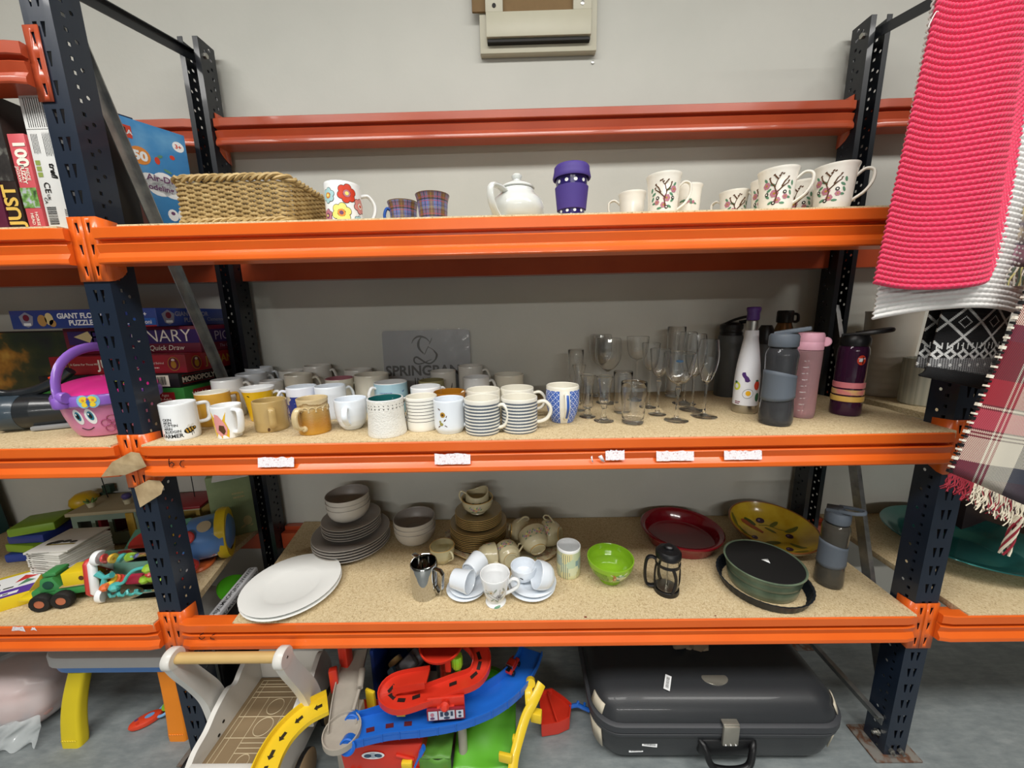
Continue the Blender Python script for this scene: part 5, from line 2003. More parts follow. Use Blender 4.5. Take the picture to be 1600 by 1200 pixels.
# pile on the saucers to the right
plate('saucer', 'flowered gilt-edged saucer under the pile of tipped teacups', 0.945, 0.265, Z1, 0.082, 0.013, M_plat, GL_, 0.5, None, 0, M_gild)
lying_cup('flowered teacup on the saucer whose round gilt foot faces forward right', 0.950, 0.222, Z1 + 0.056, 0.046, 0.062, (R_(70), 0, R_(18) + pi), None, 'cup', None, GL_, (R_(100), R_(50), R_(150)))
lying_cup('flowered teacup leaning at the right of the tipped pile', 1.010, 0.270, Z1 + 0.052, 0.043, 0.056, (R_(100), 0, R_(245)), None, 'cup', R_(100), GL_, (R_(160), R_(100), R_(40)))
lying_cup('flowered teacup at the left rear of the tipped pile', 0.898, 0.290, Z1 + 0.05, 0.043, 0.056, (R_(100), 0, R_(100)), None, 'cup', R_(100), GL_, (R_(-100), R_(-40)))

# white espresso cups and saucers, left
M_esp = M_bluewhite
for i in range(2):
    plate('saucer', '%s white saucer under the two tipped white espresso cups' % ('lower', 'upper')[i], 0.752 + 0.006 * i, 0.085 + 0.004 * i, Z1 + 0.0075 * i, 0.055 - 0.001 * i, 0.012, M_esp, 'small white saucers', 0.5)
lying_cup('front white espresso cup tipped over on the small saucers', 0.744, 0.066, Z1 + 0.048, 0.031, 0.052, (R_(88), 0, R_(68)), M_esp, 'taper', None, 'tipped espresso cups', None, 'espresso_cup', gilt=False)
lying_cup('rear white espresso cup tipped behind the front one', 0.772, 0.121, Z1 + 0.050, 0.031, 0.052, (R_(88), 0, R_(150)), M_esp, 'taper', None, 'tipped espresso cups', None, 'espresso_cup', gilt=False)
# right
for i in range(2):
    plate('saucer', '%s white saucer under the white teacup pair' % ('lower', 'upper')[i], 0.934 + 0.004 * i, 0.092 + 0.004 * i, Z1 + 0.0085 * i, 0.066 - 0.001 * i, 0.013, M_esp, 'larger white saucers', 0.5)
t, f, r = mug('teacup', 'white teacup standing upright on the larger saucers', 815, 890, 42, 0.042, Z1 + 0.0155, out=M_esp, style='round', ha=None, group=GL_, pos=(0.912, 0.112), r=0.037, cat='cup')
b = MB()
b.decal(cyl_map(f, R_(-100)), [(circ(0.0, 0.026, 0.005, 8, 0.0014, -0.3),), (circ(0.003, 0.0235, 0.003, 8, 0.001, -0.3),)], 0)
b.build('dark_mark', M_blkp, t)
lying_cup('white teacup tipped on its side with a small heart moulded on it', 0.967, 0.072, Z1 + 0.053, 0.037, 0.046, (R_(68), 0, R_(-76)), M_esp, 'round', None, GL_, None, gilt=False)

# tall white mug on a foot
M_spray = mat('grey_spray_print', '#8d8a86', 0.4)
t, f, r = mug('mug', 'white footed mug with a grey flower spray, in front of the tipped cups', 773, 893, 51, 0.0872, Z1, style='pedestal', ha=R_(-8), hw=0.026, th=0.0042, wide=1.3, k='ear', group=GL_, pos=(0.836, 0.042), r=0.040, zt=0.74, zl=0.3)
b = MB()
m0, m1, m2 = [cyl_map(f, R_(-86), q) for q in (0.0004, 0.0007, 0.001)]
for s_ in ([(-0.030, 0.060), (-0.016, 0.050), (-0.004, 0.040), (0.006, 0.028)], [(0.010, 0.064), (0.008, 0.052), (0.010, 0.040), (0.004, 0.026)], [(0.022, 0.052), (0.014, 0.044), (0.010, 0.038)], [(-0.026, 0.046), (-0.014, 0.038), (0.000, 0.030)]):
    b.tube([m0(x, y) for x, y in s_], 0.0006, 5, mi=0)
for x, y, R0 in ((0.006, 0.040, 0.0075), (-0.014, 0.055, 0.008), (0.016, 0.052, 0.005)):
    for i in range(5):
        a = 2 * pi * i / 5 + x * 90
        b.decal(m0, [(circ(x + R0 * 0.6 * cos(a), y + R0 * 0.6 * sin(a), R0 * 0.52, 9), 1 if x != 0.006 else 2)])
    b.decal(m2, [(circ(x, y, R0 * 0.28, 8), 3 if x == 0.006 else 4)])
for x, y, a in ((-0.010, 0.030, 0.9), (0.000, 0.027, 2.2), (0.014, 0.033, 0.7), (-0.024, 0.050, 0.2), (-0.003, 0.062, 1.0), (0.020, 0.060, 2.0)):
    b.decal(m1, [(circ(x, y, 0.0075, 10, 0.0022, a), 5)])
b.decal(m0, [(circ(0.002, 0.0055, 0.009, 12, 0.0026, 0.12), 6)])
b.build('spray_print', [M_spray, mat('cream_petal_print', '#dcd5c6', 0.4), mat('silver_petal_print', '#a9a9ad', 0.4), M_blkp, M_gold, mat('sage_print', '#a3aa9c', 0.4), M_greenp], t)

# patterned tumbler mug


def _patch(t):
    v = t.n('ShaderNodeTexVoronoi', distance='CHEBYCHEV')
    v.inputs['Scale'].default_value = 42
    v.inputs['Randomness'].default_value = 0.75
    o = t.xyz()
    an = t.math('MULTIPLY', t.math('ARCTAN2', o[1], o[0]), 0.033)
    cb = t.n('ShaderNodeCombineXYZ')
    t.l(an, cb.inputs[0])
    t.l(o[2], cb.inputs[1])
    t.l(cb.outputs[0], v.inputs['Vector'])
    sp = t.n('ShaderNodeSeparateColor')
    t.l(v.outputs['Color'], sp.inputs[0])
    c = t.ramp(sp.outputs[0], [(0.0, '#a9c6b4'), (0.3, '#d8cf94'), (0.5, '#b9cfc4'), (0.7, '#e0d69c'), (0.9, '#7d9aa0')])
    w = t.n('ShaderNodeTexWave', wave_type='BANDS', bands_direction='X')
    w.inputs['Scale'].default_value = 55
    t.l(cb.outputs[0], w.inputs['Vector'])
    k = t.math('MULTIPLY', t.math('GREATER_THAN', w.outputs[1], 0.8), t.math('GREATER_THAN', sp.outputs[1], 0.55))
    t.base(t.mix(k, c, rgb('#6d7f78')))


M_patch = nmat('patchwork_print', _patch, rough=0.3, coat=0.3)
t, f, r = mug('mug', 'tall mug with a green and yellow patchwork print, left of the lime bowl', 888, 849, 40, 0.0911, Z1, out=M_patch, ins=M_white, ha=R_(120), hm=M_white, hw=0.015, group=GL_, pos=(1.045, 0.153), r=0.0345, band=0.083)

# lime bowl
t = thing('bowl', 'lime green bowl with a small animal picture and lettering on its side', 'bowl', (1.160, 0.126, Z1), face_cam(1.160, 0.126))
b = MB()
SHAPES['bowl'] = [(0.0, 0.46), (0.12, 0.46), (0.16, 0.50), (0.3, 0.68), (0.5, 0.85), (0.75, 0.97), (1.0, 1.0)]
f = vessel(b, 'bowl', 0.0655, 0.070, 0.0035, 0, 0, 0.012, 48)
b.build('bowl_body', M_lime, t)
b = MB()
m0, m1, m2 = [cyl_map(f, R_(-74), q) for q in (0.0004, 0.0008, 0.0011)]
UPB = 0.007
m0, m1, m2 = [(lambda x, y, q=q: q(x, y + UPB)) for q in (m0, m1, m2)]
b.decal(m0, [([(-0.012, 0.026), (0.016, 0.024), (0.030, 0.034), (0.034, 0.053), (0.010, 0.052), (-0.016, 0.051)], 0)])
b.decal(m1, [(circ(-0.004, 0.037, 0.005, 12, 0.009), 1), (circ(-0.005, 0.047, 0.0035, 10), 1), (circ(-0.0085, 0.051, 0.0012, 8, 0.003), 1), (circ(0.004, 0.032, 0.003, 9, 0.002), 3), (circ(0.008, 0.03, 0.004, 9, 0.0018), 3)])
b.decal(m2, [(circ(-0.003, 0.037, 0.0025, 9, 0.005), 2)])
b.decal(m1, [(rect(0.0, 0.0475, 0.022, 0.0488), 3), (rect(0.004, 0.0445, 0.026, 0.0455), 3)])
m3 = cyl_map(f, R_(-116), 0.0006)
for i in range(5):
    b.scribble(m3, 0, 0.052 - i * 0.0058, 0.042, 0.0018, 4, i)
b.build('picture_print', [mat('sage_cream_print', '#cfd3ae', 0.3), mat('fawn_print', '#a9743c', 0.3), mat('fawn_light_print', '#e0c49c', 0.3), M_greenp, mat('deep_lime_print', '#557a1c', 0.3)], t)

# red baking dish
t = thing('baking_dish', 'round dark red glazed baking dish at the back of the lower shelf', 'dish', (1.440, 0.305, Z1))
r = 0.127
b = MB()
b.lathe([(0, 0.002), (r * 0.76, 0.002), (r * 0.79, 0), (r * 0.82, 0.002), (r * 0.90, 0.030), (r * 0.93, 0.036), (r, 0.041), (r * 1.01, 0.046), (r * 0.985, 0.0485), (r * 0.90, 0.045), (r * 0.87, 0.040), (r * 0.80, 0.010), (r * 0.74, 0.0065), (0, 0.006)], 56)
b.build('dish', M_red, t)

# yellow serving plate tilted against the wall side
M_yplate = nmat('olive_yellow_glaze', lambda t: t.base(t.ramp(t.noise(18, 4), [(0.3, '#c09a1e'), (0.7, '#d6b838')])), rough=0.2, coat=0.5)
t = thing('serving_bowl', 'wide yellow serving bowl painted with olives and chillies, behind the black-topped dish', 'bowl', (1.735, 0.300, Z1 + 0.0108), rot=(R_(7.5), R_(0), 0))
r = 0.128
b = MB()
b.lathe([(0, 0.003, 1), (r * 0.62, 0.003, 1), (r * 0.64, 0.0, 1), (r * 0.68, 0.003, 1), (r * 0.92, 0.028, 1), (r * 1.0, 0.043, 2), (r * 1.005, 0.046, 2), (r * 0.985, 0.0475, 2), (r * 0.96, 0.0455, 0), (r * 0.88, 0.032, 0), (r * 0.66, 0.012, 0), (r * 0.5, 0.0085, 0), (0, 0.008, 0)], 56)
b.build('bowl_body', [M_yplate, mat('buff_clay', '#a59a80', 0.5), mat('terracotta_rim', '#8a5426', 0.3, coat=0.3)], t)
b = MB()
pr_ = [(0, 0.008), (0.5, 0.0085), (0.66, 0.012), (0.88, 0.032), (0.96, 0.0455)]


def dishmap(off):
    def fn(x, y):
        q = sqrt(x * x + y * y) / r
        for (a, za), (c, zc) in zip(pr_, pr_[1:]):
            if q <= c:
                return Vector((x, y, za + (zc - za) * (q - a) / (c - a) + off))
        return Vector((x, y, 0.046 + off))
    return fn


d0, d1 = dishmap(0.0008), dishmap(0.0014)
M_ol = [mat('olive_black', '#3b2038', 0.3), mat('leaf_olive', '#6a6a24', 0.35), mat('chilli_paint', '#9c4e24', 0.35), mat('pepper_green', '#47531f', 0.35), mat('olive_light', '#7d6a90', 0.3)]
for x, y, R0 in ((0.005, 0.066, 0.014), (0.052, -0.012, 0.012), (-0.062, -0.014, 0.010), (0.012, -0.070, 0.011), (-0.01, 0.02, 0.0)):
    if R0:
        b.decal(d0, [(circ(x, y, R0 * 1.1, 14, R0 * 0.85, 0.5), 0)])
        b.decal(d1, [(circ(x - 0.003, y + 0.002, R0 * 0.4, 10, R0 * 0.25, 0.5), 4)])
for x, y, a, l in ((0.038, 0.045, 0.5, 0.022), (0.010, 0.018, -1.0, 0.018), (0.074, 0.012, 0.2, 0.024), (-0.020, -0.040, 0.05, 0.026), (0.045, -0.060, -0.9, 0.022), (-0.090, 0.020, -0.9, 0.022), (-0.094, 0.052, 1.4, 0.024), (0.030, -0.092, -0.4, 0.018)):
    b.decal(d0, [(circ(x, y, l, 12, l * 0.32, a), 1)])
b.decal(d0, [([(-0.062, 0.068), (-0.046, 0.072), (-0.034, 0.050), (-0.016, 0.012), (-0.024, 0.004), (-0.044, 0.030), (-0.062, 0.058)], 2), (circ(-0.034, 0.060, 0.020, 14, 0.012, -1.1), 3)])
for s_ in ([(-0.012, 0.045), (0.015, 0.042), (0.04, 0.02), (0.07, 0.006)], [(-0.088, 0.03), (-0.086, 0.004), (-0.07, -0.01)]):
    b.tube([d0(x, y) for x, y in s_], 0.0011, 5, mi=1)
b.build('painted_fruit', M_ol, t)

# flan tin ring, and the black-topped green dish standing in it
t = thing('flan_ring', 'dark fluted flan tin ring without its base, round the green dish', 'tin', (1.574, 0.094, Z1))
r = 0.110
b = MB()
fl = lambda a, z: 1 + 0.010 * abs(sin(20 * a))
b.lathe([(r * 0.90, 0.0006), (r * 0.93, 0.0004), (r * 0.955, 0.004), (r * 1.0, 0.022), (r * 1.03, 0.0245), (r * 1.035, 0.026), (r * 1.0, 0.0262), (r * 0.975, 0.0225), (r * 0.93, 0.004), (r * 0.89, 0.0022), (r * 0.88, 0.0012), (r * 0.90, 0.0006)], 160, rf=fl)
b.build('fluted_ring', M_tin, t, sharp=60)
t = thing('casserole_dish', 'mottled green round dish with a flat black top bearing a white triangle', 'dish', (1.578, 0.103, Z1))
r = 0.095
b = MB()
b.lathe([(0, 0.002), (r * 0.80, 0.002), (r * 0.84, 0), (r * 0.87, 0.004), (r * 0.90, 0.016), (r * 0.91, 0.034), (r * 0.94, 0.037), (r * 0.95, 0.046), (r * 1.0, 0.062), (r * 1.03, 0.066), (r * 1.03, 0.0685), (r * 1.0, 0.0695), (r * 0.975, 0.0675), (r * 0.97, 0.064)], 56)
b.build('dish', M_pgreen, t)
b = MB()
b.lathe([(0, 0.0655), (r * 0.968, 0.0655), (r * 0.972, 0.0672), (r * 0.96, 0.0682), (0, 0.0682)], 56)
lidp = b.build('black_top', mat('matt_black', '#0d0c0c', 0.75, vary=0.05), t)
b = MB()
b.poly([(-0.005, 0.003, 0.0686), (0.015, 0.006, 0.0686), (0.009, -0.013, 0.0686)])
b.build('white_sticker', M_white, t, solid=0.0003)

# french press
t = thing('french_press', 'small black-framed glass french press with its plunger down', 'coffee press', (1.302, 0.077, Z1), face_cam(1.302, 0.077))
RP = 0.031
turned('beaker', t, [(0, 0.006), (RP * 0.94, 0.006), (RP * 0.97, 0.009), (RP * 0.97, 0.108), (RP * 0.94, 0.108), (RP * 0.94, 0.011), (0, 0.0085)], mat('beaker_glass', '#f4f6f6', 0.02, trans=1.0, ior=1.2, vary=0))
b = MB()
b.lathe([(0, 0), (RP * 1.04, 0), (RP * 1.07, 0.003), (RP * 1.05, 0.012), (RP * 0.99, 0.013), (RP * 0.99, 0.0055), (0, 0.0055)], 40)
b.lathe([(RP * 0.985, 0.082), (RP * 1.05, 0.082), (RP * 1.05, 0.090), (RP * 0.985, 0.090), (RP * 0.985, 0.082)], 40)
for a in (R_(-62), R_(-150), R_(28), R_(118)):
    P = []
    for i in range(9):
        z_ = 0.010 + 0.074 * i / 8
        aa = a + 0.32 * sin(pi * i / 8) * (1 if a in (R_(-62), R_(118)) else -1)
        P.append((RP * 1.02 * cos(aa), RP * 1.02 * sin(aa), z_))
    b.tube(P, 0.0032, 8, flat=(0.6, 1.4), up=(cos(a), sin(a), 0.01))
b.build('frame', M_blk, t)
b = MB()
ha_ = R_(-168)
P = spline([(q * cos(ha_), q * sin(ha_), z_) for q, z_ in ((RP * 1.0, 0.094), (RP * 1.4, 0.098), (RP * 1.75, 0.088), (RP * 1.85, 0.05), (RP * 1.72, 0.018), (RP * 1.4, 0.010), (RP * 1.0, 0.012))], 5)
b.tube(P, 0.0052, 8, flat=(0.8, 1.3), up=(cos(ha_), sin(ha_), 0.01))
b.build('handle', M_blk, t)
b = MB()
b.lathe([(RP * 0.90, 0.104), (RP * 1.04, 0.104), (RP * 1.06, 0.108), (RP * 1.05, 0.118), (RP * 0.9, 0.124), (RP * 0.4, 0.127), (0.0125, 0.127), (0.012, 0.130), (0.0128, 0.134), (0.009, 0.1375), (0, 0.138)], 40)
b.build('lid', M_blk, t)
b = MB()
b.tube([(0, 0, 0.012), (0, 0, 0.122)], 0.002, 8)
b.lathe([(0, 0.0112), (RP * 0.9, 0.0112), (RP * 0.9, 0.0155), (RP * 0.5, 0.017), (0, 0.017)], 32)
b.build('plunger', M_steel, t)

wavy_bottle('smoky clear bottle with a slate sleeve and loop lid, on the lower shelf', 1.758, 0.098, Z1, 0.0318, 0.232, None, M_smoke2, M_slate, M_slate, 2)
# little stains and chips on the board's front edge
for u, v, s_ in ((915, 964, 0.004), (1062, 961, 0.002), (1118, 962, 0.0025)):
    p = at_z(u, v, Z1 + 0.0004)
    if p.y < YF + 0.003:
        p.y = YF + 0.004
    b = MB()
    b.prism([(s_ * (1 + 0.3 * sin(5 * q)) * cos(q), 0.6 * s_ * (1 + 0.3 * cos(3 * q)) * sin(q)) for q in [2 * pi * i / 10 for i in range(10)]], 0.0002, 0.0006)
    tag(b.build('stain', mat('rust_stain', '#7a3a2c', 0.7), loc=(p.x, p.y, Z1)), {915: 'round rusty stain on the board below the lime bowl', 1062: 'left of two tiny rusty marks right of the french press, board front', 1118: 'tiny rusty mark on the board edge below the green dish'}[u], 'stain')

# ------------------------------------------------------------------ bay at left: boxes upright on the top shelf
def ctext(b, o, ex, ey, txt, size, x, y, mi=0, align='CENTER', bold=0.01, slant=0.0, off=0.0004):
    b.text(plane_map(o, ex, ey, off), txt, size, x, y, align, mi, slant=slant, bold=bold)


M_card_w = mat('white_card', '#d9d9d6', 0.5, vary=0.03)
M_card_dk = mat('dark_card', '#1c1917', 0.45, vary=0.25, vscale=30)
M_card_red = mat('coral_card', '#c8535a', 0.45, vary=0.05)
M_card_brown = mat('brown_card', '#2c1f1a', 0.45, vary=0.3, vscale=25)
M_cream_p = mat('cream_print', '#efe8d8', 0.5)
M_goldp = mat('straw_print', '#d9b355', 0.5)
M_leafp = nmat('leafy_picture', lambda t: t.base(t.ramp(t.noise(60, 5), [(0.35, '#2f4a2a'), (0.5, '#6f9a4a'), (0.62, '#b9b7c8')])), rough=0.5)
M_night = nmat('dark_picture', lambda t: t.base(t.ramp(t.noise(22, 5), [(0.4, '#171413'), (0.55, '#2e2a28'), (0.68, '#8a8a80')])), rough=0.5)
GX = 'upright boxes on the top left shelf'


def spine_box(x0, x1, h, label, m, depth=0.14, y=0.02, name='puzzle_box'):
    t = thing(name, label, 'box', ((x0 + x1) / 2 + 0.010, y, Z3), 0, GX)
    b = MB()
    b.box((0, depth / 2, h / 2), (x1 - x0 - 0.001, depth, h), bev=0.0015)
    b.build('carton', m, t)
    return t


EXZ, EZ = Vector((0, 0, 1)), Vector((0, 0, 1))
UP = dict(ex=(0, 0, 1), ey=(-1, 0, 0))          # reads upward
DN = dict(ex=(0, 0, -1), ey=(1, 0, 0))          # reads downward
t = spine_box(-0.110, -0.058, 0.272, 'tall white-spined box with small print and a barcode, beside the front post', M_card_w)
b = MB()
rr = random.Random(3)
for col in range(9):
    x = 0.020 - col * 0.0046
    b.poly([(x, -0.0005, 0.200), (x + 0.0012, -0.0005, 0.200), (x + 0.0012, -0.0005, 0.255 - 0.004 * rr.random()), (x, -0.0005, 0.255)])
for col in range(5):
    x = 0.006 + col * 0.0034
    b.poly([(x, -0.0005, 0.145 + 0.006 * rr.random()), (x + 0.001, -0.0005, 0.145), (x + 0.001, -0.0005, 0.192), (x, -0.0005, 0.192 - 0.01 * rr.random())])
for col in range(5):
    x = -0.018 + col * 0.003
    b.poly([(x, -0.0005, 0.15 + 0.004 * rr.random()), (x + 0.0008, -0.0005, 0.15), (x + 0.0008, -0.0005, 0.188), (x, -0.0005, 0.188)])
b.poly([(-0.024, -0.0005, 0.1962), (0.022, -0.0005, 0.1962), (0.022, -0.0005, 0.1968), (-0.024, -0.0005, 0.1968)])
z = 0.012
while z < 0.046:
    w_ = rr.choice((0.0006, 0.0012, 0.0018))
    b.poly([(-0.020, -0.0005, z), (0.000, -0.0005, z), (0.000, -0.0005, z + w_), (-0.020, -0.0005, z + w_)])
    z += w_ + rr.choice((0.0008, 0.0014))
ctext(b, (0, -0.0005, 0), (0, 0, -1), (1, 0, 0), 'CE', 0.018, -0.085, -0.014)
ctext(b, (0, -0.0005, 0), (0, 0, -1), (1, 0, 0), 'UK', 0.009, -0.066, -0.012)
ctext(b, (0, -0.0005, 0), (0, 0, -1), (1, 0, 0), 'CA', 0.009, -0.060, -0.020)
ctext(b, (0, -0.0005, 0), (0, 0, -1), (1, 0, 0), 'trefl', 0.017, -0.118, 0.007, slant=0.2, bold=0.03)
ctext(b, (0, -0.0005, 0), (0, 0, -1), (1, 0, 0), 'AGES 10+', 0.006, -0.03, 0.018)
b.build('small_print', M_blkp, t)
b = MB()
for k in range(3):
    b.poly([(-0.021, -0.0006, 0.106 + k * 0.0115), (-0.011, -0.0006, 0.106 + k * 0.0115), (-0.011, -0.0006, 0.115 + k * 0.0115), (-0.021, -0.0006, 0.115 + k * 0.0115)])
b.build('green_symbols', mat('moss_print', '#8a9a4c', 0.5), t)
t = spine_box(-0.153, -0.116, 0.190, 'coral red box spine reading 100, next to the white-spined box', M_card_red)
b = MB()
ctext(b, (0, -0.0005, 0), (0, 0, -1), (1, 0, 0), '100', 0.034, -0.152, -0.008, bold=0.04)
ctext(b, (0, -0.0005, 0), (0, 0, -1), (1, 0, 0), 'PIECE', 0.010, -0.112, 0.005, bold=0.01)
ctext(b, (0, -0.0005, 0), (0, 0, -1), (1, 0, 0), 'FUZZY', 0.012, -0.112, -0.005, bold=0.03)
ctext(b, (0, -0.0005, 0), (0, 0, -1), (1, 0, 0), 'JIGSAW', 0.009, -0.112, -0.014, bold=0.01)
ctext(b, (0, -0.0005, 0), (0, 0, -1), (1, 0, 0), 'HORSE', 0.009, -0.024, 0.003)
ctext(b, (0, -0.0005, 0), (0, 0, -1), (1, 0, 0), 'HEAD', 0.009, -0.024, -0.007)
b.build('lettering', M_cream_p, t)
b = MB()
b.poly([(-0.0175, -0.0006, 0.046), (0.0175, -0.0006, 0.046), (0.0175, -0.0006, 0.086), (-0.0175, -0.0006, 0.086)])
b.build('picture_print', M_leafp, t)
t = spine_box(-0.192, -0.158, 0.262, 'dark brown box spine reading JUST in straw letters, second from the frame edge', M_card_brown)
b = MB()
ctext(b, (0, -0.0005, 0), (0, 0, 1), (-1, 0, 0), 'JUST', 0.040, 0.052, -0.012, bold=0.03)
b.build('lettering', M_goldp, t)
b = MB()
b.poly([(-0.0165, -0.0006, 0.10), (0.0165, -0.0006, 0.10), (0.0165, -0.0006, 0.258), (-0.0165, -0.0006, 0.258)])
b.build('picture_print', M_night, t)
t = spine_box(-0.236, -0.197, 0.240, 'pink-edged dark box at the very left edge of the top shelf', mat('magenta_card', '#5a1d38', 0.45, vary=0.3))
t = spine_box(-0.054, -0.033, 0.262, 'thin black box wedged between the white-spined box and the front post', M_card_dk, y=0.07, depth=0.09)

# modelling-clay box, standing at an angle behind the front post
M_sky = nmat('blue_picture', lambda t: t.base(t.ramp(t.noise(9, 4), [(0.3, '#2c6ea8'), (0.55, '#3d86bf'), (0.75, '#6fa9d2')])), rough=0.4, coat=0.3)
M_ltb = mat('light_blue_card', '#8fbede', 0.4, coat=0.3, vary=0.04)
p0, p1 = Vector((-0.112, 0.188, Z3)), Vector((-0.029, 0.338, Z3))
e = (p1 - p0)
Lc = e.length
HCB = 0.319
t = thing('clay_kit_box', 'blue modelling clay box with a cloud label, behind the front left post', 'box', p0, atan2(e.y, e.x))
b = MB()
b.box((Lc / 2, 0.035, HCB / 2), (Lc, 0.070, HCB), bev=0.0015)
b.build('carton', M_sky, t)
b = MB()
b.poly([(-0.0006, 0.001, 0.002), (-0.0006, 0.069, 0.002), (-0.0006, 0.069, HCB - 0.002), (-0.0006, 0.001, HCB - 0.002)])
b.poly([(0.001, -0.0006, 0.001), (0.012, -0.0006, 0.001), (0.012, -0.0006, HCB - 0.001), (0.001, -0.0006, HCB - 0.001)])
b.build('side_panel', M_ltb, t)
mp, mp2, mp3 = [(lambda x, y, q=q: Vector((x * Lc / 0.144, -q, y * HCB / 0.262))) for q in (0.0006, 0.001, 0.0014)]
b = MB()
b.decal(mp, [(circ(0.066, 0.143, 0.022, 16, 0.017), 0), (circ(0.090, 0.149, 0.020, 16, 0.018), 0), (circ(0.112, 0.143, 0.020, 16, 0.017), 0), (circ(0.080, 0.129, 0.020, 16, 0.014), 0), (circ(0.104, 0.128, 0.020, 16, 0.014), 0), (circ(0.090, 0.139, 0.036, 20, 0.016), 0)])
b.decal(mp, [(circ(0.055, 0.192, 0.018, 20), 1), (circ(0.128, 0.232, 0.011, 18), 0), (rect(0.022, 0.222, 0.048, 0.246), 3)])
b.decal(mp, [(circ(0.034, 0.075, 0.030, 18, 0.062), 2), (circ(0.118, 0.080, 0.013, 14, 0.016), 0), (circ(0.096, 0.078, 0.010, 12, 0.013), 0), (circ(0.09, 0.20, 0.006, 8, 0.003, 0.5), 4), (circ(0.10, 0.172, 0.008, 8, 0.003, -0.4), 4), (circ(0.113, 0.205, 0.005, 8), 3), (circ(0.084, 0.19, 0.005, 8, 0.008), 3)])
b.decal(mp2, [(circ(0.118, 0.085, 0.007, 10, 0.006), 2), (circ(0.118, 0.060, 0.015, 12, 0.004), 6), (circ(0.096, 0.082, 0.004, 10), 5), (circ(0.04, 0.012, 0.008, 10, 0.003), 6)])
b.text(mp3, 'Air-Dry', 0.018, 0.088, 0.146, mi=5, bold=0.02)
b.text(mp3, 'Modeling Clay', 0.0155, 0.092, 0.127, mi=5, bold=0.02)
b.text(mp2, '50', 0.025, 0.055, 0.183, mi=0, bold=0.05)
b.text(mp2, '3+', 0.012, 0.128, 0.228, mi=3, bold=0.03)
b.text(mp2, 'ARA', 0.013, 0.036, 0.229, mi=0, bold=0.02)
b.build('label_print', [M_white, M_orangep, mat('brown_dough_print', '#6e3c34', 0.5), M_redp, M_greenp, M_purp, M_yellp], t)
t = thing('game_box', 'dark blue box standing behind the modelling clay box', 'box', (-0.178, 0.226, Z3), R_(61), GX)
b = MB()
b.box((0.0445, 0.02, 0.1755), (0.089, 0.04, 0.351), bev=0.0015)
b.build('carton', mat('midnight_card', '#1d2746', 0.4, coat=0.2, vary=0.15), t)
b = MB()
ctext(b, (0, -0.0005, 0), (0, 0, -1), (1, 0, 0), 'PJS', 0.022, -0.322, 0.066)
b.poly([(0.022, -0.0006, 0.312), (0.058, -0.0006, 0.312), (0.058, -0.0006, 0.342), (0.022, -0.0006, 0.342)], 1)
b.build('label_print', [M_white, mat('steel_blue_print', '#5a7fae', 0.5)], t)

# ------------------------------------------------------------------ games stacked on the middle shelf, left bay
GG = 'board games stacked behind the left post'
M_bred = mat('game_red', '#9c1c26', 0.4, coat=0.2, vary=0.08)
M_bpur = mat('game_purple', '#38225f', 0.4, coat=0.2, vary=0.08)
M_bmar = mat('game_maroon', '#6e1830', 0.4, coat=0.2, vary=0.1)
M_bgreen = mat('game_green', '#2e7a33', 0.4, coat=0.2, vary=0.08)
M_bblk = mat('game_black', '#161416', 0.4, coat=0.2, vary=0.15)
M_bblue = mat('game_blue', '#2a3f86', 0.4, coat=0.2, vary=0.08)


def game(x0, x1, y0, z0, z1, depth, label, m, name='board_game_box'):
    t = thing(name, label, 'game box', (x0, y0, z0), 0, GG)
    b = MB()
    w = x1 - x0
    h = z1 - z0 - 0.0008
    b.box((w / 2, depth / 2, h / 2), (w, depth, h), bev=0.0012)
    b.build('carton', m, t)
    F = lambda off=0.0004: plane_map((0, 0, 0), (1, 0, 0), (0, 0, 1), off)
    S = lambda off=0.0004: plane_map((w, 0, 0), (0, 1, 0), (0, 0, 1), off)
    return t, F, S, w, h


XR = -0.032
zz = [Z2, 0.985, 1.032, 1.073, 1.126, 1.204, 1.256]
t, F, S, w, h = game(-0.50, -0.115, 0.205, zz[0], zz[1], 0.22, 'black box with a large pale S, bottom of the game stack', M_bblk)
b = MB()
b.text(F(), 'S', 0.034, w - 0.045, 0.010, bold=0.04)
b.decal(F(), [(rect(w - 0.16, 0.012, w - 0.09, 0.030),)], 0)
b.build('lettering', M_cream_p, t)
t, F, S, w, h = game(-0.52, XR - 0.014, 0.205, zz[1], zz[2], 0.23, 'green and red game box second from the bottom of the stack', M_bgreen)
b = MB()
b.decal(F(), [(rect(w - 0.135, 0.006, w - 0.028, 0.034), 0)])
b.decal(S(), [(rect(0.03, 0.008, 0.125, 0.036), 0)])
b.text(F(0.0008), 'Ages', 0.011, w - 0.055, 0.022, mi=1)
b.text(F(0.0008), '8-Adult', 0.011, w - 0.055, 0.010, mi=1)
b.text(F(0.0008), '2-6', 0.011, w - 0.112, 0.012, mi=1)
b.decal(F(0.0008), [(rect(w - 0.086, 0.008, w - 0.085, 0.032), 1)])
b.text(S(0.0008), 'Waddingtons', 0.019, 0.077, 0.015, mi=1, bold=0.02)
b.decal(F(), [(rect(0.10, 0.006, 0.16, 0.034), 0)])
b.text(F(0.0008), 'Waddingtons', 0.011, 0.13, 0.018, mi=1)
b.build('label_print', [M_bred, M_cream_p], t)
t, F, S, w, h = game(-0.455, XR - 0.022, 0.205, zz[2], zz[3], 0.23, 'black property game box with a barcode end', M_bblk)
b = MB()
b.decal(F(), [(rect(w - 0.092, 0.004, w - 0.028, 0.036), 0)])
rr = random.Random(9)
x = w - 0.083
while x < w - 0.037:
    q = rr.choice((0.0008, 0.0016, 0.0024))
    b.decal(F(0.0008), [(rect(x, 0.009, x + q, 0.033), 1)])
    x += q + rr.choice((0.001, 0.0018))
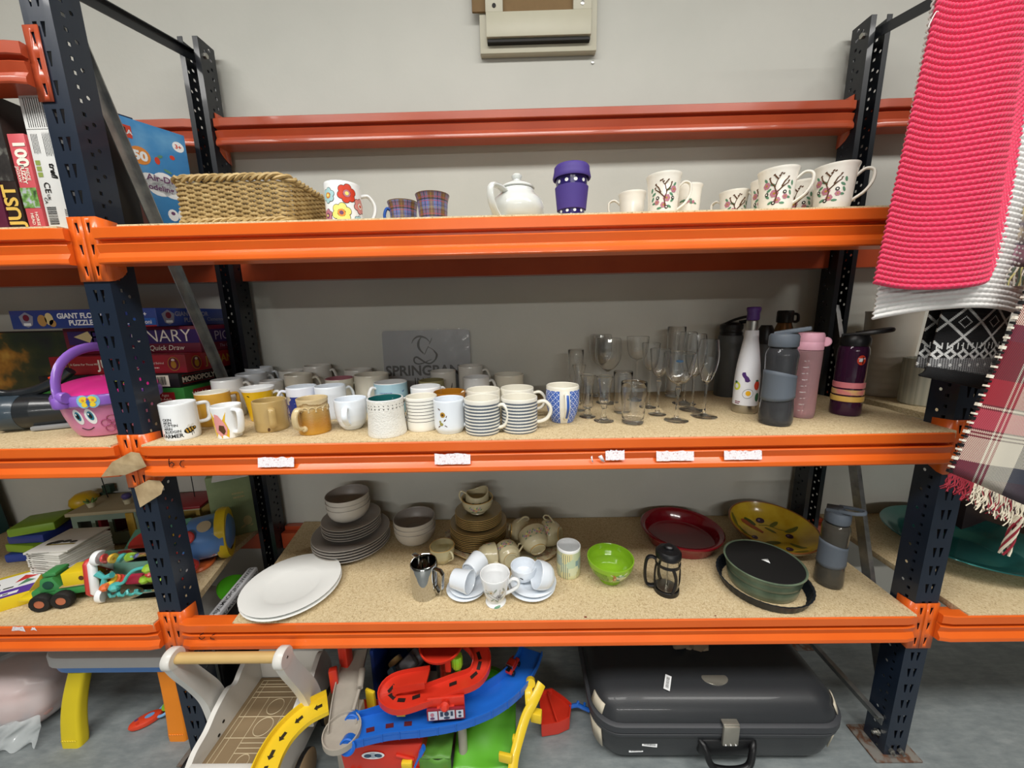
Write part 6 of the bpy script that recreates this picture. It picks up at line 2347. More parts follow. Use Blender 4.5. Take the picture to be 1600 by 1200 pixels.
b.decal(S(), [(rect(0.012, 0.008, 0.122, 0.034), 2)])
b.decal(S(0.0007), [(rect(0.014, 0.010, 0.120, 0.032), 1)])
b.text(S(0.0011), 'MONOPOLY', 0.0205, 0.067, 0.0135, mi=0, bold=0.035)
b.text(S(0.0008), 'COUNTRY', 0.013, 0.165, 0.015, mi=3)
b.build('label_print', [M_cream_p, M_blkp, M_bred, mat('dim_print', '#8a8a88', 0.5)], t)
t, F, S, w, h = game(-0.425, XR - 0.002, 0.215, zz[3], zz[4], 0.23, 'bright red jungle game box with round gilt badges', M_bred)
b = MB()
for mp, mp_, mp__, xs in ((F(0.0004), F(0.0008), F(0.0012), (0.040, w - 0.035)), (S(0.0004), S(0.0008), S(0.0012), (0.035,))):
    for x in xs:
        b.decal(mp, [(circ(x, h / 2, 0.017, 20, 0.020), 0)])
        b.decal(mp_, [(circ(x, h / 2, 0.015, 20, 0.018), 1)])
        b.decal(mp__, [(circ(x, h / 2 - 0.002, 0.008, 12, 0.011), 0)])
        b.decal(mp__, [(circ(x, h / 2 + 0.011, 0.005, 10, 0.004), 2)])
b.text(F(), 'JUMANJI', 0.036, w * 0.52, 0.016, mi=2, bold=0.02)
b.text(F(), 'A Game For Those Who Seek To Find...', 0.0085, 0.128, h / 2, mi=2)
b.text(F(), 'To Leave Their World Behind', 0.0085, w - 0.115, h / 2, mi=2)
b.scribble(F(), w - 0.095, h / 2 - 0.012, 0.03, 0.003, 2, 9)
b.text(S(), 'JUMANJI', 0.034, 0.13, 0.016, mi=0, bold=0.02)
b.build('label_print', [M_gold, M_bmar, M_cream_p], t)
t, F, S, w, h = game(-0.435, XR, 0.272, zz[4], zz[5], 0.17, 'purple and maroon drawing game box with large serif lettering', M_bmar)
b = MB()
b.decal(F(), [(rect(0.012, 0.028, w - 0.001, 0.068), 0)])
b.decal(S(), [(rect(0.001, 0.026, 0.17, 0.066), 0)])
b.decal(F(0.0007), [([(0.03, 0.052), (0.075, 0.068), (0.085, 0.05), (0.075, 0.034)], 2)])
b.decal(F(0.0009), [([(0.075, 0.068), (0.16, 0.068), (0.16, 0.034), (0.075, 0.034), (0.085, 0.05)], 0)])
b.text(F(0.0009), 'PICTIONARY', 0.052, w - 0.022, 0.033, 'RIGHT', 1, bold=-0.005)
b.text(F(), 'The Game of Quick Draw', 0.021, w - 0.05, 0.008, 'RIGHT', 1, slant=0.2)
b.text(S(0.0009), 'PICTIONARY', 0.040, 0.055, 0.033, 'LEFT', 3, bold=-0.005)
b.text(S(), 'The Game of Quick Draw', 0.014, 0.07, 0.010, 'LEFT', 3, slant=0.2)
b.build('label_print', [M_bpur, M_cream_p, mat('pencil_wood_print', '#d8c08a', 0.5), mat('lilac_print', '#b9aec0', 0.5)], t)
t, F, S, w, h = game(-0.49, -0.082, 0.205, zz[5] + 0.001, zz[6], 0.235, 'blue giant floor puzzle box on top of the game stack', M_bblue, 'puzzle_box')
b = MB()
b.text(F(), 'GIANT FLOOR', 0.0195, 0.195, 0.027, mi=0, bold=0.035)
b.text(F(), 'PUZZLE', 0.0195, 0.195, 0.008, mi=0, bold=0.035)
b.text(F(), '3+', 0.016, w - 0.035, 0.029, mi=0, bold=0.03)
b.decal(F(), [(rect(w - 0.10, 0.004, w - 0.004, 0.023), 1), (rect(w - 0.10, 0.000, w - 0.004, 0.004), 2)])
b.text(F(0.0009), 'Clementoni', 0.0155, w - 0.052, 0.008, mi=0, bold=0.01)
for mp, mp_, x in ((F(0.0004), F(0.0008), 0.045), (S(0.0004), S(0.0008), 0.035)):
    b.decal(mp, [([(x - 0.020, 0.034), (x, 0.046), (x + 0.020, 0.034), (x + 0.014, 0.010), (x, 0.004), (x - 0.014, 0.010)], 3)])
    b.decal(mp_, [(circ(x, 0.030, 0.009, 12), 4), (rect(x - 0.010, 0.009, x + 0.010, 0.016), 0)])
b.decal(F(), [(circ(0.088, 0.022, 0.013, 12, 0.016), 5), (circ(0.108, 0.026, 0.012, 12, 0.017), 6), (circ(0.116, 0.014, 0.010, 10), 5)])
b.text(S(), 'GIANT FLOOR', 0.018, 0.115, 0.028, mi=3, bold=0.03)
b.text(S(), 'PUZZLE', 0.018, 0.115, 0.010, mi=3, bold=0.03)
b.text(S(), 'Clementoni', 0.016, 0.205, 0.012, mi=3)
b.build('label_print', [M_white, mat('cobalt_print', '#2f63b0', 0.4), M_bred, mat('badge_silver', '#8b8b9c', 0.4), M_bmar, mat('fawn_fur_print', '#b58a4e', 0.5), mat('cream_fur_print', '#d8c48c', 0.5)], t)

# large picture box at the far left
M_jungle = nmat('storybook_picture', lambda t: t.base(t.ramp(t.noise(7, 4), [(0.30, '#1b2024'), (0.42, '#24301f'), (0.5, '#3c3d22'), (0.56, '#9a6a25'), (0.64, '#c49a45'), (0.72, '#3a2a38')])), rough=0.5)
t = thing('picture_box', 'large dark picture box standing at the far left behind the black vacuum', 'box', (-0.80, 0.335, Z2))
b = MB()
b.box((0, 0.03, 0.128), (0.60, 0.06, 0.256), bev=0.002)
b.build('carton', M_card_dk, t)
b = MB()
b.poly([(-0.295, -0.0006, 0.004), (0.295, -0.0006, 0.004), (0.295, -0.0006, 0.252), (-0.295, -0.0006, 0.252)])
b.build('picture_print', M_jungle, t)

# black handheld vacuum
M_vac = mat('charcoal_plastic', '#1c2024', 0.3, coat=0.3, vary=0.06)
M_vac2 = mat('slate_blue_plastic', '#33414c', 0.35, coat=0.3, vary=0.06)
t = thing('handheld_vacuum', 'black handheld vacuum lying left of the pink toy basket', 'vacuum', (-0.405, 0.130, Z2), R_(18))
b = MB()
b.X = Matrix.Translation((0, 0, 0.048)) @ Matrix.Rotation(pi / 2, 4, 'Y')
b.lathe([(0, -0.055), (0.040, -0.055), (0.045, -0.05), (0.046, -0.01), (0.046, 0.03)], 28)
b.lathe([(0.046, 0.03), (0.043, 0.06), (0.038, 0.10), (0.03, 0.135), (0, 0.137)], 28)
b.build('motor_body', M_vac, t)
b = MB()
b.X = Matrix.Translation((0, 0, 0.048)) @ Matrix.Rotation(pi / 2, 4, 'Y')
b.lathe([(0.0463, -0.054), (0.0478, -0.05), (0.0478, -0.006), (0.0463, -0.002)], 60, rf=lambda a, z: 1 + 0.008 * sin(30 * a))
b.lathe([(0, -0.0556), (0.036, -0.0556)], 28)
b.build('dust_cup', M_vac2, t)
b = MB()
b.tube(spline([(-0.055, 0, 0.105), (-0.02, 0, 0.098), (0.03, 0, 0.106), (0.075, 0, 0.128), (0.105, 0, 0.152)], 5), [0.010] * 5 + [0.012] * 5 + [0.013] * 5 + [0.012] * 6, 12)
b.tube(spline([(0.0, 0, 0.090), (0.025, 0, 0.100), (0.06, 0, 0.118)], 5), 0.010, 10)
b.tube(spline([(-0.05, 0, 0.105), (-0.06, 0, 0.100), (-0.052, 0, 0.092)], 4), 0.009, 10)
b.build('handle', M_vac, t)
b = MB()
b.box((0.068, 0, 0.1385), (0.022, 0.010, 0.006), M=Matrix.Rotation(R_(-22), 4, 'Y'), bev=0.002)
b.build('power_button', M_redp, t)
b = MB()
b.box((0.10, -0.01, 0.008), (0.16, 0.05, 0.012), 0.1, bev=0.003)
b.build('base_rail', mat('grey_plastic', '#8e8f90', 0.4), t)
t = thing('toy_ball', 'dark pink rounded toy at the left edge of the middle shelf', 'toy', (-0.535, 0.11, Z2))
turned('toy_body', t, [(0, 0.0), (0.03, 0.002), (0.042, 0.02), (0.046, 0.042), (0.04, 0.066), (0.02, 0.08), (0, 0.083)], mat('raspberry_plastic', '#8a2f4a', 0.4, coat=0.2))
t = thing('toy_tray', 'flat white toy tray at the left edge under the pink rounded toy', 'tray', (-0.57, 0.035, Z2))
b = MB()
b.box((0, 0, 0.008), (0.24, 0.05, 0.016), R_(6), bev=0.005)
b.build('tray', M_white, t)

# pink toy basket
M_tpink = mat('toy_pink', '#d581aa', 0.38, coat=0.2, vary=0.04)
M_tpur = mat('toy_purple', '#8a5fbe', 0.34, coat=0.3, vary=0.05)
M_tmag = mat('toy_magenta', '#d42f86', 0.34, coat=0.3, vary=0.05)
kx, ky = -0.152, 0.110
t = thing('toy_basket', 'pink toy picnic basket with big eyes and an arched purple handle', 'toy basket', (kx, ky, Z2), face_cam(kx, ky))
t.scale = (0.76, 0.76, 0.95)
SHAPES['tub'] = [(0.0, 0.66), (0.05, 0.74), (0.25, 0.83), (0.6, 0.92), (1.0, 0.98)]
b = MB()
fk = vessel(b, 'tub', 0.122, 0.100, 0.004, 0, 0, 0.006, 64)
b.build('tub', M_tpink, t)
b = MB()
b.lathe([(0.112, 0.088), (0.126, 0.086), (0.131, 0.090), (0.132, 0.108), (0.128, 0.114), (0.116, 0.115), (0.112, 0.110)], 64)
HR = Matrix.Rotation(R_(38), 4, 'Z')
for s_ in (-1, 1):
    b.X = HR @ Matrix.Translation((s_ * 0.134, 0, 0.101))
    b.lathe([(0, -0.014), (0.016, -0.014), (0.019, -0.01), (0.019, 0.01), (0.016, 0.014), (0, 0.014)], 20)
b.X = Matrix.Identity(4)
b.build('rim_band', M_tpur, t)
b = MB()
b.X = HR
P = [Vector((-0.136 * cos(pi * i / 20), 0.02 * sin(pi * i / 20), 0.112 + 0.118 * sin(pi * i / 20) ** 0.9)) for i in range(21)]
b.tube(P, 0.0095, 12, flat=(0.75, 1.25), up=(0, 1, 0))
for s_ in (-1, 1):
    b.X = HR @ Matrix.Translation((s_ * 0.134, -0.012, 0.113)) @ Matrix.Rotation(pi / 2, 4, 'X')
    b.lathe([(0, -0.011), (0.013, -0.011), (0.015, -0.007), (0.015, 0.007), (0.013, 0.011), (0, 0.011)], 20)
b.build('carry_handle', M_tpur, t)
b = MB()
b.X = Matrix.Translation((0.0, 0.0, 0.118)) @ Matrix.Rotation(R_(9), 4, 'X')
b.lathe([(0, 0.0), (0.110, 0.0), (0.122, 0.002), (0.124, 0.006), (0.110, 0.012), (0.06, 0.018), (0, 0.020)], 48)
lidb = b.build('lid', M_tmag, t)
b = MB()
b.X = Matrix.Translation((0.0, 0.0, 0.118)) @ Matrix.Rotation(R_(9), 4, 'X')
b.lathe([(0, 0.0200), (0.026, 0.0200), (0.03, 0.0226), (0.02, 0.0245), (0, 0.0248)], 24, M=Matrix.Translation((0.03, -0.03, -0.0015)), sy=0.6)
b.build('lid_badge', mat('toy_lime', '#b9c24a', 0.4), t)
m0, m1, m2, m3 = [cyl_map(fk, R_(-128), q) for q in (0.0008, 0.0014, 0.0020, 0.0026)]
b = MB()
for x, s_ in ((-0.012, 1), (0.020, -1)):
    b.decal(m0, [(circ(x, 0.060, 0.0125, 18, 0.021, 0.12), 0)])
    b.decal(m1, [(circ(x + 0.001, 0.062, 0.0072, 16, 0.0125, 0.12), 1)])
    b.decal(m2, [(circ(x + 0.001, 0.062, 0.0042, 12, 0.0075, 0.12), 2)])
    b.decal(m3, [(circ(x - 0.0015, 0.067, 0.0018, 8, 0.0028), 0)])
b.build('eyes', [M_white, mat('iris_blue', '#2f7f9a', 0.3), M_blkp], t)
b = MB()
b.tube([m0(-0.016 + 0.032 * i / 8, 0.030 - 0.006 * sin(pi * i / 8)) for i in range(9)], 0.0011, 6)
b.build('smile', M_blkp, t)
mb_ = [(lambda x, y, q=q: Vector(((0.131 + q) * cos(R_(-112) + x / 0.131), (0.131 + q) * sin(R_(-112) + x / 0.131), y))) for q in (0.0012, 0.0022, 0.0032)]
b = MB()
b.decal(mb_[0], [(circ(-0.011, 0.101, 0.015, 16, 0.017, 0.3), 0), (circ(0.011, 0.101, 0.015, 16, 0.017, -0.3), 0)])
b.decal(mb_[1], [(circ(-0.010, 0.106, 0.010, 14, 0.008, 0.3), 1), (circ(0.010, 0.106, 0.010, 14, 0.008, -0.3), 1), (circ(-0.009, 0.093, 0.007, 12, 0.006), 1), (circ(0.009, 0.093, 0.007, 12, 0.006), 1)])
b.decal(mb_[2], [(circ(0, 0.100, 0.0035, 12, 0.011), 2), (circ(0, 0.107, 0.003, 10), 3), (circ(-0.011, 0.105, 0.003, 8), 4), (circ(0.011, 0.105, 0.003, 8), 4)])
b.build('butterfly_badge', [mat('toy_aqua', '#7fb9d6', 0.4), mat('toy_yellow', '#e8c62c', 0.4), M_bluep, M_redp, M_orangep], t)
mg = [cyl_map(fk, R_(-94), q) for q in (0.0012, 0.002)]
b = MB()
for i in range(5):
    a = 2 * pi * i / 5 + 0.4
    b.tube([mg[0](0.016 * cos(a) + 0.011 * cos(q), 0.036 + 0.014 * sin(a) + 0.010 * sin(q)) for q in [2 * pi * j / 12 for j in range(12)]], 0.0014, 5, closed=True)
for i in range(7):
    for j in range(5):
        x, y = -0.012 + 0.004 * i, 0.027 + 0.0045 * j
        b.decal(mg[0], [(circ(x, y, 0.0011, 6),)], 0)
b.build('speaker_flower', mat('toy_pink_deep', '#b65a86', 0.4), t)

# ------------------------------------------------------------------ toys on the lower shelf, left bay
# activity triangle
t = thing('activity_triangle', 'white-framed triangular baby activity toy with clear rollers and a red edge', 'activity toy', (-0.158, 0.066, Z1), R_(6))
M_tred = mat('toy_red', '#c83a36', 0.4, coat=0.2, vary=0.04)
M_clear = mat('clear_plastic', '#ffffff', 0.03, trans=1.0, ior=1.12, vary=0)
TRI = [(0.0, 0.02), (0.012, 0.125), (0.095, 0.03)]         # (depth, height) corners
def tri_frame(x, w, off):
    P = []
    for i in range(3):
        a, c, d = Vector(TRI[i - 1]), Vector(TRI[i]), Vector(TRI[(i + 1) % 3])
        for q in range(5):
            u_ = (a - c).normalized() * 0.012 * (1 - q / 4) + (d - c).normalized() * 0.012 * (q / 4)
            p_ = c + u_
            P.append((x, p_.x, p_.y))
    return P
for x, nm in ((-0.100, 'left'), (0.085, 'right')):
    b = MB()
    b.tube(tri_frame(x, 0, 0), 0.0095, 10, closed=True)
    b.build('white_frame', M_white, t)
    b = MB()
    b.tube(tri_frame(x + (-0.012 if x < 0 else 0.012), 0, 0), 0.0090, 10, closed=True)
    b.build('red_edge', M_tred, t)
for (yy, z_) in TRI:
    b = MB()
    b.X = Matrix.Translation((0, yy + 0.004 if yy < 0.05 else yy - 0.006, z_)) @ Matrix.Rotation(pi / 2, 4, 'Y')
    b.lathe([(0.0165, -0.086), (0.0165, 0.072)], 24)
    b.build('clear_roller', M_clear, t, solid=0.001)
    b = MB()
    b.X = Matrix.Translation((0, yy + 0.004 if yy < 0.05 else yy - 0.006, z_)) @ Matrix.Rotation(pi / 2, 4, 'Y')
    for za, zb_ in ((-0.092, -0.078), (0.064, 0.078)):
        b.lathe([(0, za), (0.0185, za), (0.0195, za + 0.003), (0.0195, zb_ - 0.003), (0.0185, zb_), (0, zb_)], 24)
    b.build('roller_caps', M_white, t)
BC = [M_tred, mat('toy_yellow2', '#e2b93a', 0.4), mat('toy_teal', '#4fb3b0', 0.4), mat('toy_green', '#9cc63a', 0.4), mat('toy_indigo', '#39407c', 0.4), mat('toy_orange', '#e2703a', 0.4)]
for i in range(7):
    b = MB()
    b.lathe([(0.0035, -0.004), (0.011, -0.004), (0.0125, 0), (0.011, 0.004), (0.0035, 0.004), (0.0035, -0.004)], 12, M=Matrix.Translation((-0.066 + 0.02 * i, 0.014, 0.122)) @ Matrix.Rotation(R_(70 + 25 * (i % 3)), 4, 'Y') @ Matrix.Rotation(R_(20 * (i % 2)), 4, 'X'))
    b.build('bead', BC[i % 6], t)
b = MB()
b.tube([(-0.07 + 0.004 * i, 0.004 + 0.006 * cos(i * 1.2), 0.020 + 0.006 * sin(i * 1.2)) for i in range(27)], 0.0042, 6)
b.build('teal_twist', BC[2], t)
b = MB()
b.tube([(0.036 + 0.0013 * i, 0.004 + 0.009 * cos(i * 1.0), 0.020 + 0.009 * sin(i * 1.0)) for i in range(22)], 0.002, 5)
b.build('yellow_spring', BC[1], t)
b = MB()
b.sheet(lambda u, v: (-0.09 + 0.165 * u, 0.04 + 0.02 * v, 0.028 + 0.07 * v), 4, 4)
b.build('back_panel', mat('panel_mint', '#7fb3a0', 0.5, vary=0.25, vscale=40), t, solid=0.003)
b = MB()
b.tube(spline([(-0.045, 0.0, 0.050), (-0.02, -0.004, 0.058), (-0.005, -0.004, 0.078), (0.015, -0.003, 0.093), (0.045, 0.0, 0.097)], 6), 0.0042, 8)
b.build('teal_rail', BC[2], t)
for x, y, z_, R0, m in ((-0.047, 0.0, 0.044, 0.013, BC[2]), (0.048, 0.0, 0.092, 0.014, BC[3]), (0.050, -0.002, 0.078, 0.011, BC[0]), (-0.068, -0.004, 0.048, 0.011, BC[5])):
    b = MB()
    b.lathe([(0, -R0 * 0.8), (R0 * 0.7, -R0 * 0.7), (R0, 0), (R0 * 0.7, R0 * 0.7), (0, R0 * 0.8)], 18, M=Matrix.Translation((x, y, z_)), rf=lambda a, z: 1 + 0.10 * sin(7 * a))
    b.build('bead', m, t)
b = MB()
for a in range(3):
    aa = a * 2 * pi / 3 + 0.3
    b.tube([(-0.074, 0.006, 0.070), (-0.074 + 0.022 * cos(aa), 0.006, 0.070 + 0.022 * sin(aa))], [0.005, 0.008], 8)
b.build('propeller', BC[2], t)
for i, m in enumerate((BC[1], BC[5], BC[0])):
    b = MB()
    b.lathe([(0.006, -0.003), (0.017, -0.003), (0.018, 0), (0.017, 0.003), (0.006, 0.003), (0.006, -0.003)], 20, M=Matrix.Translation((-0.070 + 0.006 * i, 0.012 + 0.004 * i, 0.056 - 0.004 * i)) @ Matrix.Rotation(R_(30), 4, 'X'))
    b.build('ring', m, t)
b = MB()
for i in range(3):
    b.lathe([(0, -0.011), (0.010, -0.008), (0.013, 0), (0.010, 0.008), (0, 0.011)], 14, M=Matrix.Translation((0.018 + 0.022 * i, 0.014, 0.050 + 0.004 * (i % 2))))
b.build('lime_peas', BC[3], t)
b = MB()
b.box((-0.012, 0.02, 0.050), (0.05, 0.012, 0.03), bev=0.006)
b.build('red_mirror_block', mat('toy_crimson', '#b02845', 0.4), t)

# sunflower board behind it
t = thing('flower_puzzle', 'red and green wooden puzzle board with a smiling yellow sun, behind the activity toy', 'puzzle', (-0.215, 0.175, Z1), R_(5))
b = MB()
b.X = Matrix.Rotation(R_(-52), 4, 'X')
b.prism([(-0.125, 0.0), (0.08, 0.0), (0.08, 0.155), (0.03, 0.165), (-0.125, 0.135)], 0, 0.008, mi=0, bev=0.002, M=Matrix.Translation((0, 0, 0.0)) @ Matrix.Rotation(pi / 2, 4, 'X'))
fl = plane_map((0, -0.0082, 0), (1, 0, 0), (0, 0, 1), 0.0005)
fl2 = plane_map((0, -0.0082, 0), (1, 0, 0), (0, 0, 1), 0.003)
b.decal(fl, [(circ(-0.07, 0.10, 0.05, 18, 0.035, 0.4), 1), (circ(0.042, 0.12, 0.036, 18, 0.028), 2)])
b.decal(fl2, [(circ(0.02, 0.11, 0.030, 20), 3)])
b.build('board', [mat('mint_paint', '#5f9a86', 0.5), M_tred, mat('leaf_paint', '#3d7a4a', 0.5), BC[1]], t)

# white slim books
rr = random.Random(12)
M_page = mat('white_cover', '#dcdad4', 0.45, coat=0.1, vary=0.02)
M_leaf = mat('page_edges', '#cfccc2', 0.8, vary=0.12, vscale=200)
bx, by = -0.470, 0.188
nb = 16
for i in range(nb):
    last = i == nb - 1
    lab = 'slim white paperback in the pile beside the green tractor'
    if last:
        lab = 'topmost slim white paperback of the pile, dark picture on its cover'
    t = thing('paperback_book', lab, 'book', (bx + rr.uniform(-0.001, 0.001), by + rr.uniform(-0.001, 0.001), Z1 + 0.0068 * i), R_(-7 + rr.uniform(-0.5, 0.5)) + (R_(12) if last else 0), 'slim white books in the pile by the tractor')
    b = MB()
    b.box((0, 0, 0.0033), (0.118, 0.125, 0.0062), mi=0, bev=0.0008)
    b.build('cover', M_page, t)
    b = MB()
    b.box((0.0006, 0, 0.0033), (0.1176, 0.1257, 0.0042))
    b.build('page_block', M_leaf, t)
    b = MB()
    b.decal(plane_map((0, -0.0630, 0.0033), (1, 0, 0), (0, 0, 1), 0.0003), [(rect(-0.050, -0.0013, -0.044, 0.0013),), (rect(-0.036, -0.0005, 0.0 + 0.02 * rr.random(), 0.0005),)], 0)
    if last:
        pm = plane_map((0, 0, 0.0066), (1, 0, 0), (0, 1, 0), 0.0003)
        b.decal(pm, [(rect(-0.035, -0.03, 0.045, -0.024), 1)])
        b.decal(plane_map((0, 0, 0.0066), (1, 0, 0), (0, 1, 0), 0.0006), [(circ(-0.015, -0.014, 0.014, 12, 0.009), 0), (circ(0.008, -0.012, 0.012, 12, 0.007), 0), (circ(0.03, -0.016, 0.010, 12, 0.006), 0), (circ(-0.03, -0.02, 0.008, 8, 0.008), 0)])
    b.build('cover_print', [M_blkp, mat('olive_gold_print', '#8f7f38', 0.5)], t)

# wooden tractor
t = thing('toy_tractor', 'green toy tractor with a yellow box on its bed', 'toy tractor', (-0.342, 0.074, Z1), R_(-166))
M_tg = mat('toy_tractor_green', '#3d8a4c', 0.4, coat=0.2, vary=0.06)
M_ty = mat('toy_tractor_yellow', '#e5c81f', 0.4, coat=0.2, vary=0.04)
M_tyre = mat('black_rubber', '#1a1816', 0.7, vary=0.1)
M_copper = mat('copper_hub', '#b5694a', 0.4)
b = MB()
b.box((-0.028, 0, 0.040), (0.095, 0.050, 0.026), bev=0.006)
b.box((0.042, 0, 0.040), (0.06, 0.044, 0.022), bev=0.005)
b.prism([(0.0, 0.045), (0.052, 0.045), (0.044, 0.082), (0.016, 0.086)], -0.025, 0.025, M=Matrix.Rotation(pi / 2, 4, 'X'), bev=0.004)
b.build('chassis', M_tg, t)
b = MB()
b.lathe([(0, 0), (0.0115, 0), (0.0115, 0.0015), (0.009, 0.002), (0, 0.0015)], 20, M=Matrix.Translation((0.027, 0.0252, 0.066)) @ Matrix.Rotation(-pi / 2, 4, 'X'))
b.build('round_window', mat('deep_green_plastic', '#1f4a3a', 0.3), t)
b = MB()
b.box((-0.035, 0, 0.074), (0.062, 0.052, 0.038), bev=0.002)
b.build('yellow_box', M_ty, t)
b = MB()
b.decal(plane_map((-0.035, 0.0262, 0.074), (-1, 0, 0), (0, 0, 1), 0.0006), [(circ(0.012, 0.0, 0.006, 10, 0.007),)], 0)
b.build('box_print', M_brownp, t)
b = MB()
b.box((-0.037, 0.0, 0.0545), (0.082, 0.056, 0.002))
b.build('bed_plank', mat('pale_wood', '#b59a66', 0.6), t)
b = MB()
b.box((0.024, 0, 0.092), (0.030, 0.042, 0.010), bev=0.003)
b.build('cab_roof', M_tg, t)
b = MB()
b.box((0.085, 0.004, 0.030), (0.034, 0.036, 0.011), R_(-8), bev=0.003)
b.build('front_bumper', M_ty, t)
for x in (0.042, -0.004):
    for s_ in (-1, 1):
        b = MB()
        b.lathe([(0.011, -0.009), (0.021, -0.009), (0.0235, -0.005), (0.0235, 0.005), (0.021, 0.009), (0.011, 0.009)], 40, M=Matrix.Translation((x, s_ * 0.034, 0.0238)) @ Matrix.Rotation(pi / 2, 4, 'X'), rf=lambda a, z: 1 + 0.035 * (sin(14 * a + 400 * z) > 0))
        w_ = b.build('tyre', M_tyre, t)
        b = MB()
        b.lathe([(0, -0.007), (0.0115, -0.008), (0.0115, 0.008), (0, 0.007)], 20, M=Matrix.Translation((x, s_ * 0.034, 0.0238)) @ Matrix.Rotation(pi / 2, 4, 'X'))
        b.build('hub', M_copper, w_)

# purple and yellow flat game box
t = thing('game_box', 'flat yellow, purple and white toy box at the left front edge', 'box', (-0.560, 0.055, Z1), R_(38))
b = MB()
b.box((0, 0, 0.018), (0.19, 0.135, 0.036), bev=0.0015)
b.build('carton', M_ty, t)
b = MB()
pt = plane_map((0, 0, 0.0362), (1, 0, 0), (0, 1, 0), 0.0004)
pt2 = plane_map((0, 0, 0.0362), (1, 0, 0), (0, 1, 0), 0.0009)
b.decal(pt, [(rect(-0.094, -0.066, 0.094, -0.025), 0), (rect(-0.094, -0.025, 0.094, 0.052), 1)])
b.decal(pt2, [(rect(-0.09, -0.056, 0.07, -0.042), 1), (circ(-0.01, 0.015, 0.032, 18, 0.016), 2), ([(0.05, 0.006), (0.09, 0.02), (0.06, 0.04)], 3), ([(0.06, -0.016), (0.09, -0.004), (0.07, 0.014)], 4)])
b.scribble(pt2, -0.01, -0.018, 0.12, 0.006, 2, 5)
b.scribble(plane_map((0, 0, 0.0362), (1, 0, 0), (0, 1, 0), 0.0014), 0.01, -0.052, 0.09, 0.005, 2, 6)
b.build('label_print', [mat('royal_purple_print', '#5b3a9a', 0.4), M_white, M_blkp, M_tred, M_greenp], t)

# coloured foam blocks stacked behind the books
GBK = 'green and blue toy blocks behind the books'
for i, (x, y, z_, rz, c, lab) in enumerate(((-0.705, 0.285, 0.0, 10, '#2c47a0', 'bottom blue block of the pile behind the books'), (-0.700, 0.285, 0.030, -6, '#8bb22c', 'lower lime green block of the pile behind the books'),
                                            (-0.688, 0.290, 0.060, 4, '#25398c', 'upper dark blue block of the pile behind the books'), (-0.685, 0.292, 0.090, 24, '#7fa62e', 'topmost lime green block tilted on the pile'))):
    t = thing('toy_block', lab, 'toy block', (x, y, Z1 + z_), R_(rz), GBK)
    b = MB()
    b.box((0, 0, 0.0145), (0.11, 0.10, 0.029), bev=0.006)
    b.build('block', mat('block_' + c[1:], c, 0.45, vary=0.06), t)
# red toy with egg
t = thing('toy_barn', 'dark red toy block behind the lime and blue blocks', 'toy', (-0.640, 0.400, Z1), R_(-6))
b = MB()
b.prism([(-0.08, 0), (0.08, 0), (0.08, 0.085), (0.0, 0.10), (-0.08, 0.085)], -0.04, 0.04, M=Matrix.Rotation(pi / 2, 4, 'X'), bev=0.003)
b.build('toy_body', mat('barn_red', '#7e1c22', 0.45, vary=0.1), t)
b = MB()
b.decal(plane_map((0, -0.0405, 0.05), (1, 0, 0), (0, 0, 1), 0.0006), [(rect(0.045, -0.012, 0.052, 0.024),), (rect(0.045, 0.018, 0.066, 0.024),), (rect(0.060, -0.002, 0.066, 0.024),)], 0)
b.build('white_mark', M_white, t)
t = thing('toy_egg', 'yellow plastic egg on the dark red toy block', 'toy egg', (-0.655, 0.395, Z1 + 0.0965))
b = MB()
b.lathe([(0, 0.0), (0.02, 0.003), (0.036, 0.014), (0.042, 0.03), (0.038, 0.047), (0.022, 0.060), (0, 0.064)], 28, sx=0.9)
b.build('egg', mat('egg_yellow', '#c9a31c', 0.4, coat=0.2, vary=0.06), t)
# green and blue book spine at far left
t = thing('tall_book', 'tall dark teal book leaning at the far left of the lower shelf', 'book', (-1.00, 0.405, Z1), 0, None, (0, R_(-4), 0))
b = MB()
b.box((-0.06, 0, 0.13), (0.12, 0.035, 0.26), bev=0.002)
b.build('cover', mat('dark_teal_card', '#1f4a4c', 0.5, vary=0.12), t)
b = MB()
b.text(plane_map((-0.06, -0.0178, 0), (0, 0, 1), (-1, 0, 0), 0.0004), 'LITTLE', 0.022, 0.16, -0.035)
b.decal(plane_map((-0.06, -0.0178, 0), (1, 0, 0), (0, 0, 1), 0.0004), [(circ(0.02, 0.06, 0.024, 14, 0.03),)], 0)
b.build('cover_print', mat('dusty_rose_print', '#8a7480', 0.5), t)

# wooden dolls' table with plant pots
M_ply = mat('weathered_ply', '#a3977a', 0.6, vary=0.1)
t = thing('toy_house', 'grey-green wooden toy house with open windows and a yellow corner', 'toy house', (-0.505, 0.375, Z1), R_(8))
b = MB()
b.box((0, 0, 0.128), (0.215, 0.145, 0.012), bev=0.002)
b.build('roof_board', M_ply, t)
b = MB()
wd = [(-0.10, -0.066), (0.10, -0.066)]
b.box((0, -0.062, 0.112), (0.195, 0.008, 0.024))
b.box((-0.09, -0.062, 0.05), (0.016, 0.008, 0.10))
b.box((-0.035, -0.062, 0.075), (0.012, 0.008, 0.05))
b.box((0.015, -0.062, 0.075), (0.012, 0.008, 0.05))
b.box((0, -0.062, 0.03), (0.195, 0.008, 0.042))
b.box((-0.094, 0, 0.062), (0.008, 0.13, 0.122))
b.box((0.094, 0, 0.062), (0.008, 0.13, 0.122))
b.box((0, 0.062, 0.062), (0.195, 0.008, 0.122))
b.build('walls', mat('sage_paint', '#77887a', 0.6, vary=0.1), t)
b = MB()
b.box((0.078, -0.064, 0.060), (0.024, 0.012, 0.118), bev=0.002)
b.build('corner_post', mat('ochre_paint', '#a8862c', 0.5, vary=0.1), t)
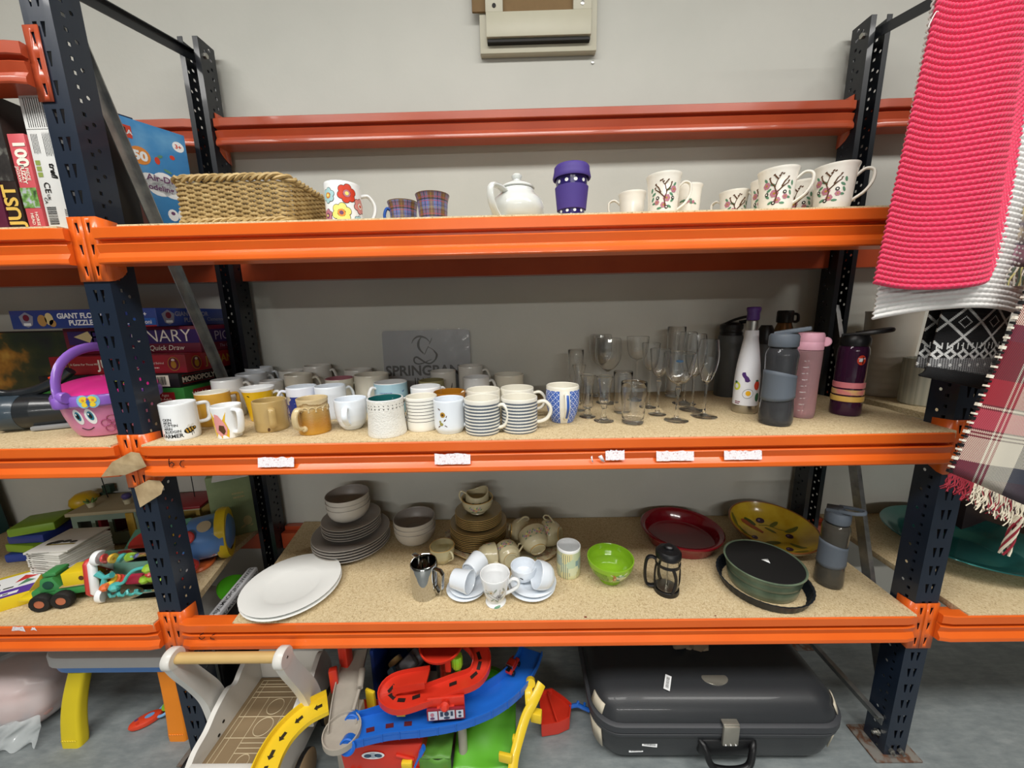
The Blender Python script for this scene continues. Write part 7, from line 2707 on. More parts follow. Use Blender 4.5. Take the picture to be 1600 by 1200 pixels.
M_tcot = mat('toy_pot', '#c0b79a', 0.5)
GP = 'tiny toy flower pots on the toy house'
for dx, dy, lab, c in ((-0.055, -0.04, 'tiny toy plant with green leaves, front left of the toy house roof', '#5f7a3c'), (0.05, -0.02, 'tiny toy flower with a violet head, front of the toy house roof', '#4a4077'), (0.015, 0.05, 'tiny toy flower bunch of pale and violet heads, back of the toy house roof', '#8a7a86')):
    t2 = thing('toy_plant', lab, 'toy plant', (-0.505 + dx, 0.375 + dy, Z1 + 0.135), 0, GP)
    turned('pot', t2, [(0, 0), (0.009, 0), (0.012, 0.016), (0.013, 0.018), (0, 0.017)], M_tcot, 16)
    b = MB()
    if dy > 0:
        for a in range(5):
            b.lathe([(0, 0), (0.008, 0.004), (0.009, 0.010), (0, 0.016)], 10, M=Matrix.Translation((0.016 * cos(a * 1.3), 0.010 * sin(a * 1.3), 0.020 + 0.008 * (a % 3))))
    elif dx < 0:
        for a in range(7):
            b.lathe([(0, 0), (0.004, 0.004), (0.003, 0.010), (0, 0.016)], 8, M=Matrix.Translation((0.008 * cos(a), 0.008 * sin(a), 0.016)) @ Matrix.Rotation(0.6, 4, Vector((-sin(a), cos(a), 0))))
    else:
        b.lathe([(0, 0.017), (0.010, 0.02), (0.014, 0.028), (0.010, 0.036), (0, 0.038)], 16)
    b.build('bloom', mat('bloom_' + c[1:], c, 0.6, vary=0.2, vscale=80), t2)
t = thing('toy_block', 'two-step dark green toy piece behind the toy house left end', 'toy block', (-0.625, 0.437, Z1 + 0.0), 0, None)
b = MB()
b.box((0, -0.004, 0.07), (0.03, 0.018, 0.14), bev=0.002)
b.box((0.02, -0.004, 0.155), (0.03, 0.018, 0.03), bev=0.002)
b.build('block', mat('bottle_green', '#22382c', 0.5), t)
# red roofed toy stable
t = thing('toy_stable', 'toy stable with a flat red roof, half hidden by the left post', 'toy stable', (-0.290, 0.378, Z1), R_(10))
b = MB()
b.box((0, 0, 0.128), (0.19, 0.125, 0.009), bev=0.002)
b.build('red_roof', mat('stable_red', '#8a1c24', 0.4, vary=0.08), t)
b = MB()
b.box((0, 0, 0.1205), (0.182, 0.117, 0.006))
b.build('roof_edge', M_ply, t)
b = MB()
for dx in (-0.08, 0.08):
    for dy in (-0.048, 0.048):
        b.box((dx, dy, 0.0585), (0.012, 0.012, 0.117))
b.box((0, 0.05, 0.06), (0.16, 0.008, 0.09))
b.build('stable_posts', mat('ochre_paint2', '#8e7430', 0.6, vary=0.15), t)
# thin rods rising from the toys
b = MB()
b.tube([(-0.26, 0.40, Z1 + 0.133), (-0.268, 0.41, Z1 + 0.26)], 0.0014, 6)
tag(b.build('toy_rod', M_blk), 'thin black rod standing on the flat red stable roof', 'rod')
b = MB()
b.tube([(-0.575, 0.40, Z1 + 0.135), (-0.600, 0.41, Z1 + 0.27)], 0.0014, 6)
tag(b.build('toy_rod', M_blk), 'thin black rod standing on the toy house roof', 'rod')

# blue toy camera/phone
t = thing('toy_camera', 'chunky blue and yellow toy with a picture sticker, right of the post', 'toy', (-0.085, 0.245, Z1), R_(28))
M_tb = mat('toy_blue', '#5f8fd0', 0.38, coat=0.2, vary=0.05)
b = MB()
b.X = Matrix.Translation((0, 0, 0.078)) @ Matrix.Rotation(pi / 2, 4, 'X')
b.lathe([(0, -0.05), (0.066, -0.05), (0.074, -0.044), (0.076, 0.0), (0.070, 0.045), (0.05, 0.055), (0, 0.056)], 28, M=Matrix.Rotation(pi / 2, 4, 'Y'), sx=1.0, sy=0.85)
b.build('toy_body', M_tb, t)
b = MB()
b.X = Matrix.Translation((0.036, 0, 0.078)) @ Matrix.Rotation(pi / 2, 4, 'Y')
b.lathe([(0.058, -0.012), (0.079, -0.012), (0.082, 0.0), (0.079, 0.014), (0.058, 0.014)], 36, sy=0.86, rf=lambda a, z: 1 + 0.012 * sin(12 * a))
b.build('yellow_ring', M_ty, t)
b = MB()
b.X = Matrix.Translation((-0.045, -0.052, 0.058))
b.box((0, 0, 0), (0.04, 0.032, 0.10), bev=0.012, seg=3)
b.build('grip', M_tb, t)
b = MB()
b.lathe([(0, 0.004), (0.017, 0.003), (0.020, 0), (0.017, -0.003), (0, -0.004)], 20, M=Matrix.Translation((-0.040, -0.066, 0.118)) @ Matrix.Rotation(R_(60), 4, 'X'))
b.build('red_button', M_tred, t)
b = MB()
pm = lambda off: (lambda x, y: Vector((x, -(0.067 + off) * cos(y / 0.067), 0.078 + (0.077 + off) * sin(y / 0.067))))
b.decal(pm(0.001), [(rect(-0.022, -0.038, 0.022, 0.030), 0)])
for i in range(3):
    for j in range(4):
        b.decal(pm(0.0016), [(circ(-0.014 + 0.014 * i, -0.030 + 0.017 * j, 0.005, 8, 0.006), 1 + (i + j) % 3)])
b.decal(pm(0.001), [(circ(0.0, 0.055, 0.018, 14, 0.016), 4)])
b.build('sticker', [M_white, M_redp, M_blkp, M_pinkp, mat('tan_sticker', '#b8a98a', 0.5)], t)
b = MB()
b.lathe([(0, 0), (0.05, 0), (0.055, 0.006), (0.05, 0.012), (0, 0.012)], 24, M=Matrix.Translation((-0.03, -0.02, 0.0)), sx=0.7)
b.build('orange_foot', BC[5], t)
# old green box
t = thing('storage_tin_box', 'old sage green card box with torn white flap, against the back left post', 'box', (-0.112, 0.388, Z1), R_(30))
b = MB()
b.box((0.0, 0.0, 0.115), (0.125, 0.055, 0.23), bev=0.002)
b.build('carton', nmat('sage_card', lambda t_: t_.base(t_.ramp(t_.noise(12, 5), [(0.3, '#6e7c54'), (0.7, '#86946a')])), rough=0.6), t)
b = MB()
b.box((0.010, -0.020, 0.238), (0.10, 0.075, 0.003), M=Matrix.Rotation(R_(24), 4, 'X'))
b.build('white_flap', M_card_w, t)
b = MB()
b.decal(plane_map((0, -0.028, 0), (1, 0, 0), (0, 0, 1), 0.0005), [(circ(0.035, 0.05, 0.013, 14, 0.018),), (circ(0.02, 0.03, 0.010, 10, 0.004, 0.5),), (circ(0.045, 0.03, 0.006, 10, 0.003, 0.5),)], 0)
b.scribble(plane_map((0, -0.028, 0), (1, 0, 0), (0, 0, 1), 0.0005), 0.02, 0.155, 0.034, 0.006, 0, 7)
b.scribble(plane_map((0, -0.028, 0), (1, 0, 0), (0, 0, 1), 0.0005), 0.02, 0.140, 0.03, 0.006, 0, 8)
b.build('cover_print', mat('straw_ink', '#a59a6a', 0.5), t)

# alphabet easel board standing on the floor in the gap beside the left shelf
t = thing('alphabet_board', 'grey-white alphabet board standing in the gap left of the plates', 'toy board', (0.045, 0.052, 0.0), R_(98))
b = MB()
b.box((0.105, 0.0, 0.395), (0.23, 0.030, 0.03), bev=0.006, M=None)
b.build('letter_rail', mat('grey_white_plastic', '#c4c6ca', 0.4), t)
b = MB()
pm = plane_map((0, -0.0155, 0.395), (1, 0, 0), (0, 0.0, 1), 0.0006)
b.text(plane_map((0, 0, 0.4103), (1, 0, 0), (0, 1, 0), 0.0006), 'GHIJKLMNOPQRSTUVWXYZ', 0.0165, 0.105, -0.007, bold=0.01)
b.text(pm, 'GHIJKLMNOPQRSTUVWXYZ', 0.0165, 0.105, -0.006, bold=0.01)
b.build('alphabet_print', M_blkp, t)
b = MB()
b.box((0.12, 0.012, 0.19), (0.20, 0.010, 0.38), bev=0.002)
b.build('panel', M_blk, t)
b = MB()
b.X = Matrix.Translation((0.20, 0.05, 0.345)) @ Matrix.Rotation(R_(35), 4, 'X')
b.lathe([(0, 0), (0.055, 0), (0.058, 0.003), (0.055, 0.008), (0, 0.008)], 32)
o = b.build('green_dial', mat('bright_green', '#4fae1f', 0.4, vary=0.05), t)
o['label'] = 'bright green round dial'

# ------------------------------------------------------------------ on the floor under the rack
def loft(b, rings, mi=None, cap=True):
    V = [[b.v(p) for p in r_] for r_ in rings]
    n = len(V[0])
    for A, B in zip(V, V[1:]):
        for i in range(n):
            b.f([A[i], A[(i + 1) % n], B[(i + 1) % n], B[i]], mi)
    if cap:
        b.f(list(reversed(V[0])), mi)
        b.f(V[-1], mi)


def shell(b, w, d, steps, rad, n=7, mi=None):
    """stack of rounded rectangles; steps of (z, inset)"""
    loft(b, [[(x, y, z) for x, y in rrect(w - 2 * q, d - 2 * q, max(rad - q * 0.5, 0.012), n)] for z, q in steps], mi)


# suitcase
M_case = mat('charcoal_case', '#2b2d30', 0.42, coat=0.15, vary=0.08, bump=0.12, bscale=500)
M_caseb = mat('grey_case_band', '#3a3c40', 0.5, vary=0.06)
sx0, sx1, sy0, sy1 = 1.090, 1.765, -0.034, 0.385
t = thing('suitcase', 'large charcoal hard-shell suitcase lying flat on the floor', 'suitcase', ((sx0 + sx1) / 2, (sy0 + sy1) / 2, 0.0), R_(-0.5))
wS, dS = sx1 - sx0, sy1 - sy0
b = MB()
shell(b, wS, dS, [(0.003, 0.05), (0.005, 0.042), (0.014, 0.028), (0.035, 0.018), (0.075, 0.009), (0.115, 0.005)], 0.075)
b.build('lower_shell', M_case, t, sharp=60)
b = MB()
shell(b, wS, dS, [(0.140, 0.005), (0.150, 0.006), (0.172, 0.012), (0.188, 0.022), (0.200, 0.038), (0.207, 0.060), (0.210, 0.09)], 0.075)
b.build('upper_shell', M_case, t, sharp=60)
b = MB()
shell(b, wS, dS, [(0.112, 0.006), (0.114, 0.001), (0.124, -0.001), (0.126, 0.003), (0.128, 0.003), (0.130, -0.002), (0.148, -0.002), (0.152, 0.004)], 0.075)
b.build('rim_band', M_caseb, t, sharp=40)
M_satin = mat('satin_metal', '#a9a59a', 0.35, 0.7, vary=0.05)
fx = 1.444 - t.location.x
yf = -dS / 2
b = MB()
b.box((fx, yf - 0.004, 0.128), (0.042, 0.010, 0.062), bev=0.004)
b.box((fx, yf + 0.003, 0.160), (0.042, 0.016, 0.006), bev=0.002)
lt = b.build('latch', M_satin, t)
for dx in (-0.013, 0, 0.013):
    b = MB()
    b.lathe([(0, 0), (0.002, 0), (0.002, 0.001), (0, 0.0012)], 10, M=Matrix.Translation((fx + dx, yf - 0.009, 0.103)) @ Matrix.Rotation(pi / 2, 4, 'X'))
    b.build('rivet', M_white, lt)
b = MB()
b.tube(spline([(fx - 0.070, yf + 0.012, 0.092), (fx - 0.062, yf - 0.004, 0.085), (fx - 0.052, yf - 0.014, 0.052), (fx - 0.036, yf - 0.018, 0.040), (fx, yf - 0.020, 0.037), (fx + 0.036, yf - 0.018, 0.040), (fx + 0.052, yf - 0.014, 0.052), (fx + 0.062, yf - 0.004, 0.085), (fx + 0.070, yf + 0.012, 0.092)], 5), 0.0085, 10)
b.build('carry_handle', M_blk, t)
b = MB()
b.box((fx, yf + 0.012, 0.075), (0.15, 0.02, 0.05), bev=0.008)
b.build('handle_recess', M_blk, t)
b = MB()
zt = 0.2045
hs = [(0.036 * cos(a), 0.022 * sin(a)) for a in [pi + pi * i / 12 for i in range(13)]]
hs = hs + [(0.033, 0.006), (0.015, 0.010), (-0.015, 0.010), (-0.033, 0.006)]
yb = 0.048 - t.location.y
b.prism(hs, 0, 0.003, M=Matrix.Translation((1.440 - t.location.x, yb, 0.2068)), bev=0.001)
b.build('badge', M_satin, t)
for u, v, w_, h_, rz, top in ((1044, 1068, 0.016, 0.042, -28, True), (1015, 1160, 0.040, 0.011, -6, False), (995, 1174, 0.038, 0.009, 2, False)):
    b = MB()
    if top:
        p = at_z(u, v, 0.209)
        X = Matrix.Translation((p.x - t.location.x, p.y - t.location.y, 0.2095)) @ Matrix.Rotation(R_(rz), 4, 'Z') @ Matrix.Rotation(R_(6), 4, 'X')
    else:
        p = at_y(u, v, sy0 + 0.015)
        X = Matrix.Translation((p.x - t.location.x, yf + 0.0055 + 0.23 * (0.1 - p.z), p.z)) @ Matrix.Rotation(R_(77), 4, 'X') @ Matrix.Rotation(R_(rz), 4, 'Z')
    b.X = X
    b.box((0, 0, 0.002), (w_, h_, 0.0006))
    st = b.build('sticker', M_white, t)
    b = MB()
    b.X = X
    rr = random.Random(u)
    q = -0.38
    L_ = max(w_, h_)
    while q < 0.36:
        g_ = rr.choice((0.012, 0.02, 0.03))
        if top:
            b.poly([(-w_ * 0.25, q * L_, 0.0026), (w_ * 0.25, q * L_, 0.0026), (w_ * 0.25, (q + g_) * L_, 0.0026), (-w_ * 0.25, (q + g_) * L_, 0.0026)])
        else:
            b.poly([(q * L_, -h_ * 0.25, 0.0026), ((q + g_) * L_, -h_ * 0.25, 0.0026), ((q + g_) * L_, h_ * 0.25, 0.0026), (q * L_, h_ * 0.25, 0.0026)])
        q += g_ + rr.choice((0.02, 0.03))
    b.build('barcode', M_blkp, st)
M_cream_c = mat('case_corner_cream', '#c9c0ac', 0.5)
for sx in (-1, 1):
    b = MB()
    pts = []
    R0 = [(x, y) for x, y in rrect(wS - 0.006, dS - 0.006, 0.074, 10)]
    sel = [p for p in R0 if p[0] * sx > wS / 2 - 0.03 and p[1] < -dS / 2 + 0.075]
    sel.sort(key=lambda p: p[1])
    for lo in (True, False):
        b = MB()
        for a, c in zip(sel, sel[1:]):
            if lo:
                b.poly([(a[0] * 0.975, a[1] * 0.96, 0.04), (c[0] * 0.975, c[1] * 0.96, 0.04), (c[0], c[1], 0.108), (a[0], a[1], 0.108)])
            else:
                b.poly([(a[0] * 0.993, a[1] * 0.993, 0.156), (c[0] * 0.993, c[1] * 0.993, 0.156), (c[0] * 0.965, c[1] * 0.965, 0.182), (a[0] * 0.965, a[1] * 0.965, 0.182)])
        bmesh.ops.remove_doubles(b.bm, verts=b.bm.verts[:], dist=0.0005)
        b.build('corner_guard', M_cream_c, t, solid=0.003)

# crumpled paper on the suitcase
p = at_z(1092, 1016, 0.212)
b = MB()
rr = random.Random(4)
def crump(u, v):
    a, c = 2 * pi * u, pi * v
    k = 1 + 0.25 * sin(5 * a + 3 * c) + 0.2 * sin(7 * c - 2 * a)
    return (0.07 * k * sin(c) * cos(a), 0.04 * k * sin(c) * sin(a), 0.026 + 0.026 * k * -cos(c))
b.sheet(crump, 24, 12, close_u=True)
o = b.build('crumpled_paper', mat('brown_wrapping_paper', '#7d6c58', 0.8, vary=0.15), loc=(p.x, p.y + 0.03, 0.212), rot=(0, 0, 0.3), sharp=20)
tag(o, 'crumpled brown paper lying on the back of the charcoal suitcase', 'paper')

# ---- wooden baby walker
M_wpaint = mat('white_painted_wood', '#dcdad4', 0.4, coat=0.2, vary=0.03)
M_wood = mat('pale_beech', '#c9a86c', 0.5, vary=0.12, vscale=14)
M_wood2 = mat('brown_board', '#8f7a5c', 0.6, vary=0.1, vscale=14)
t = thing('baby_walker', 'white wooden baby walker with a round wooden push bar', 'baby walker', (0.18, 0.04, 0.0), R_(0))
ox, oy = 0.18, 0.04
b = MB()
b.tube([(0.052 - ox, -0.058 - oy, 0.404), (0.322 - ox, -0.058 - oy, 0.404)], 0.0125, 20)
b.build('push_bar', M_wood, t)
for s_, x in ((-1, 0.046), (1, 0.318)):
    b = MB()
    path = spline([(-0.060, 0.404, 0), (-0.046, 0.360, 0), (-0.014, 0.285, 0), (0.014, 0.210, 0), (0.030, 0.120, 0)], 6)
    L, R2 = [], []
    n_ = len(path)
    for i, q in enumerate(path):
        a_, c_ = path[max(i - 1, 0)], path[min(i + 1, n_ - 1)]
        d = (c_ - a_).normalized()
        w_ = 0.021 - 0.004 * sin(pi * i / (n_ - 1)) + 0.010 * (i / (n_ - 1))
        L.append((q.x - d.y * w_, q.y + d.x * w_))
        R2.append((q.x + d.y * w_, q.y - d.x * w_))
    P = L + list(reversed(R2))
    M_ = Matrix(((0, 0, 1, x - ox), (1, 0, 0, -oy), (0, 1, 0, 0), (0, 0, 0, 1)))
    b.prism(P, -0.010, 0.010, M=M_, bev=0.003)
    b.lathe([(0, -0.0112), (0.023, -0.0112), (0.0255, -0.008), (0.0255, 0.008), (0.023, 0.0112), (0, 0.0112)], 28, M=Matrix.Translation((x - ox, -0.060 - oy, 0.405)) @ Matrix.Rotation(pi / 2, 4, 'Y'))
    b.build('arm', M_wpaint, t)
    b = MB()
    b.lathe([(0, 0), (0.003, 0), (0.003, 0.001), (0, 0.0015)], 10, M=Matrix.Translation((x - ox + s_ * 0.0113, -0.060 - oy, 0.406)) @ Matrix.Rotation(s_ * pi / 2, 4, 'Y'))
    b.build('screw', M_screw, t)
for s_, x in ((-1, 0.072), (1, 0.290)):
    b = MB()
    top = spline([(-0.115, 0.125, 0), (-0.085, 0.150, 0), (-0.045, 0.163, 0), (-0.01, 0.185, 0), (0.035, 0.200, 0), (0.062, 0.188, 0), (0.088, 0.205, 0), (0.125, 0.222, 0), (0.150, 0.198, 0), (0.165, 0.150, 0)], 5)
    P = [(q.x, q.y) for q in top] + [(0.165, 0.05), (-0.115, 0.05)]
    M_ = Matrix(((0, 0, 1, x - ox), (1, 0, 0, -oy), (0, 1, 0, 0), (0, 0, 0, 1)))
    b.prism(P, -0.007, 0.007, M=M_)
    for yy, zz_ in ((0.0, 0.135), (-0.02, 0.115)):
        b.lathe([(0, 0), (0.004, 0), (0.004, 0.0012), (0, 0.0014)], 10, mi=1, M=Matrix.Translation((x - ox - s_ * 0.0072, yy - oy, zz_)) @ Matrix.Rotation(-s_ * pi / 2, 4, 'Y'))
    b.build('side_panel', [M_wpaint, M_blk], t)
b = MB()
b.box((0.181 - ox, 0.158 - oy, 0.125), (0.204, 0.012, 0.15), bev=0.002)
b.build('front_panel', M_wpaint, t)
b = MB()
b.box((0.181 - ox, -0.108 - oy, 0.095), (0.204, 0.016, 0.09), bev=0.002)
b.build('rear_panel', M_wpaint, t)
b = MB()
b.box((0.181 - ox, 0.024 - oy, 0.100), (0.204, 0.25, 0.010))
b.build('tray_floor', M_wood2, t)
b = MB()
zf = 0.1056
def ln(x0, y0, x1, y1):
    b.tube([(x0 - ox, y0 - oy, zf), (x1 - ox, y1 - oy, zf)], 0.0011, 4)
X0, X1, Y0, Y1 = 0.092, 0.270, -0.088, 0.140
for x in (X0, X1, 0.107, 0.255):
    ln(x, Y0, x, Y1)
for y in (Y0, Y1, -0.02, 0.034, 0.088, 0.104, 0.120, 0.128):
    ln(X0, y, X1, y)
for x in (0.145, 0.215):
    ln(x, Y0, x, 0.088)
for y in (-0.032, -0.044, -0.056):
    ln(0.145, y, 0.215, y)
for cx_, cy_, r_ in ((0.18, 0.008, 0.024), (0.18, 0.062, 0.022), (0.18, -0.074, 0.016)):
    b.tube([(cx_ + r_ * cos(a) - ox, cy_ + r_ * sin(a) - oy, zf) for a in [2 * pi * i / 28 for i in range(28)]], 0.0011, 4, closed=True)
b.build('printed_lines', mat('cream_line', '#d6c6a4', 0.5), t)
for x, y in ((0.034, -0.066), (0.328, -0.066), (0.050, 0.11), (0.312, 0.11)):
    b = MB()
    b.X = Matrix.Translation((x - ox, y - oy, 0.052)) @ Matrix.Rotation(pi / 2, 4, 'Y')
    b.lathe([(0, -0.009), (0.047, -0.009), (0.051, -0.006)], 36, mi=0)
    b.lathe([(0.051, -0.006), (0.0515, -0.003), (0.0515, 0.003), (0.051, 0.006)], 36, mi=1)
    b.lathe([(0.051, 0.006), (0.047, 0.009), (0, 0.009)], 36, mi=0)
    b.lathe([(0, 0.009), (0.005, 0.009), (0.005, 0.0115), (0, 0.012)], 12, mi=2)
    b.build('wheel', [M_wood2, M_blk, M_screw], t)

# ---- toy track garage
def track(b, path, w, hl, hr, th=0.003, mi=None):
    """U-section toy road swept along path"""
    P = [Vector(p) for p in path]
    n = len(P)
    rings = []
    for i in range(n):
        d = P[min(i + 1, n - 1)] - P[max(i - 1, 0)]
        s = Vector((d.y, -d.x, 0)).normalized()      # right-hand side
        l_ = hl(i / (n - 1)) if callable(hl) else hl
        r_ = hr(i / (n - 1)) if callable(hr) else hr
        h = w / 2
        sec = [(-h - th, -0.008), (-h - th, l_), (-h, l_), (-h, 0), (h, 0), (h, r_), (h + th, r_), (h + th, -0.008)]
        rings.append([P[i] + s * a + Vector((0, 0, c)) for a, c in sec])
    loft(b, rings, mi)


M_tgrey = mat('toy_stone_grey', '#a8a195', 0.5, vary=0.08, vscale=60)
M_tyel = mat('toy_track_yellow', '#e9c62a', 0.36, coat=0.2, vary=0.03)
M_tblu = mat('toy_track_blue', '#1e66c8', 0.36, coat=0.2, vary=0.04)
M_tnavy = mat('toy_navy', '#15357e', 0.4, coat=0.2, vary=0.06)
M_trd = mat('toy_track_red', '#cf3320', 0.36, coat=0.2, vary=0.04)
M_tgrn = mat('toy_grass_green', '#5fae2c', 0.42, coat=0.1, vary=0.06)
M_tgrn2 = mat('toy_moss_green', '#5a8f36', 0.45, vary=0.12, vscale=60)
A = lambda u, v, z: at_z(u, v, z)
t = thing('toy_track_garage', 'big plastic toy road garage of red, blue, yellow, green and grey tracks', 'toy garage', (0.62, 0.0, 0.0))
TI = Matrix.Translation((-0.62, 0, 0))


def part(name, m, fn, **kw):
    b_ = MB()
    b_.X = TI
    fn(b_)
    return b_.build(name, m, t, **kw)


def _gray(b):
    pth = spline([A(556, 1016, 0.215), A(548, 1050, 0.205), A(541, 1085, 0.195), A(537, 1118, 0.19), A(535, 1140, 0.19)], 5)
    track(b, pth, 0.062, 0.004, 0.010)
    e = pth[-1]
    b.lathe([(0, -0.008), (0.046, -0.008), (0.046, 0.008), (0.043, 0.008), (0.043, 0.0), (0, 0.0)], 28, M=Matrix.Translation((e.x + 0.002, e.y - 0.006, e.z)))
    b.box((e.x - 0.004, e.y + 0.055, 0.09), (0.05, 0.06, 0.18), bev=0.004)
    b.tube([A(566, 1046, 0.22), A(562, 1075, 0.212)], 0.009, 10)
    b.tube([A(561, 1078, 0.212), A(552, 1110, 0.20)], 0.0045, 8)


part('grey_ramp', M_tgrey, _gray)


def _yel(b):
    pth = spline([A(512, 1098, 0.195), A(478, 1116, 0.195), A(446, 1146, 0.19), A(424, 1180, 0.185), A(410, 1215, 0.18)], 6)
    track(b, pth, 0.052, 0.004, 0.014)
    return pth


ypath = []
b = MB()
b.X = TI
ypath = _yel(b)
b.build('yellow_curve', M_tyel, t)
b = MB()
b.X = TI
for i in (3, 8, 13, 18, 22):
    p_, d = ypath[i], (ypath[i + 1] - ypath[i - 1]).normalized()
    s_ = Vector((d.y, -d.x, 0))
    o_ = p_ + Vector((0, 0, 0.0008))
    b.poly([o_ + d * 0.010, o_ + d * 0.002 + s_ * 0.009, o_ + d * 0.002 + s_ * 0.0045, o_ - d * 0.010 + s_ * 0.0045, o_ - d * 0.010 - s_ * 0.0045, o_ + d * 0.002 - s_ * 0.0045, o_ + d * 0.002 - s_ * 0.009])
b.build('arrow_slot_shade', mat('slot_shadow', '#2a220c', 0.6), t)  # flat dark shapes painted for the shade inside the arrow holes


def _blue(b):
    pth = spline([A(556, 1140, 0.185), A(610, 1128, 0.185), A(668, 1122, 0.19), A(720, 1112, 0.195), A(770, 1092, 0.20), A(806, 1064, 0.205), A(824, 1036, 0.21), A(832, 1016, 0.212)], 6)
    hl = lambda q: 0.018 + 0.010 * sin(pi * min(1, max(0, (q - 0.05) / 0.4))) * (q < 0.45) + 0.010 * (q > 0.5)
    track(b, pth, 0.058, hl, 0.008)
    e = pth[0]
    for sgn, u, v in ((1, 545, 1163), (-1, 552, 1125)):
        p_ = A(u, v, 0.18)
        b.lathe([(0, -0.012), (0.016, -0.012), (0.020, -0.008), (0.020, 0.010), (0.017, 0.012), (0.015, 0.009), (0.004, 0.009), (0.003, 0.012), (0, 0.012)], 24, M=Matrix.Translation((p_.x, p_.y, p_.z)) @ Matrix.Rotation(R_(70), 4, 'X'))
    # hanging skirt with ribs along the outer edge
    for i in range(2, 30, 3):
        p_ = pth[i]
        d = (pth[i + 1] - pth[i - 1]).normalized()
        s_ = Vector((d.y, -d.x, 0))
        b.tube([p_ + s_ * 0.0325 + Vector((0, 0, 0.008)), p_ + s_ * 0.0335 + Vector((0, 0, -0.014))], 0.0018, 6)
    skirt = [[p_ + s_v * 0.0325 for p_ in [pth[i]] for s_v in [Vector(((pth[min(i + 1, len(pth) - 1)] - pth[max(i - 1, 0)]).normalized().y, -(pth[min(i + 1, len(pth) - 1)] - pth[max(i - 1, 0)]).normalized().x, 0))]][0] for i in range(len(pth) - 12)]
    for a_, c_ in zip(skirt, skirt[1:]):
        b.poly([a_, c_, c_ + Vector((0, 0, -0.016)), a_ + Vector((0, 0, -0.016))])
    return pth


b = MB()
b.X = TI
bpath = _blue(b)
b.build('blue_road', M_tblu, t)
b = MB()
b.X = TI
for i in (3, 6, 9):
    p_, d = bpath[i], (bpath[i + 1] - bpath[i - 1]).normalized()
    s_ = Vector((d.y, -d.x, 0))
    o_ = p_ + Vector((0, 0, 0.0009)) + s_ * 0.010
    b.poly([o_ + d * 0.011 + s_ * 0.005, o_ - d * 0.009 + s_ * 0.005, o_ - d * 0.011 - s_ * 0.006, o_ + d * 0.009 - s_ * 0.006])
b.build('road_slots', mat('slot_maroon', '#5a1420', 0.6), t)


def _red(b):
    pth = spline([A(668, 1058, 0.285), A(618, 1068, 0.262), A(606, 1086, 0.25), A(626, 1098, 0.245), A(664, 1088, 0.25), A(708, 1072, 0.262), A(742, 1058, 0.275), A(753, 1032, 0.288), A(742, 1008, 0.30), A(716, 990, 0.31)], 6)
    track(b, pth, 0.044, 0.012, 0.010)
    return pth


b = MB()
b.X = TI
rpath = _red(b)
b.build('red_spiral', M_trd, t)
b = MB()
b.X = TI
for i in (8, 14, 18, 22, 30, 36, 40, 44):
    p_, d = rpath[i], (rpath[i + 1] - rpath[i - 1]).normalized()
    s_ = Vector((d.y, -d.x, 0))
    o_ = p_ + Vector((0, 0, 0.0009)) - s_ * 0.006
    b.poly([o_ + d * 0.010 + s_ * 0.005, o_ - d * 0.010 + s_ * 0.005, o_ - d * 0.010 - s_ * 0.005, o_ + d * 0.010 - s_ * 0.005])
b.build('spiral_slots', mat('slot_dark', '#1a0d0a', 0.6), t)


def _bowl(b):
    c_ = A(690, 1012, 0.33)
    b.lathe([(0, -0.01), (0.045, -0.006), (0.058, 0.008), (0.060, 0.016), (0.056, 0.016), (0.050, 0.0), (0, -0.004)], 32, M=Matrix.Translation(c_), arc=None)
    p_ = A(700, 1036, 0.30)
    b.box((p_.x, p_.y, p_.z), (0.016, 0.012, 0.05), bev=0.003)


part('red_bowl', M_trd, _bowl)


def _front(b):
    q_ = A(700, 1078, 0.25)
    b.box((q_.x, q_.y - 0.030, q_.z - 0.004), (0.095, 0.008, 0.040), R_(4), bev=0.003)
    b.lathe([(0, 0), (0.010, 0.003), (0.012, 0.014), (0.007, 0.02), (0, 0.021)], 14, M=Matrix.Translation((q_.x, q_.y - 0.034, q_.z)) @ Matrix.Rotation(R_(70), 4, 'X'))
    b.box((q_.x, q_.y - 0.035, q_.z - 0.010), (0.045, 0.010, 0.009), R_(8), bev=0.003)


part('red_front_panel', M_trd, _front)


def _gate(b):
    g = A(522, 1062, 0.21)
    b.box((g.x, g.y, g.z), (0.022, 0.018, 0.075), R_(20), bev=0.004)
    g = A(536, 1040, 0.22)
    b.box((g.x, g.y + 0.02, g.z), (0.03, 0.03, 0.11), R_(-10), bev=0.006)


part('red_gate', M_trd, _gate)


def _col(b):
    b.lathe([(0, 0), (0.016, 0), (0.016, 0.22), (0, 0.22)], 18, M=Matrix.Translation((A(690, 1060, 0.2).x, A(690, 1060, 0.2).y + 0.05, 0)))


part('red_column', M_trd, _col)


def _knob(b):
    p_ = A(714, 1032, 0.30)
    b.lathe([(0, -0.017), (0.013, -0.017), (0.0145, -0.014), (0.0145, 0.014), (0.013, 0.017), (0, 0.017)], 40, M=Matrix.Translation(p_), rf=lambda a, z: 1 + 0.05 * cos(12 * a))
    b.tube([p_ + Vector((0, 0, -0.01)), (p_.x, p_.y + 0.01, 0.2)], 0.009, 12)


part('lime_knob', mat('toy_lime2', '#8acb2c', 0.36, coat=0.2), _knob)


def _panel(b):
    q_ = A(700, 1098, 0.226)
    b.box((q_.x, q_.y - 0.026, q_.z), (0.096, 0.006, 0.034), R_(4), bev=0.001)


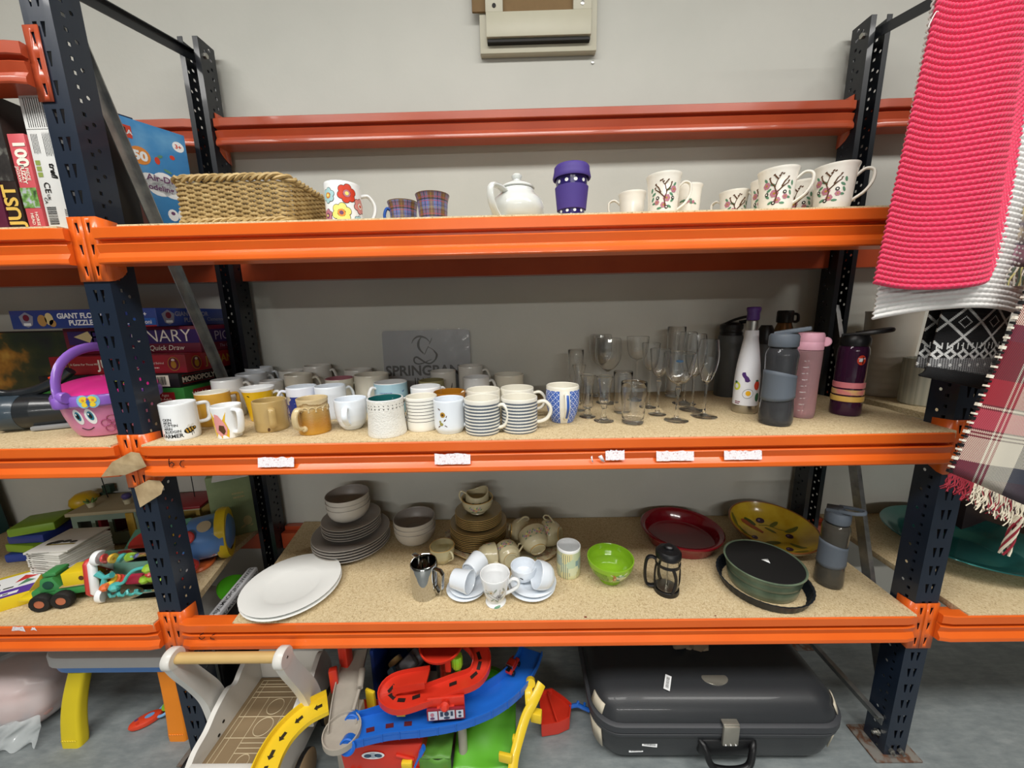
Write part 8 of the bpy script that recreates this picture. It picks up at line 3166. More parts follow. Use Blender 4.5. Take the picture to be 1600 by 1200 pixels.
part('sign_frame', mat('maroon_frame', '#8a1c2c', 0.4), _panel)
q_ = A(700, 1098, 0.226)
b = MB()
b.X = TI @ Matrix.Translation((q_.x, q_.y - 0.0297, q_.z)) @ Matrix.Rotation(R_(4), 4, 'Z')
mp = plane_map((0, 0, 0), (1, 0, 0), (0, 0, 1), 0.0)
mp2 = plane_map((0, 0, 0), (1, 0, 0), (0, 0, 1), 0.0005)
b.decal(mp, [(rect(-0.044, -0.014, -0.021, 0.013), 0), (rect(-0.018, -0.014, 0.022, 0.013), 0), (rect(0.026, -0.012, 0.044, 0.012), 0)])
b.decal(mp2, [(circ(0.002, 0.003, 0.006, 12, 0.007), 1), (circ(0.002, -0.009, 0.008, 10, 0.004), 1), (circ(-0.034, 0.003, 0.005, 10, 0.006), 2), (circ(-0.034, -0.008, 0.006, 10, 0.004), 3), (circ(0.035, 0.005, 0.004, 10), 1), (circ(0.035, -0.006, 0.004, 10), 1), (rect(-0.014, -0.004, -0.007, 0.010), 1), (rect(0.012, -0.004, 0.018, 0.010), 1)])
b.build('sign_print', [mat('pale_lilac_print', '#c9cdda', 0.4), mat('navy_print', '#37435e', 0.4), M_pinkp, M_purp], t)


def _base(b):
    a_, c_ = at_y(528, 1165, -0.055), at_y(662, 1165, -0.055)
    b.prism([(a_.x + 0.012, 0.0), (c_.x + 0.004, 0.0), (c_.x - 0.006, a_.z), (a_.x, a_.z)], -0.12, 0.0, M=Matrix(((1, 0, 0, 0), (0, 0, 1, 0.065), (0, 1, 0, 0), (0, 0, 0, 1))), bev=0.005)
    for dx in (0.008, 0.026):
        b.box((a_.x + 0.02 + dx, -0.058, a_.z * 0.32), (0.012, 0.008, 0.02), 0.3, bev=0.003)
    b.box((c_.x - 0.05, -0.058, a_.z * 0.72), (0.05, 0.006, 0.006), M=Matrix.Rotation(R_(18), 4, 'Y'), bev=0.002)
    b.box((c_.x - 0.03, -0.058, a_.z * 0.45), (0.05, 0.006, 0.006), M=Matrix.Rotation(R_(18), 4, 'Y'), bev=0.002)


part('red_base', M_trd, _base)
a_, c_ = at_y(528, 1165, -0.055), at_y(662, 1165, -0.055)
b = MB()
b.X = TI
p_ = at_y(583, 1180, -0.0565)
mp = plane_map((p_.x, -0.0565, p_.z), (1, 0, 0), (0, 0, 1), 0.0008)
mp2 = plane_map((p_.x, -0.0565, p_.z), (1, 0, 0), (0, 0, 1), 0.0013)
b.decal(mp, [(circ(0, 0, 0.030, 24, 0.012, 0.04), 0)])
b.decal(mp2, [(circ(-0.014, -0.001, 0.010, 14, 0.006, 0.1), 1), (circ(0.014, 0.0, 0.010, 14, 0.006, -0.1), 1), (circ(0, 0.004, 0.009, 14, 0.005), 2), (circ(0, -0.004, 0.008, 12, 0.004), 2)])
b.build('oval_sticker', [M_white, mat('slate_print', '#35506a', 0.4), mat('steel_print', '#a9b6c2', 0.4)], t)


def _green(b):
    # rolling green hill block and the mossy step before it
    P = [A(800, 1160, 0.05), A(772, 1205, 0.03), A(706, 1205, 0.03), A(704, 1150, 0.05)]
    x0, x1 = 0.715, 0.880
    b.sheet(lambda u, v: (x0 + (x1 - x0) * u, -0.06 + 0.20 * v, 0.045 + 0.075 * (v ** 1.5) + 0.006 * sin(9 * u) * sin(7 * v)), 16, 16)
    b.box(((x0 + x1) / 2, 0.04, 0.022), (x1 - x0, 0.20, 0.044))
    b.lathe([(0.052, 0.0), (0.060, 0.0), (0.060, 0.030), (0.052, 0.030), (0.052, 0.0)], 36, M=Matrix.Translation((0.80, 0.085, 0.115)))


part('green_hill', M_tgrn, _green, solid=0.0025)


def _moss(b):
    b.sheet(lambda u, v: (0.630 + 0.082 * u, -0.058 + 0.004 * sin(8 * u), 0.002 + 0.085 * v), 8, 6)
    b.sheet(lambda u, v: (0.630 + 0.082 * u, -0.058 + 0.09 * v, 0.087 + 0.003 * sin(12 * u) * sin(10 * v)), 10, 8)
    b.lathe([(0, 0), (0.0085, 0), (0.0085, 0.004), (0, 0.005)], 18, mi=1, M=Matrix.Translation((0.695, -0.0585, 0.045)) @ Matrix.Rotation(pi / 2, 4, 'X'))


part('moss_step', [M_tgrn2, M_orangep], _moss, solid=0.002)


def _lever(b):
    b.tube(spline([at_y(662, 1168, -0.062), at_y(655, 1182, -0.066), at_y(648, 1198, -0.07)], 4), [0.009, 0.009, 0.009, 0.009, 0.005, 0.004, 0.004, 0.004, 0.004], 10, flat=(0.6, 1.0))


part('blue_lever', M_tblu, _lever)


def _ybr(b):
    pts = spline([A(846, 1068, 0.20), A(834, 1095, 0.18), A(822, 1118, 0.155), A(812, 1150, 0.12), A(804, 1180, 0.09), A(800, 1210, 0.06)], 5)
    b.tube(pts, 0.013, 10, flat=(0.45, 1.0), up=(0, -1, 0.4))
    pts = spline([A(826, 1062, 0.20), A(826, 1085, 0.19), A(828, 1110, 0.16)], 5)
    b.tube(pts, 0.011, 10, flat=(0.45, 1.0), up=(0, -1, 0.4))
    for u, v, z_, sz in ((838, 1118, 0.14, (0.03, 0.02, 0.03)), (806, 1160, 0.10, (0.018, 0.014, 0.04)), (790, 1184, 0.09, (0.036, 0.010, 0.026))):
        p_ = A(u, v, z_)
        b.box((p_.x, p_.y, p_.z), sz, R_(-12), bev=0.003)
    p_ = A(829, 1066, 0.205)
    b.lathe([(0, -0.006), (0.013, -0.006), (0.013, 0.006), (0, 0.006)], 20, M=Matrix.Translation(p_) @ Matrix.Rotation(R_(75), 4, 'X'))


part('yellow_brace', M_tyel, _ybr)


def _yb1(b):
    p_ = A(568, 1105, 0.17)
    b.box((p_.x + 0.008, p_.y + 0.03, 0.12), (0.03, 0.008, 0.14), R_(-20), bev=0.002)


part('yellow_flap', M_tyel, _yb1)


def _yb2(b):
    p_ = A(627, 1114, 0.2)
    b.box((p_.x, p_.y, p_.z), (0.024, 0.01, 0.014), bev=0.002)


part('yellow_clip', M_tyel, _yb2)


def _yb3(b):
    p_ = at_y(636, 1194, -0.064)
    b.box((p_.x, p_.y, p_.z), (0.028, 0.012, 0.02), bev=0.003)


part('yellow_button', M_tyel, _yb3)


def _wing(b):
    P = [A(842, 1078, 0.05), A(862, 1074, 0.05), A(882, 1088, 0.05), A(893, 1098, 0.05), A(890, 1120, 0.05), A(872, 1128, 0.05), A(846, 1132, 0.05)]
    poly = [(q.x, q.y) for q in P]
    cxx = sum(q[0] for q in poly) / 7
    cyy = sum(q[1] for q in poly) / 7
    ring = lambda k, z_: [(cxx + (x - cxx) * k, cyy + (y - cyy) * k, z_) for x, y in poly]
    loft(b, [ring(0.97, 0.004), ring(1.0, 0.02), ring(1.0, 0.048), ring(0.94, 0.048), ring(0.92, 0.034)])
    b.box((cxx - 0.012, cyy, 0.040), (0.006, 0.09, 0.012), R_(14), bev=0.002)


part('red_platform', M_trd, _wing)


def _hook(b):
    b.tube(spline([A(890, 1104, 0.035), A(902, 1102, 0.035), A(912, 1106, 0.03), A(921, 1110, 0.025)], 4), 0.006, 8)
    b.tube([A(900, 1104, 0.035), A(904, 1096, 0.04)], 0.0045, 8)
    b.tube([A(912, 1107, 0.03), A(914, 1098, 0.035)], 0.004, 8)


part('blue_hook', M_tblu, _hook)


def _back(b):
    b.box((0.525, 0.255, 0.15), (0.16, 0.02, 0.30), bev=0.004)
    b.box((0.525, 0.242, 0.26), (0.14, 0.012, 0.05), bev=0.004)
    b.box((0.545, 0.241, 0.262), (0.05, 0.014, 0.012), bev=0.003)
    b.box((0.445, 0.19, 0.11), (0.012, 0.12, 0.22), bev=0.003)


part('navy_back_wall', M_tnavy, _back)


def _gb(b):
    b.box((0.54, 0.13, 0.025), (0.16, 0.18, 0.05), bev=0.008)
    b.box((0.44, 0.02, 0.05), (0.09, 0.10, 0.10), bev=0.01)


part('grey_base', M_tgrey, _gb)


def _gb2(b):
    b.lathe([(0, 0), (0.014, 0), (0.014, 0.205), (0, 0.205)], 16, M=Matrix.Translation((A(826, 1030, 0.2).x, A(826, 1030, 0.2).y, 0)))


part('grey_pillar', M_tgrey, _gb2)


def _gb3(b):
    b.lathe([(0, 0), (0.012, 0), (0.012, 0.18), (0, 0.18)], 16, M=Matrix.Translation((A(720, 1112, 0.19).x, A(720, 1112, 0.19).y + 0.005, 0)))


part('grey_pillar', M_tgrey, _gb3)

# little red car on the blue road
p_ = A(800, 1052, 0.208)
t2 = thing('toy_car', 'small red toy car standing on the blue track', 'toy car', (p_.x, p_.y + 0.012, 0.2105), R_(62))
b = MB()
b.box((0, 0, 0.012), (0.052, 0.026, 0.012), bev=0.004)
b.box((-0.004, 0, 0.022), (0.026, 0.022, 0.012), bev=0.004)
b.build('car_body', M_trd, t2)
b = MB()
b.box((-0.004, 0, 0.0225), (0.0275, 0.018, 0.007), bev=0.001)
b.box((-0.022, 0, 0.0185), (0.010, 0.012, 0.001))
b.build('car_windows', M_blk, t2)
b = MB()
b.tube([(-0.018, -0.011, 0.0175), (-0.018, -0.011, 0.03), (-0.018, 0.011, 0.03), (-0.018, 0.011, 0.0175)], 0.001, 6)
b.build('roll_bar', M_screw, t2)
for x in (-0.016, 0.016):
    for s_ in (-1, 1):
        b = MB()
        b.lathe([(0, -0.003), (0.0065, -0.003), (0.0068, 0), (0.0065, 0.003), (0, 0.003)], 16, M=Matrix.Translation((x, s_ * 0.0135, 0.0068)) @ Matrix.Rotation(pi / 2, 4, 'X'))
        b.build('wheel', M_blk, t2)

# wooden-wheeled toy vehicle lying behind
t2 = thing('pull_along_vehicle', 'grey and light blue toy vehicle with wooden wheels, tipped behind the red spiral', 'toy vehicle', (0.545, 0.165, 0.130), 0, None, (R_(40), R_(-35), R_(25)))
b = MB()
b.box((0, 0, 0), (0.10, 0.055, 0.03), bev=0.012)
b.box((0.01, 0, 0.026), (0.05, 0.045, 0.03), bev=0.012)
b.build('body', mat('pewter_plastic', '#6d7074', 0.35, coat=0.2), t2)
b = MB()
b.box((-0.045, 0, 0.002), (0.022, 0.065, 0.055), bev=0.006)
b.build('blue_end', mat('sky_toy', '#6fa6c0', 0.4), t2)
for x in (-0.035, 0.035):
    for s_ in (-1, 1):
        b = MB()
        b.lathe([(0, -0.009), (0.020, -0.009), (0.022, -0.006), (0.022, 0.006), (0.020, 0.009), (0, 0.009)], 24, M=Matrix.Translation((x, s_ * 0.040, -0.012)) @ Matrix.Rotation(pi / 2, 4, 'X'))
        b.build('wheel', M_wood if x < 0 else M_blk, t2)

# ---- children's activity table at left
M_tabw = mat('table_grey_white', '#b9b8b6', 0.45, vary=0.04)
M_tabb = mat('table_blue', '#4f7fc0', 0.42, vary=0.05)
t = thing('activity_table', 'low toy activity table with a grey-white top, blue underside and coloured legs', 'toy table', (-0.275, 0.20, 0.0))
b = MB()
shell(b, 0.44, 0.29, [(0.250, 0.004), (0.252, 0.0), (0.276, 0.0), (0.282, 0.003), (0.284, 0.010)], 0.07)
b.build('table_top', M_tabw, t)
b = MB()
shell(b, 0.425, 0.275, [(0.214, 0.03), (0.217, 0.012), (0.226, 0.002), (0.2495, -0.002)], 0.07)
b.build('underside', M_tabb, t)


def leg(nm, m, x0, y0, x1, y1, bow, lab):
    b = MB()
    n_ = 14
    rings = []
    for i in range(n_ + 1):
        q = i / n_
        z_ = 0.224 * (1 - q)
        cx_ = x0 + (x1 - x0) * q - bow * sin(pi * q)
        cy_ = y0 + (y1 - y0) * q
        w_, d_ = 0.026 + 0.004 * q, 0.016
        k = 1.0 if q < 0.93 else 0.94
        rings.append([(cx_ + xx * k, cy_ + yy * k, max(z_, 0.0)) for xx, yy in rrect(w_ * 2, d_ * 2, 0.010, 4)])
    loft(b, rings)
    o = b.build('leg', m, t)
    o['label'] = lab
    b = MB()
    cx_ = x0 + (x1 - x0) * 0.9 - bow * sin(pi * 0.9)
    cy_ = y0 + (y1 - y0) * 0.9
    b.tube([(cx_ - 0.022 + 0.044 * i / 12, cy_ - 0.0165, 0.023 + 0.002 * (i % 2)) for i in range(13)], 0.0014, 5)
    b.build('seam', m, o)


M_tly = mat('leg_yellow', '#dcc51e', 0.45, vary=0.04)
M_tlo = mat('leg_orange', '#ee8a1c', 0.45, vary=0.04)
leg('leg', M_tly, -0.390 + 0.275, 0.080 - 0.20, -0.420 + 0.275, 0.046 - 0.20, 0.012, 'yellow leg')
leg('leg', M_tlo, -0.135 + 0.275, 0.085 - 0.20, -0.118 + 0.275, 0.062 - 0.20, -0.004, 'orange leg')
leg('leg', M_tlo, -0.390 + 0.275, 0.31 - 0.20, -0.415 + 0.275, 0.34 - 0.20, 0.012, 'orange back leg')
leg('leg', M_tly, -0.160 + 0.275, 0.31 - 0.20, -0.140 + 0.275, 0.34 - 0.20, -0.008, 'yellow back leg')

# toy keys on the floor
t = thing('toy_keys', 'orange toy key fob with coloured keys, on the floor by the orange table leg', 'toy keys', (-0.262, 0.100, 0.0), R_(38))
b = MB()
b.lathe([(0, 0), (0.6, 0.02), (0.93, 0.2), (1.0, 0.5), (0.93, 0.8), (0.6, 0.97), (0, 1.0)], 28, M=Matrix.Diagonal((0.040, 0.021, 0.020, 1)))
b.build('fob', mat('fob_orange', '#dc4526', 0.38, coat=0.2), t)
b = MB()
top = lambda x, y: Vector((x, y, 0.0203))
b.lathe([(0, 0), (0.011, 0), (0.0115, 0.001), (0, 0.0015)], 18, M=Matrix.Translation((0.010, 0, 0.0192)), sy=0.65)
b.build('blue_window', mat('window_blue', '#6f9fd0', 0.3), t)
for x, y, c in ((-0.020, 0.006, M_purp), (-0.016, -0.008, M_redp)):
    b = MB()
    b.lathe([(0, 0), (0.0055, 0), (0.0055, 0.002), (0, 0.003)], 16, M=Matrix.Translation((x, y, 0.0172)))
    b.build('button', c, t)
b = MB()
b.tube([(0.046 + 0.020 * cos(a), 0.020 * sin(a), 0.016 + 0.006 * cos(a)) for a in [2 * pi * i / 20 for i in range(20)]], 0.0042, 8, closed=True)
b.build('ring', mat('ring_blue', '#7fb0dc', 0.35), t)
for x, y, z_, rz, c in ((0.062, 0.012, 0.030, 40, '#d8c22a'), (0.072, -0.012, 0.016, -10, '#2f55a8'), (0.055, -0.004, 0.030, 15, '#8fc034')):
    b = MB()
    b.X = Matrix.Translation((x, y, z_)) @ Matrix.Rotation(R_(rz), 4, 'Z') @ Matrix.Rotation(R_(-20), 4, 'Y')
    b.lathe([(0, -0.003), (0.017, -0.003), (0.018, 0), (0.017, 0.003), (0, 0.003)], 18)
    b.box((0.028, 0, 0), (0.035, 0.010, 0.005), bev=0.002)
    b.build('key', mat('key_' + c[1:], c, 0.4), t)

# plastic bag with pink cloth
t = thing('plastic_bag', 'clear plastic bag of pink cloth on the floor at the left edge', 'bag', (-0.665, 0.125, 0.0), R_(4))


def blob(w, d, h, amp, seed):
    rr_ = random.Random(seed)
    ph = [rr_.uniform(0, 6) for _ in range(6)]
    def f(u, v):
        a = 2 * pi * u
        c = pi * v
        k = 1 + amp * (sin(3 * a + ph[0] + 2 * c) * 0.6 + sin(7 * a + ph[1] - 4 * c) * 0.4 + sin(11 * c + ph[2] + 2 * a) * 0.4) * sin(c)
        x = abs(cos(a)) ** 0.7 * (1 if cos(a) > 0 else -1)
        y = abs(sin(a)) ** 0.7 * (1 if sin(a) > 0 else -1)
        s_ = sin(c) ** 0.55 if 0 < v < 1 else 0
        z = h / 2 * (1 - (abs(cos(c)) ** 0.8 * (1 if cos(c) > 0 else -1)))
        return (w * k * s_ * x, d * k * s_ * y, max(0.0, z))
    return f


b = MB()
b.sheet(blob(0.118, 0.078, 0.185, 0.04, 3), 48, 28, close_u=True)
b.build('pink_cloth', nmat('pink_cloth', lambda t_: t_.base(t_.ramp(t_.noise(5, 4), [(0.35, '#d9a49a'), (0.55, '#d8b0a8'), (0.68, '#8c98a8')])), rough=0.9), t)
b = MB()
b.sheet(blob(0.128, 0.088, 0.198, 0.06, 5), 72, 40, close_u=True)
b.build('plastic_film', mat('clear_poly', '#e9ecee', 0.22, alpha=0.42, vary=0, coat=0.6, bump=1.0, bscale=14), t)
b = MB()
b.sheet(lambda u, v: (-0.06 + 0.20 * u + 0.004 * sin(9 * v), -0.078 - 0.030 * v + 0.008 * sin(9 * u) + 0.006 * sin(23 * u + 7 * v), 0.070 * (1 - v) + 0.006 * (1 + sin(17 * u + 5 * v)) * v + 0.002), 40, 16)
b.build('loose_edge', mat('clear_poly2', '#d4dadb', 0.25, alpha=0.62, vary=0.1, coat=0.6), t)

# ------------------------------------------------------------------ bay at right
c = at_z(1397, 622, Z2)
t = thing('plant_pot', 'tall white ridged plant pot on the right-hand middle shelf', 'plant pot', (2.062, 0.345, Z2))
hh = 0.262
M_pot1 = mat('ridged_white_ceramic', '#c3beb2', 0.45, vary=0.05)
pr = [(0, 0.002), (0.050, 0.0), (0.054, 0.004)]
for i in range(40):
    z = 0.006 + (hh - 0.012) * i / 39
    pr.append((0.0545 + 0.010 * z / hh + (0.0008 * sin(i * 2.1) if z < hh * 0.55 else 0), z))
pr += [(0.0655, hh - 0.003), (0.0645, hh), (0.060, hh - 0.001), (0.058, hh - 0.05), (0, hh - 0.05)]
turned('pot', t, pr, M_pot1, 44)
t = thing('plant_pot', 'short pale striped plant pot beside the tall ridged one', 'plant pot', (2.062, 0.222, Z2))
M_pot2 = nmat('striped_celadon', lambda t_: t_.base(t_.ramp(t_.math('FRACT', t_.math('MULTIPLY', t_.math('ARCTAN2', t_.xyz()[1], t_.xyz()[0]), 2.2)), [(0.0, '#9c9c8c'), (0.3, '#c2c0b0'), (0.6, '#a6a698'), (0.9, '#b6b4a4')])), rough=0.4)
turned('pot', t, [(0, 0.002), (0.048, 0), (0.051, 0.004), (0.0535, 0.128), (0.053, 0.131), (0.050, 0.130), (0.048, 0.01), (0, 0.008)], M_pot2, 44)

t = thing('glass_bowl', 'large iridescent teal glass bowl at the right edge of the lower shelf', 'bowl', (2.262, 0.218, Z1))
M_teal_g = nmat('iridescent_teal', lambda t_: t_.base(t_.ramp(t_.noise(6, 3), [(0.3, '#1f5a58'), (0.6, '#2f7d78'), (0.8, '#4a8a7a')])), rough=0.18, metal=0.55, coat=0.8)
r = 0.185
turned('bowl', t, [(0, 0.004), (r * 0.42, 0.003), (r * 0.46, 0.0), (r * 0.5, 0.003), (r * 0.60, 0.014), (r * 0.75, 0.034), (r * 0.97, 0.053), (r, 0.056), (r * 0.99, 0.0585), (r * 0.95, 0.057), (r * 0.74, 0.040), (r * 0.62, 0.034), (r * 0.58, 0.028), (r * 0.50, 0.012), (r * 0.42, 0.008), (0, 0.008)], M_teal_g, 64)
t = thing('storage_box', 'dark plum box at the back of the right-hand lower shelf', 'box', (2.47, 0.36, Z1), R_(4))
b = MB()
b.box((0, 0, 0.06), (0.26, 0.12, 0.12), bev=0.002)
b.build('carton', mat('dark_plum_card', '#241519', 0.5, vary=0.2), t)

# hanging rail on the right upright (above the picture) that carries the scarves
b = MB()
b.tube([(1.55, -0.10, 1.965), (2.75, -0.10, 1.965)], 0.011, 14)
b.tube([(W, 0.0, 1.965), (W, -0.10, 1.965)], 0.008, 10)
b.tube([(W + 0.75, 0.0, 1.965), (W + 0.75, -0.10, 1.965)], 0.008, 10)
b.build('hanging_rail', M_blk, rack)


def bil(c, u, v):
    a = c[0] + (c[1] - c[0]) * u
    d = c[3] + (c[2] - c[3]) * u
    return a + (d - a) * v


def knit(name, corners, m, rows, cols, parent, hem, drape, y_extra=0.0, ru=4, rv=6):
    """garter-stitch sheet: corners TL, TR, BR, BL; hem(u) lengthens the lower edge; drape(u, v) moves it in depth"""
    b = MB()
    C4 = [Vector(q) for q in corners]
    ex = (C4[1] - C4[0]).normalized()

    def f(u, v):
        p = bil(C4, u, v * (1 + hem(u)))
        row = v * rows
        st = u * cols + 0.5 * (int(row) % 2)
        rid = 0.5 + 0.5 * cos(2 * pi * (row - floor_(row) - 0.5))
        bmp = abs(sin(pi * st))
        d = 0.0052 * rid * (0.3 + 0.7 * bmp)
        w = 0.0018 * sin(2 * pi * row) * (1 if u < 0.5 else -1) if (u < 0.02 or u > 0.98) else 0
        return p + Vector((w, drape(u, v) - d + y_extra, 0.0012 * bmp * rid))
    b.sheet(f, cols * ru, rows * rv)
    return b.build(name, m, parent, sharp=180, solid=0.003)


floor_ = math.floor
M_pinkk = mat('pink_wool', '#e4365f', 0.9, sheen=0.3, vary=0.12, vscale=180, bump=0.4, bscale=900)
M_whitek = mat('white_wool', '#e9e7e4', 0.9, sheen=0.3, vary=0.06, vscale=180, bump=0.4, bscale=900)
Yp = -0.105
TL, TR = at_y(1466, 0, Yp), at_y(1626, 0, Yp)
BL, BR = at_y(1368, 443, Yp), at_y(1574, 440, Yp)
def up(p, q, z):
    k = (z - p.z) / (q.z - p.z)
    return p + (q - p) * k
ztop = 1.958
TLt, TRt = up(BL, TL, ztop), up(BR, TR, ztop)
t = thing('knitted_scarf', 'hot pink chunky knitted scarf with a white layer, hanging at the right', 'scarf', (0, 0, 0))
dr = lambda u, v: 0.010 * sin(5.2 * u + 0.6 + 1.2 * v) * (0.3 + v) - 0.008 * sin(9 * u + 2) * v
knit('pink_layer', (TLt, TRt, BR, BL), M_pinkk, 78, 26, t, lambda u: 0.018 * sin(pi * min(1, u / 0.85)) - (0.06 * max(0, (u - 0.82) / 0.18)), dr)
BLw, BRw = at_y(1375, 492, Yp + 0.022), at_y(1604, 482, Yp + 0.022)
TLw = up(BLw, at_y(1462, 0, Yp + 0.022), ztop)
TRw = up(BRw, at_y(1640, 0, Yp + 0.022), ztop)
knit('white_layer', (TLw, TRw, BRw, BLw), M_whitek, 82, 26, t, lambda u: 0.012 - 0.022 * sin(pi * u) + 0.02 * max(0, u - 0.85), lambda u, v: 0.012 * sin(5.2 * u + 0.6 + 1.2 * v) * (0.3 + v), ru=3, rv=5)
b = MB()
P0 = at_y(1466, 18, Yp)
b.tube(spline([P0, P0 + Vector((-0.008, -0.004, -0.004)), P0 + Vector((-0.014, -0.004, -0.018)), P0 + Vector((-0.015, -0.003, -0.024))], 4), 0.0008, 5)
b.build('loose_thread', M_whitek, t)

# fair-isle knit


def _isle(t_):
    o = t_.xyz()
    # local x across, z up; origin at the lower left corner of the knit
    x = t_.math('DIVIDE', o[0], 0.0022)
    z = t_.math('DIVIDE', o[2], 0.0022)
    xi, zi = t_.math('FLOOR', x), t_.math('FLOOR', z)
    def tri(v, per):
        return t_.math('ABSOLUTE', t_.math('SUBTRACT', t_.math('MODULO', t_.math('ADD', v, 900.0), per), per / 2))
    d1 = t_.math('ADD', tri(xi, 10), t_.math('ABSOLUTE', t_.math('SUBTRACT', zi, 13.0)))
    dia = t_.math('MULTIPLY', t_.math('LESS_THAN', d1, 5.5), t_.math('GREATER_THAN', d1, 2.5))
    lat = t_.math('ABSOLUTE', t_.math('SUBTRACT', t_.math('ADD', tri(xi, 26), tri(t_.math('ADD', zi, 7.0), 26)), 13.0))
    latt = t_.math('MULTIPLY', t_.math('LESS_THAN', lat, 1.1), t_.math('GREATER_THAN', zi, 18.0))
    l2 = t_.math('MULTIPLY', t_.math('LESS_THAN', t_.math('ABSOLUTE', t_.math('SUBTRACT', t_.math('ADD', tri(xi, 26), tri(t_.math('ADD', zi, 7.0), 26)), 5.0)), 0.9), t_.math('GREATER_THAN', zi, 20.0))
    grey = t_.math('LESS_THAN', zi, 10.0)
    vst = t_.math('MULTIPLY', grey, t_.math('GREATER_THAN', t_.math('MODULO', t_.math('ADD', xi, 900.0), 2.0), 0.5))
    dot = t_.math('MULTIPLY', grey, t_.math('LESS_THAN', t_.math('ADD', tri(xi, 8), t_.math('ABSOLUTE', t_.math('SUBTRACT', zi, 3.0))), 1.5))
    up_ = t_.math('MULTIPLY', t_.math('MULTIPLY', t_.math('GREATER_THAN', zi, 17.0), t_.math('LESS_THAN', zi, 24.0)), t_.math('LESS_THAN', t_.math('MODULO', t_.math('ADD', xi, 900.0), 4.0), 0.8))
    on = t_.math('MAXIMUM', t_.math('MAXIMUM', dia, latt), t_.math('MAXIMUM', t_.math('MAXIMUM', up_, l2), dot))
    c = t_.mix(t_.math('MULTIPLY', vst, 0.55), rgb('#121214'), rgb('#c4c4c4'))
    c = t_.mix(t_.math('MULTIPLY', grey, 0.35), c, rgb('#8d8d8e'))
    t_.base(t_.mix(on, c, rgb('#d2d2d0')))
    w = t_.n('ShaderNodeTexWave', wave_type='BANDS', bands_direction='Z')
    w.inputs['Scale'].default_value = 110
    w.inputs['Distortion'].default_value = 4
    t_.l(t_.obj(), w.inputs['Vector'])
    t_.bump(w.outputs[1], 0.5, 0.002)


M_isle = nmat('fair_isle_knit', _isle, rough=0.9)
M_blkk = mat('black_knit', '#101012', 0.95, vary=0.15, vscale=200, bump=0.5, bscale=700)
Yf = -0.060
L0, R0_ = at_y(1448, 576, Yf), at_y(1548, 594, Yf)
LT, RT_ = at_y(1486, 470, Yf), at_y(1590, 470, Yf)
t = thing('fair_isle_scarf', 'black and white snowflake-patterned knit hanging behind the pink scarf', 'scarf', L0)
ex_ = Vector((R0_.x - L0.x, 0, R0_.z - L0.z))
ez_ = Vector((LT.x - L0.x, 0, LT.z - L0.z))
ztop2 = ztop
kk = (ztop2 - L0.z) / ez_.z
b = MB()
def isle(u, v, off=0.0):
    p = ex_ * u + Vector((ez_.x * 0.6, 0, ez_.z)) * (v * kk)
    return (p.x, 0.010 * sin(pi * u) * -1 + 0.004 * sin(7 * v) + off, p.z)
b.sheet(lambda u, v: isle(u, v), 24, 90)
b.sheet(lambda u, v: isle(u, v, 0.022), 24, 90)
b.build('patterned_knit', M_isle, t, solid=0.003)
b = MB()
b.sheet(lambda u, v: ((ex_.x + 0.02) * u - 0.012 * v - 0.002, -0.014 * sin(pi * u) - 0.004 * sin(pi * v), ex_.z * u + 0.004 - (0.018 + 0.010 * u) * v), 20, 8)
b.build('black_hem', M_blkk, t, solid=0.006)

# plaid scarf


def _plaid(t_):
    o = t_.xyz()
    x, z = o[0], o[2]
    def band(v, a, c):
        return t_.math('MULTIPLY', t_.math('GREATER_THAN', v, a), t_.math('LESS_THAN', v, c))
    def anyof(v, lst):
        r_ = None
        for a, c in lst:
            k = band(v, a, c)
            r_ = k if r_ is None else t_.math('MAXIMUM', r_, k)
        return r_
    xm = t_.math('MODULO', t_.math('ADD', x, 5.2), 0.26)
    zm = t_.math('MODULO', t_.math('ADD', z, 5.2), 0.26)
    base = rgb('#8c1a2a')
    dark = rgb('#3a1420')
    cream = rgb('#d8d0be')
    navy = rgb('#23283a')
    # warp colour by x, weft colour by z, woven together by a fine twill
    wx = t_.mix(band(xm, 0.055, 0.125), base, cream)
    wx = t_.mix(band(xm, 0.125, 0.20), wx, navy)
    wz = t_.mix(band(zm, 0.03, 0.085), navy, cream)
    wz = t_.mix(band(zm, 0.085, 0.135), wz, rgb('#c04a5c'))
    wz = t_.mix(band(zm, 0.135, 0.19), wz, rgb('#9c1c2c'))
    wz = t_.mix(band(zm, 0.19, 0.26), wz, dark)
    wx = t_.mix(anyof(xm, [(0.040, 0.044), (0.050, 0.054), (0.062, 0.066)]), wx, cream)
    wx = t_.mix(anyof(xm, [(0.045, 0.049), (0.055, 0.060)]), wx, base)
    wz = t_.mix(anyof(zm, [(0.078, 0.081), (0.085, 0.088), (0.092, 0.095), (0.132, 0.135), (0.139, 0.142)]), wz, dark)
    wz = t_.mix(anyof(zm, [(0.081, 0.085), (0.088, 0.092), (0.135, 0.139)]), wz, cream)
    tw = t_.math('GREATER_THAN', t_.math('FRACT', t_.math('MULTIPLY', t_.math('ADD', x, z), 300.0)), 0.5)
    c = t_.mix(tw, wx, wz)
    t_.base(c)
    t_.bump(t_.math('FRACT', t_.math('MULTIPLY', t_.math('ADD', x, z), 300.0)), 0.3, 0.001)


M_plaid = nmat('tartan_wool', _plaid, rough=0.9, sheen=0.2)
Yq = -0.135
BLq, BRq = at_y(1482, 738, Yq), at_y(1660, 815, Yq)
TLq = at_y(1606, 450, Yq)
axis_z = (TLq - BLq)
Lz = axis_z.length
ang = atan2(axis_z.x, axis_z.z)
t = thing('plaid_scarf', 'dark red, cream and navy tartan scarf with a long fringe, at the right edge', 'scarf', BLq, 0, None, (0, ang, 0))
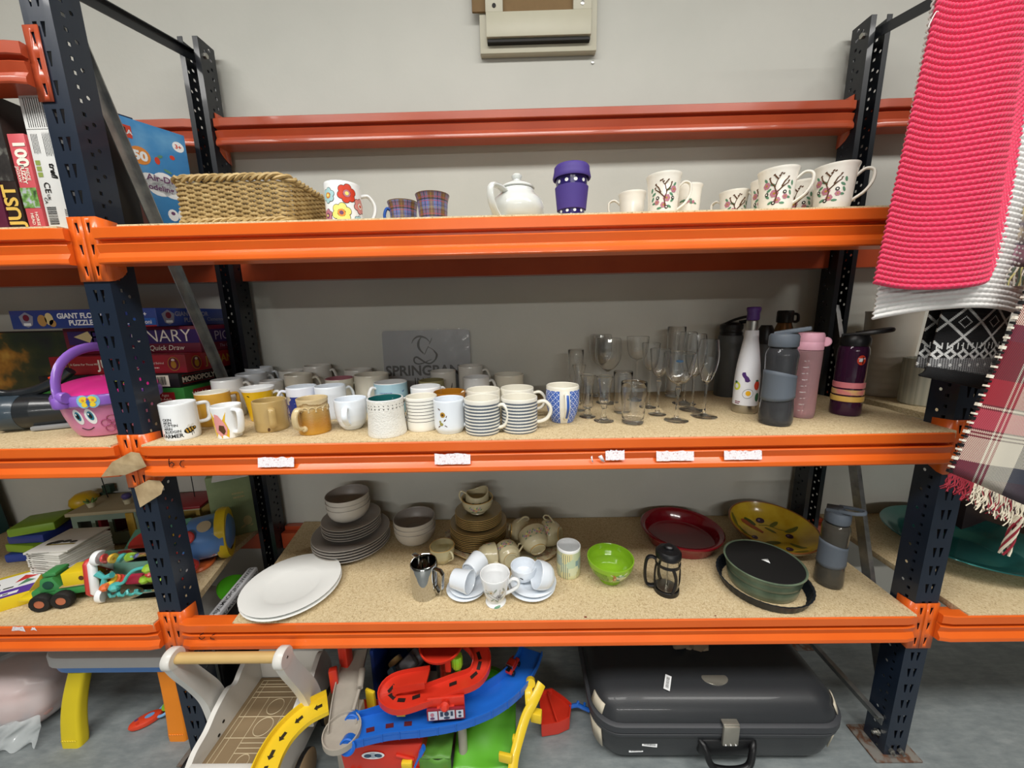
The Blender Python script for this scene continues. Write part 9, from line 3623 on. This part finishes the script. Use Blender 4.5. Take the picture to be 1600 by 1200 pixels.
# local frame: z runs up the scarf's left edge, x across it to the right
wq = (Matrix.Rotation(-ang, 3, 'Y') @ (BRq - BLq))
Hq = (ztop - BLq.z) / cos(ang) + 0.05
b = MB()
b.sheet(lambda u, v: (0.20 * u, -0.008 * sin(6 * u + 2 * v) * (0.3 + 0.7 * (1 - v)), wq.z / wq.x * 0.20 * u * (1 - v) + Hq * v), 28, 60)
b.build('tartan_cloth', M_plaid, t, solid=0.0025)
b = MB()
for i in range(int(Hq / 0.009)):
    z = 0.004 + i * 0.009
    b.box((-0.002, -0.002, z), (0.008, 0.005, 0.0036 if i % 3 else 0.006), mi=0 if i % 2 else 1)
b.build('whipped_edge', [M_cream_p, M_blkk], t)
rr = random.Random(21)
b = MB()
M_fr = [mat('fringe_red', '#8c2432', 0.9, vary=0.15), mat('fringe_cream', '#d6cdb8', 0.9, vary=0.1), mat('fringe_dark', '#3a2830', 0.9)]
ca, sa = cos(-ang), sin(-ang)
down = Matrix.Rotation(-ang, 3, 'Y') @ Vector((0, 0, -1))
side = Matrix.Rotation(-ang, 3, 'Y') @ Vector((1, 0, 0))
for i in range(150):
    u = i / 149
    x = 0.20 * u
    p = Vector((x, -0.008 * sin(6 * u) * 0.9 - 0.001, wq.z / wq.x * x))
    L = 0.028 + 0.022 * u + rr.uniform(-0.006, 0.008)
    sl = -0.25 + 0.25 * u + rr.uniform(-0.25, 0.25)
    c_ = 0 if u < 0.22 else (1 if rr.random() < 0.72 else (2 if rr.random() < 0.6 else 0))
    ph = rr.uniform(0, 6)
    pts = [p + (down * q + side * (sl * q)) * L + Vector((0.004 * sin(ph + 7 * q) * q, -0.006 * sin(ph + 5 * q) * q - 0.002, 0)) for q in (0, 0.2, 0.4, 0.6, 0.8, 1.0)]
    b.tube(pts, 0.0011, 4, mi=c_)
b.build('fringe', M_fr, t)
b = MB()
tp = at_y(1592, 806, Yq - 0.004)
loc0 = Matrix.Rotation(-ang, 3, 'Y') @ (tp - BLq)
for i in range(9):
    ph = rr.uniform(0, 6)
    pts = [loc0 + (down * q + side * (-0.12 * q)) * 0.085 + Vector((0.006 * sin(ph + 4 * q) * (0.3 + q), 0.006 * cos(ph + 4 * q), 0)) for q in [k / 8 for k in range(9)]]
    b.tube(pts, 0.0018, 5, mi=1 if i % 3 else 0)
b.build('tassel', M_fr, t)

# pastel check scarf showing at the edge


def _pastel(t_):
    o = t_.xyz()
    zm = t_.math('MODULO', t_.math('ADD', o[2], 5.0), 0.12)
    c = t_.ramp(t_.math('DIVIDE', zm, 0.12), [(0.0, '#6a6470'), (0.2, '#c9b9a0'), (0.3, '#7d7680'), (0.55, '#d2c48e'), (0.66, '#8f8a90'), (0.85, '#b98a9a')])
    t_.base(c)


Ys = -0.090
B0 = at_y(1578, 418, Ys)
t = thing('pastel_scarf', 'grey and pastel checked scarf edge between the pink and tartan scarves', 'scarf', B0)
b = MB()
b.sheet(lambda u, v: (0.10 * u + 0.002 * sin(9 * v), 0.006 * sin(5 * u), (ztop - B0.z) * v), 10, 40)
b.build('pastel_cloth', nmat('pastel_wool', _pastel, rough=0.9), t, solid=0.0025)
b = MB()
for i in range(22):
    x = 0.10 * i / 21
    ph = rr.uniform(0, 6)
    b.tube([(x + 0.004 * sin(ph + 4 * q) - 0.006 * q, -0.002, -0.034 * q) for q in (0, 0.25, 0.5, 0.75, 1)], 0.0013, 5, mi=i % 3)
b.build('fringe', [M_cream_p, mat('fringe_moss', '#5a6a58', 0.9), mat('fringe_straw', '#d8cf8a', 0.9)], t)
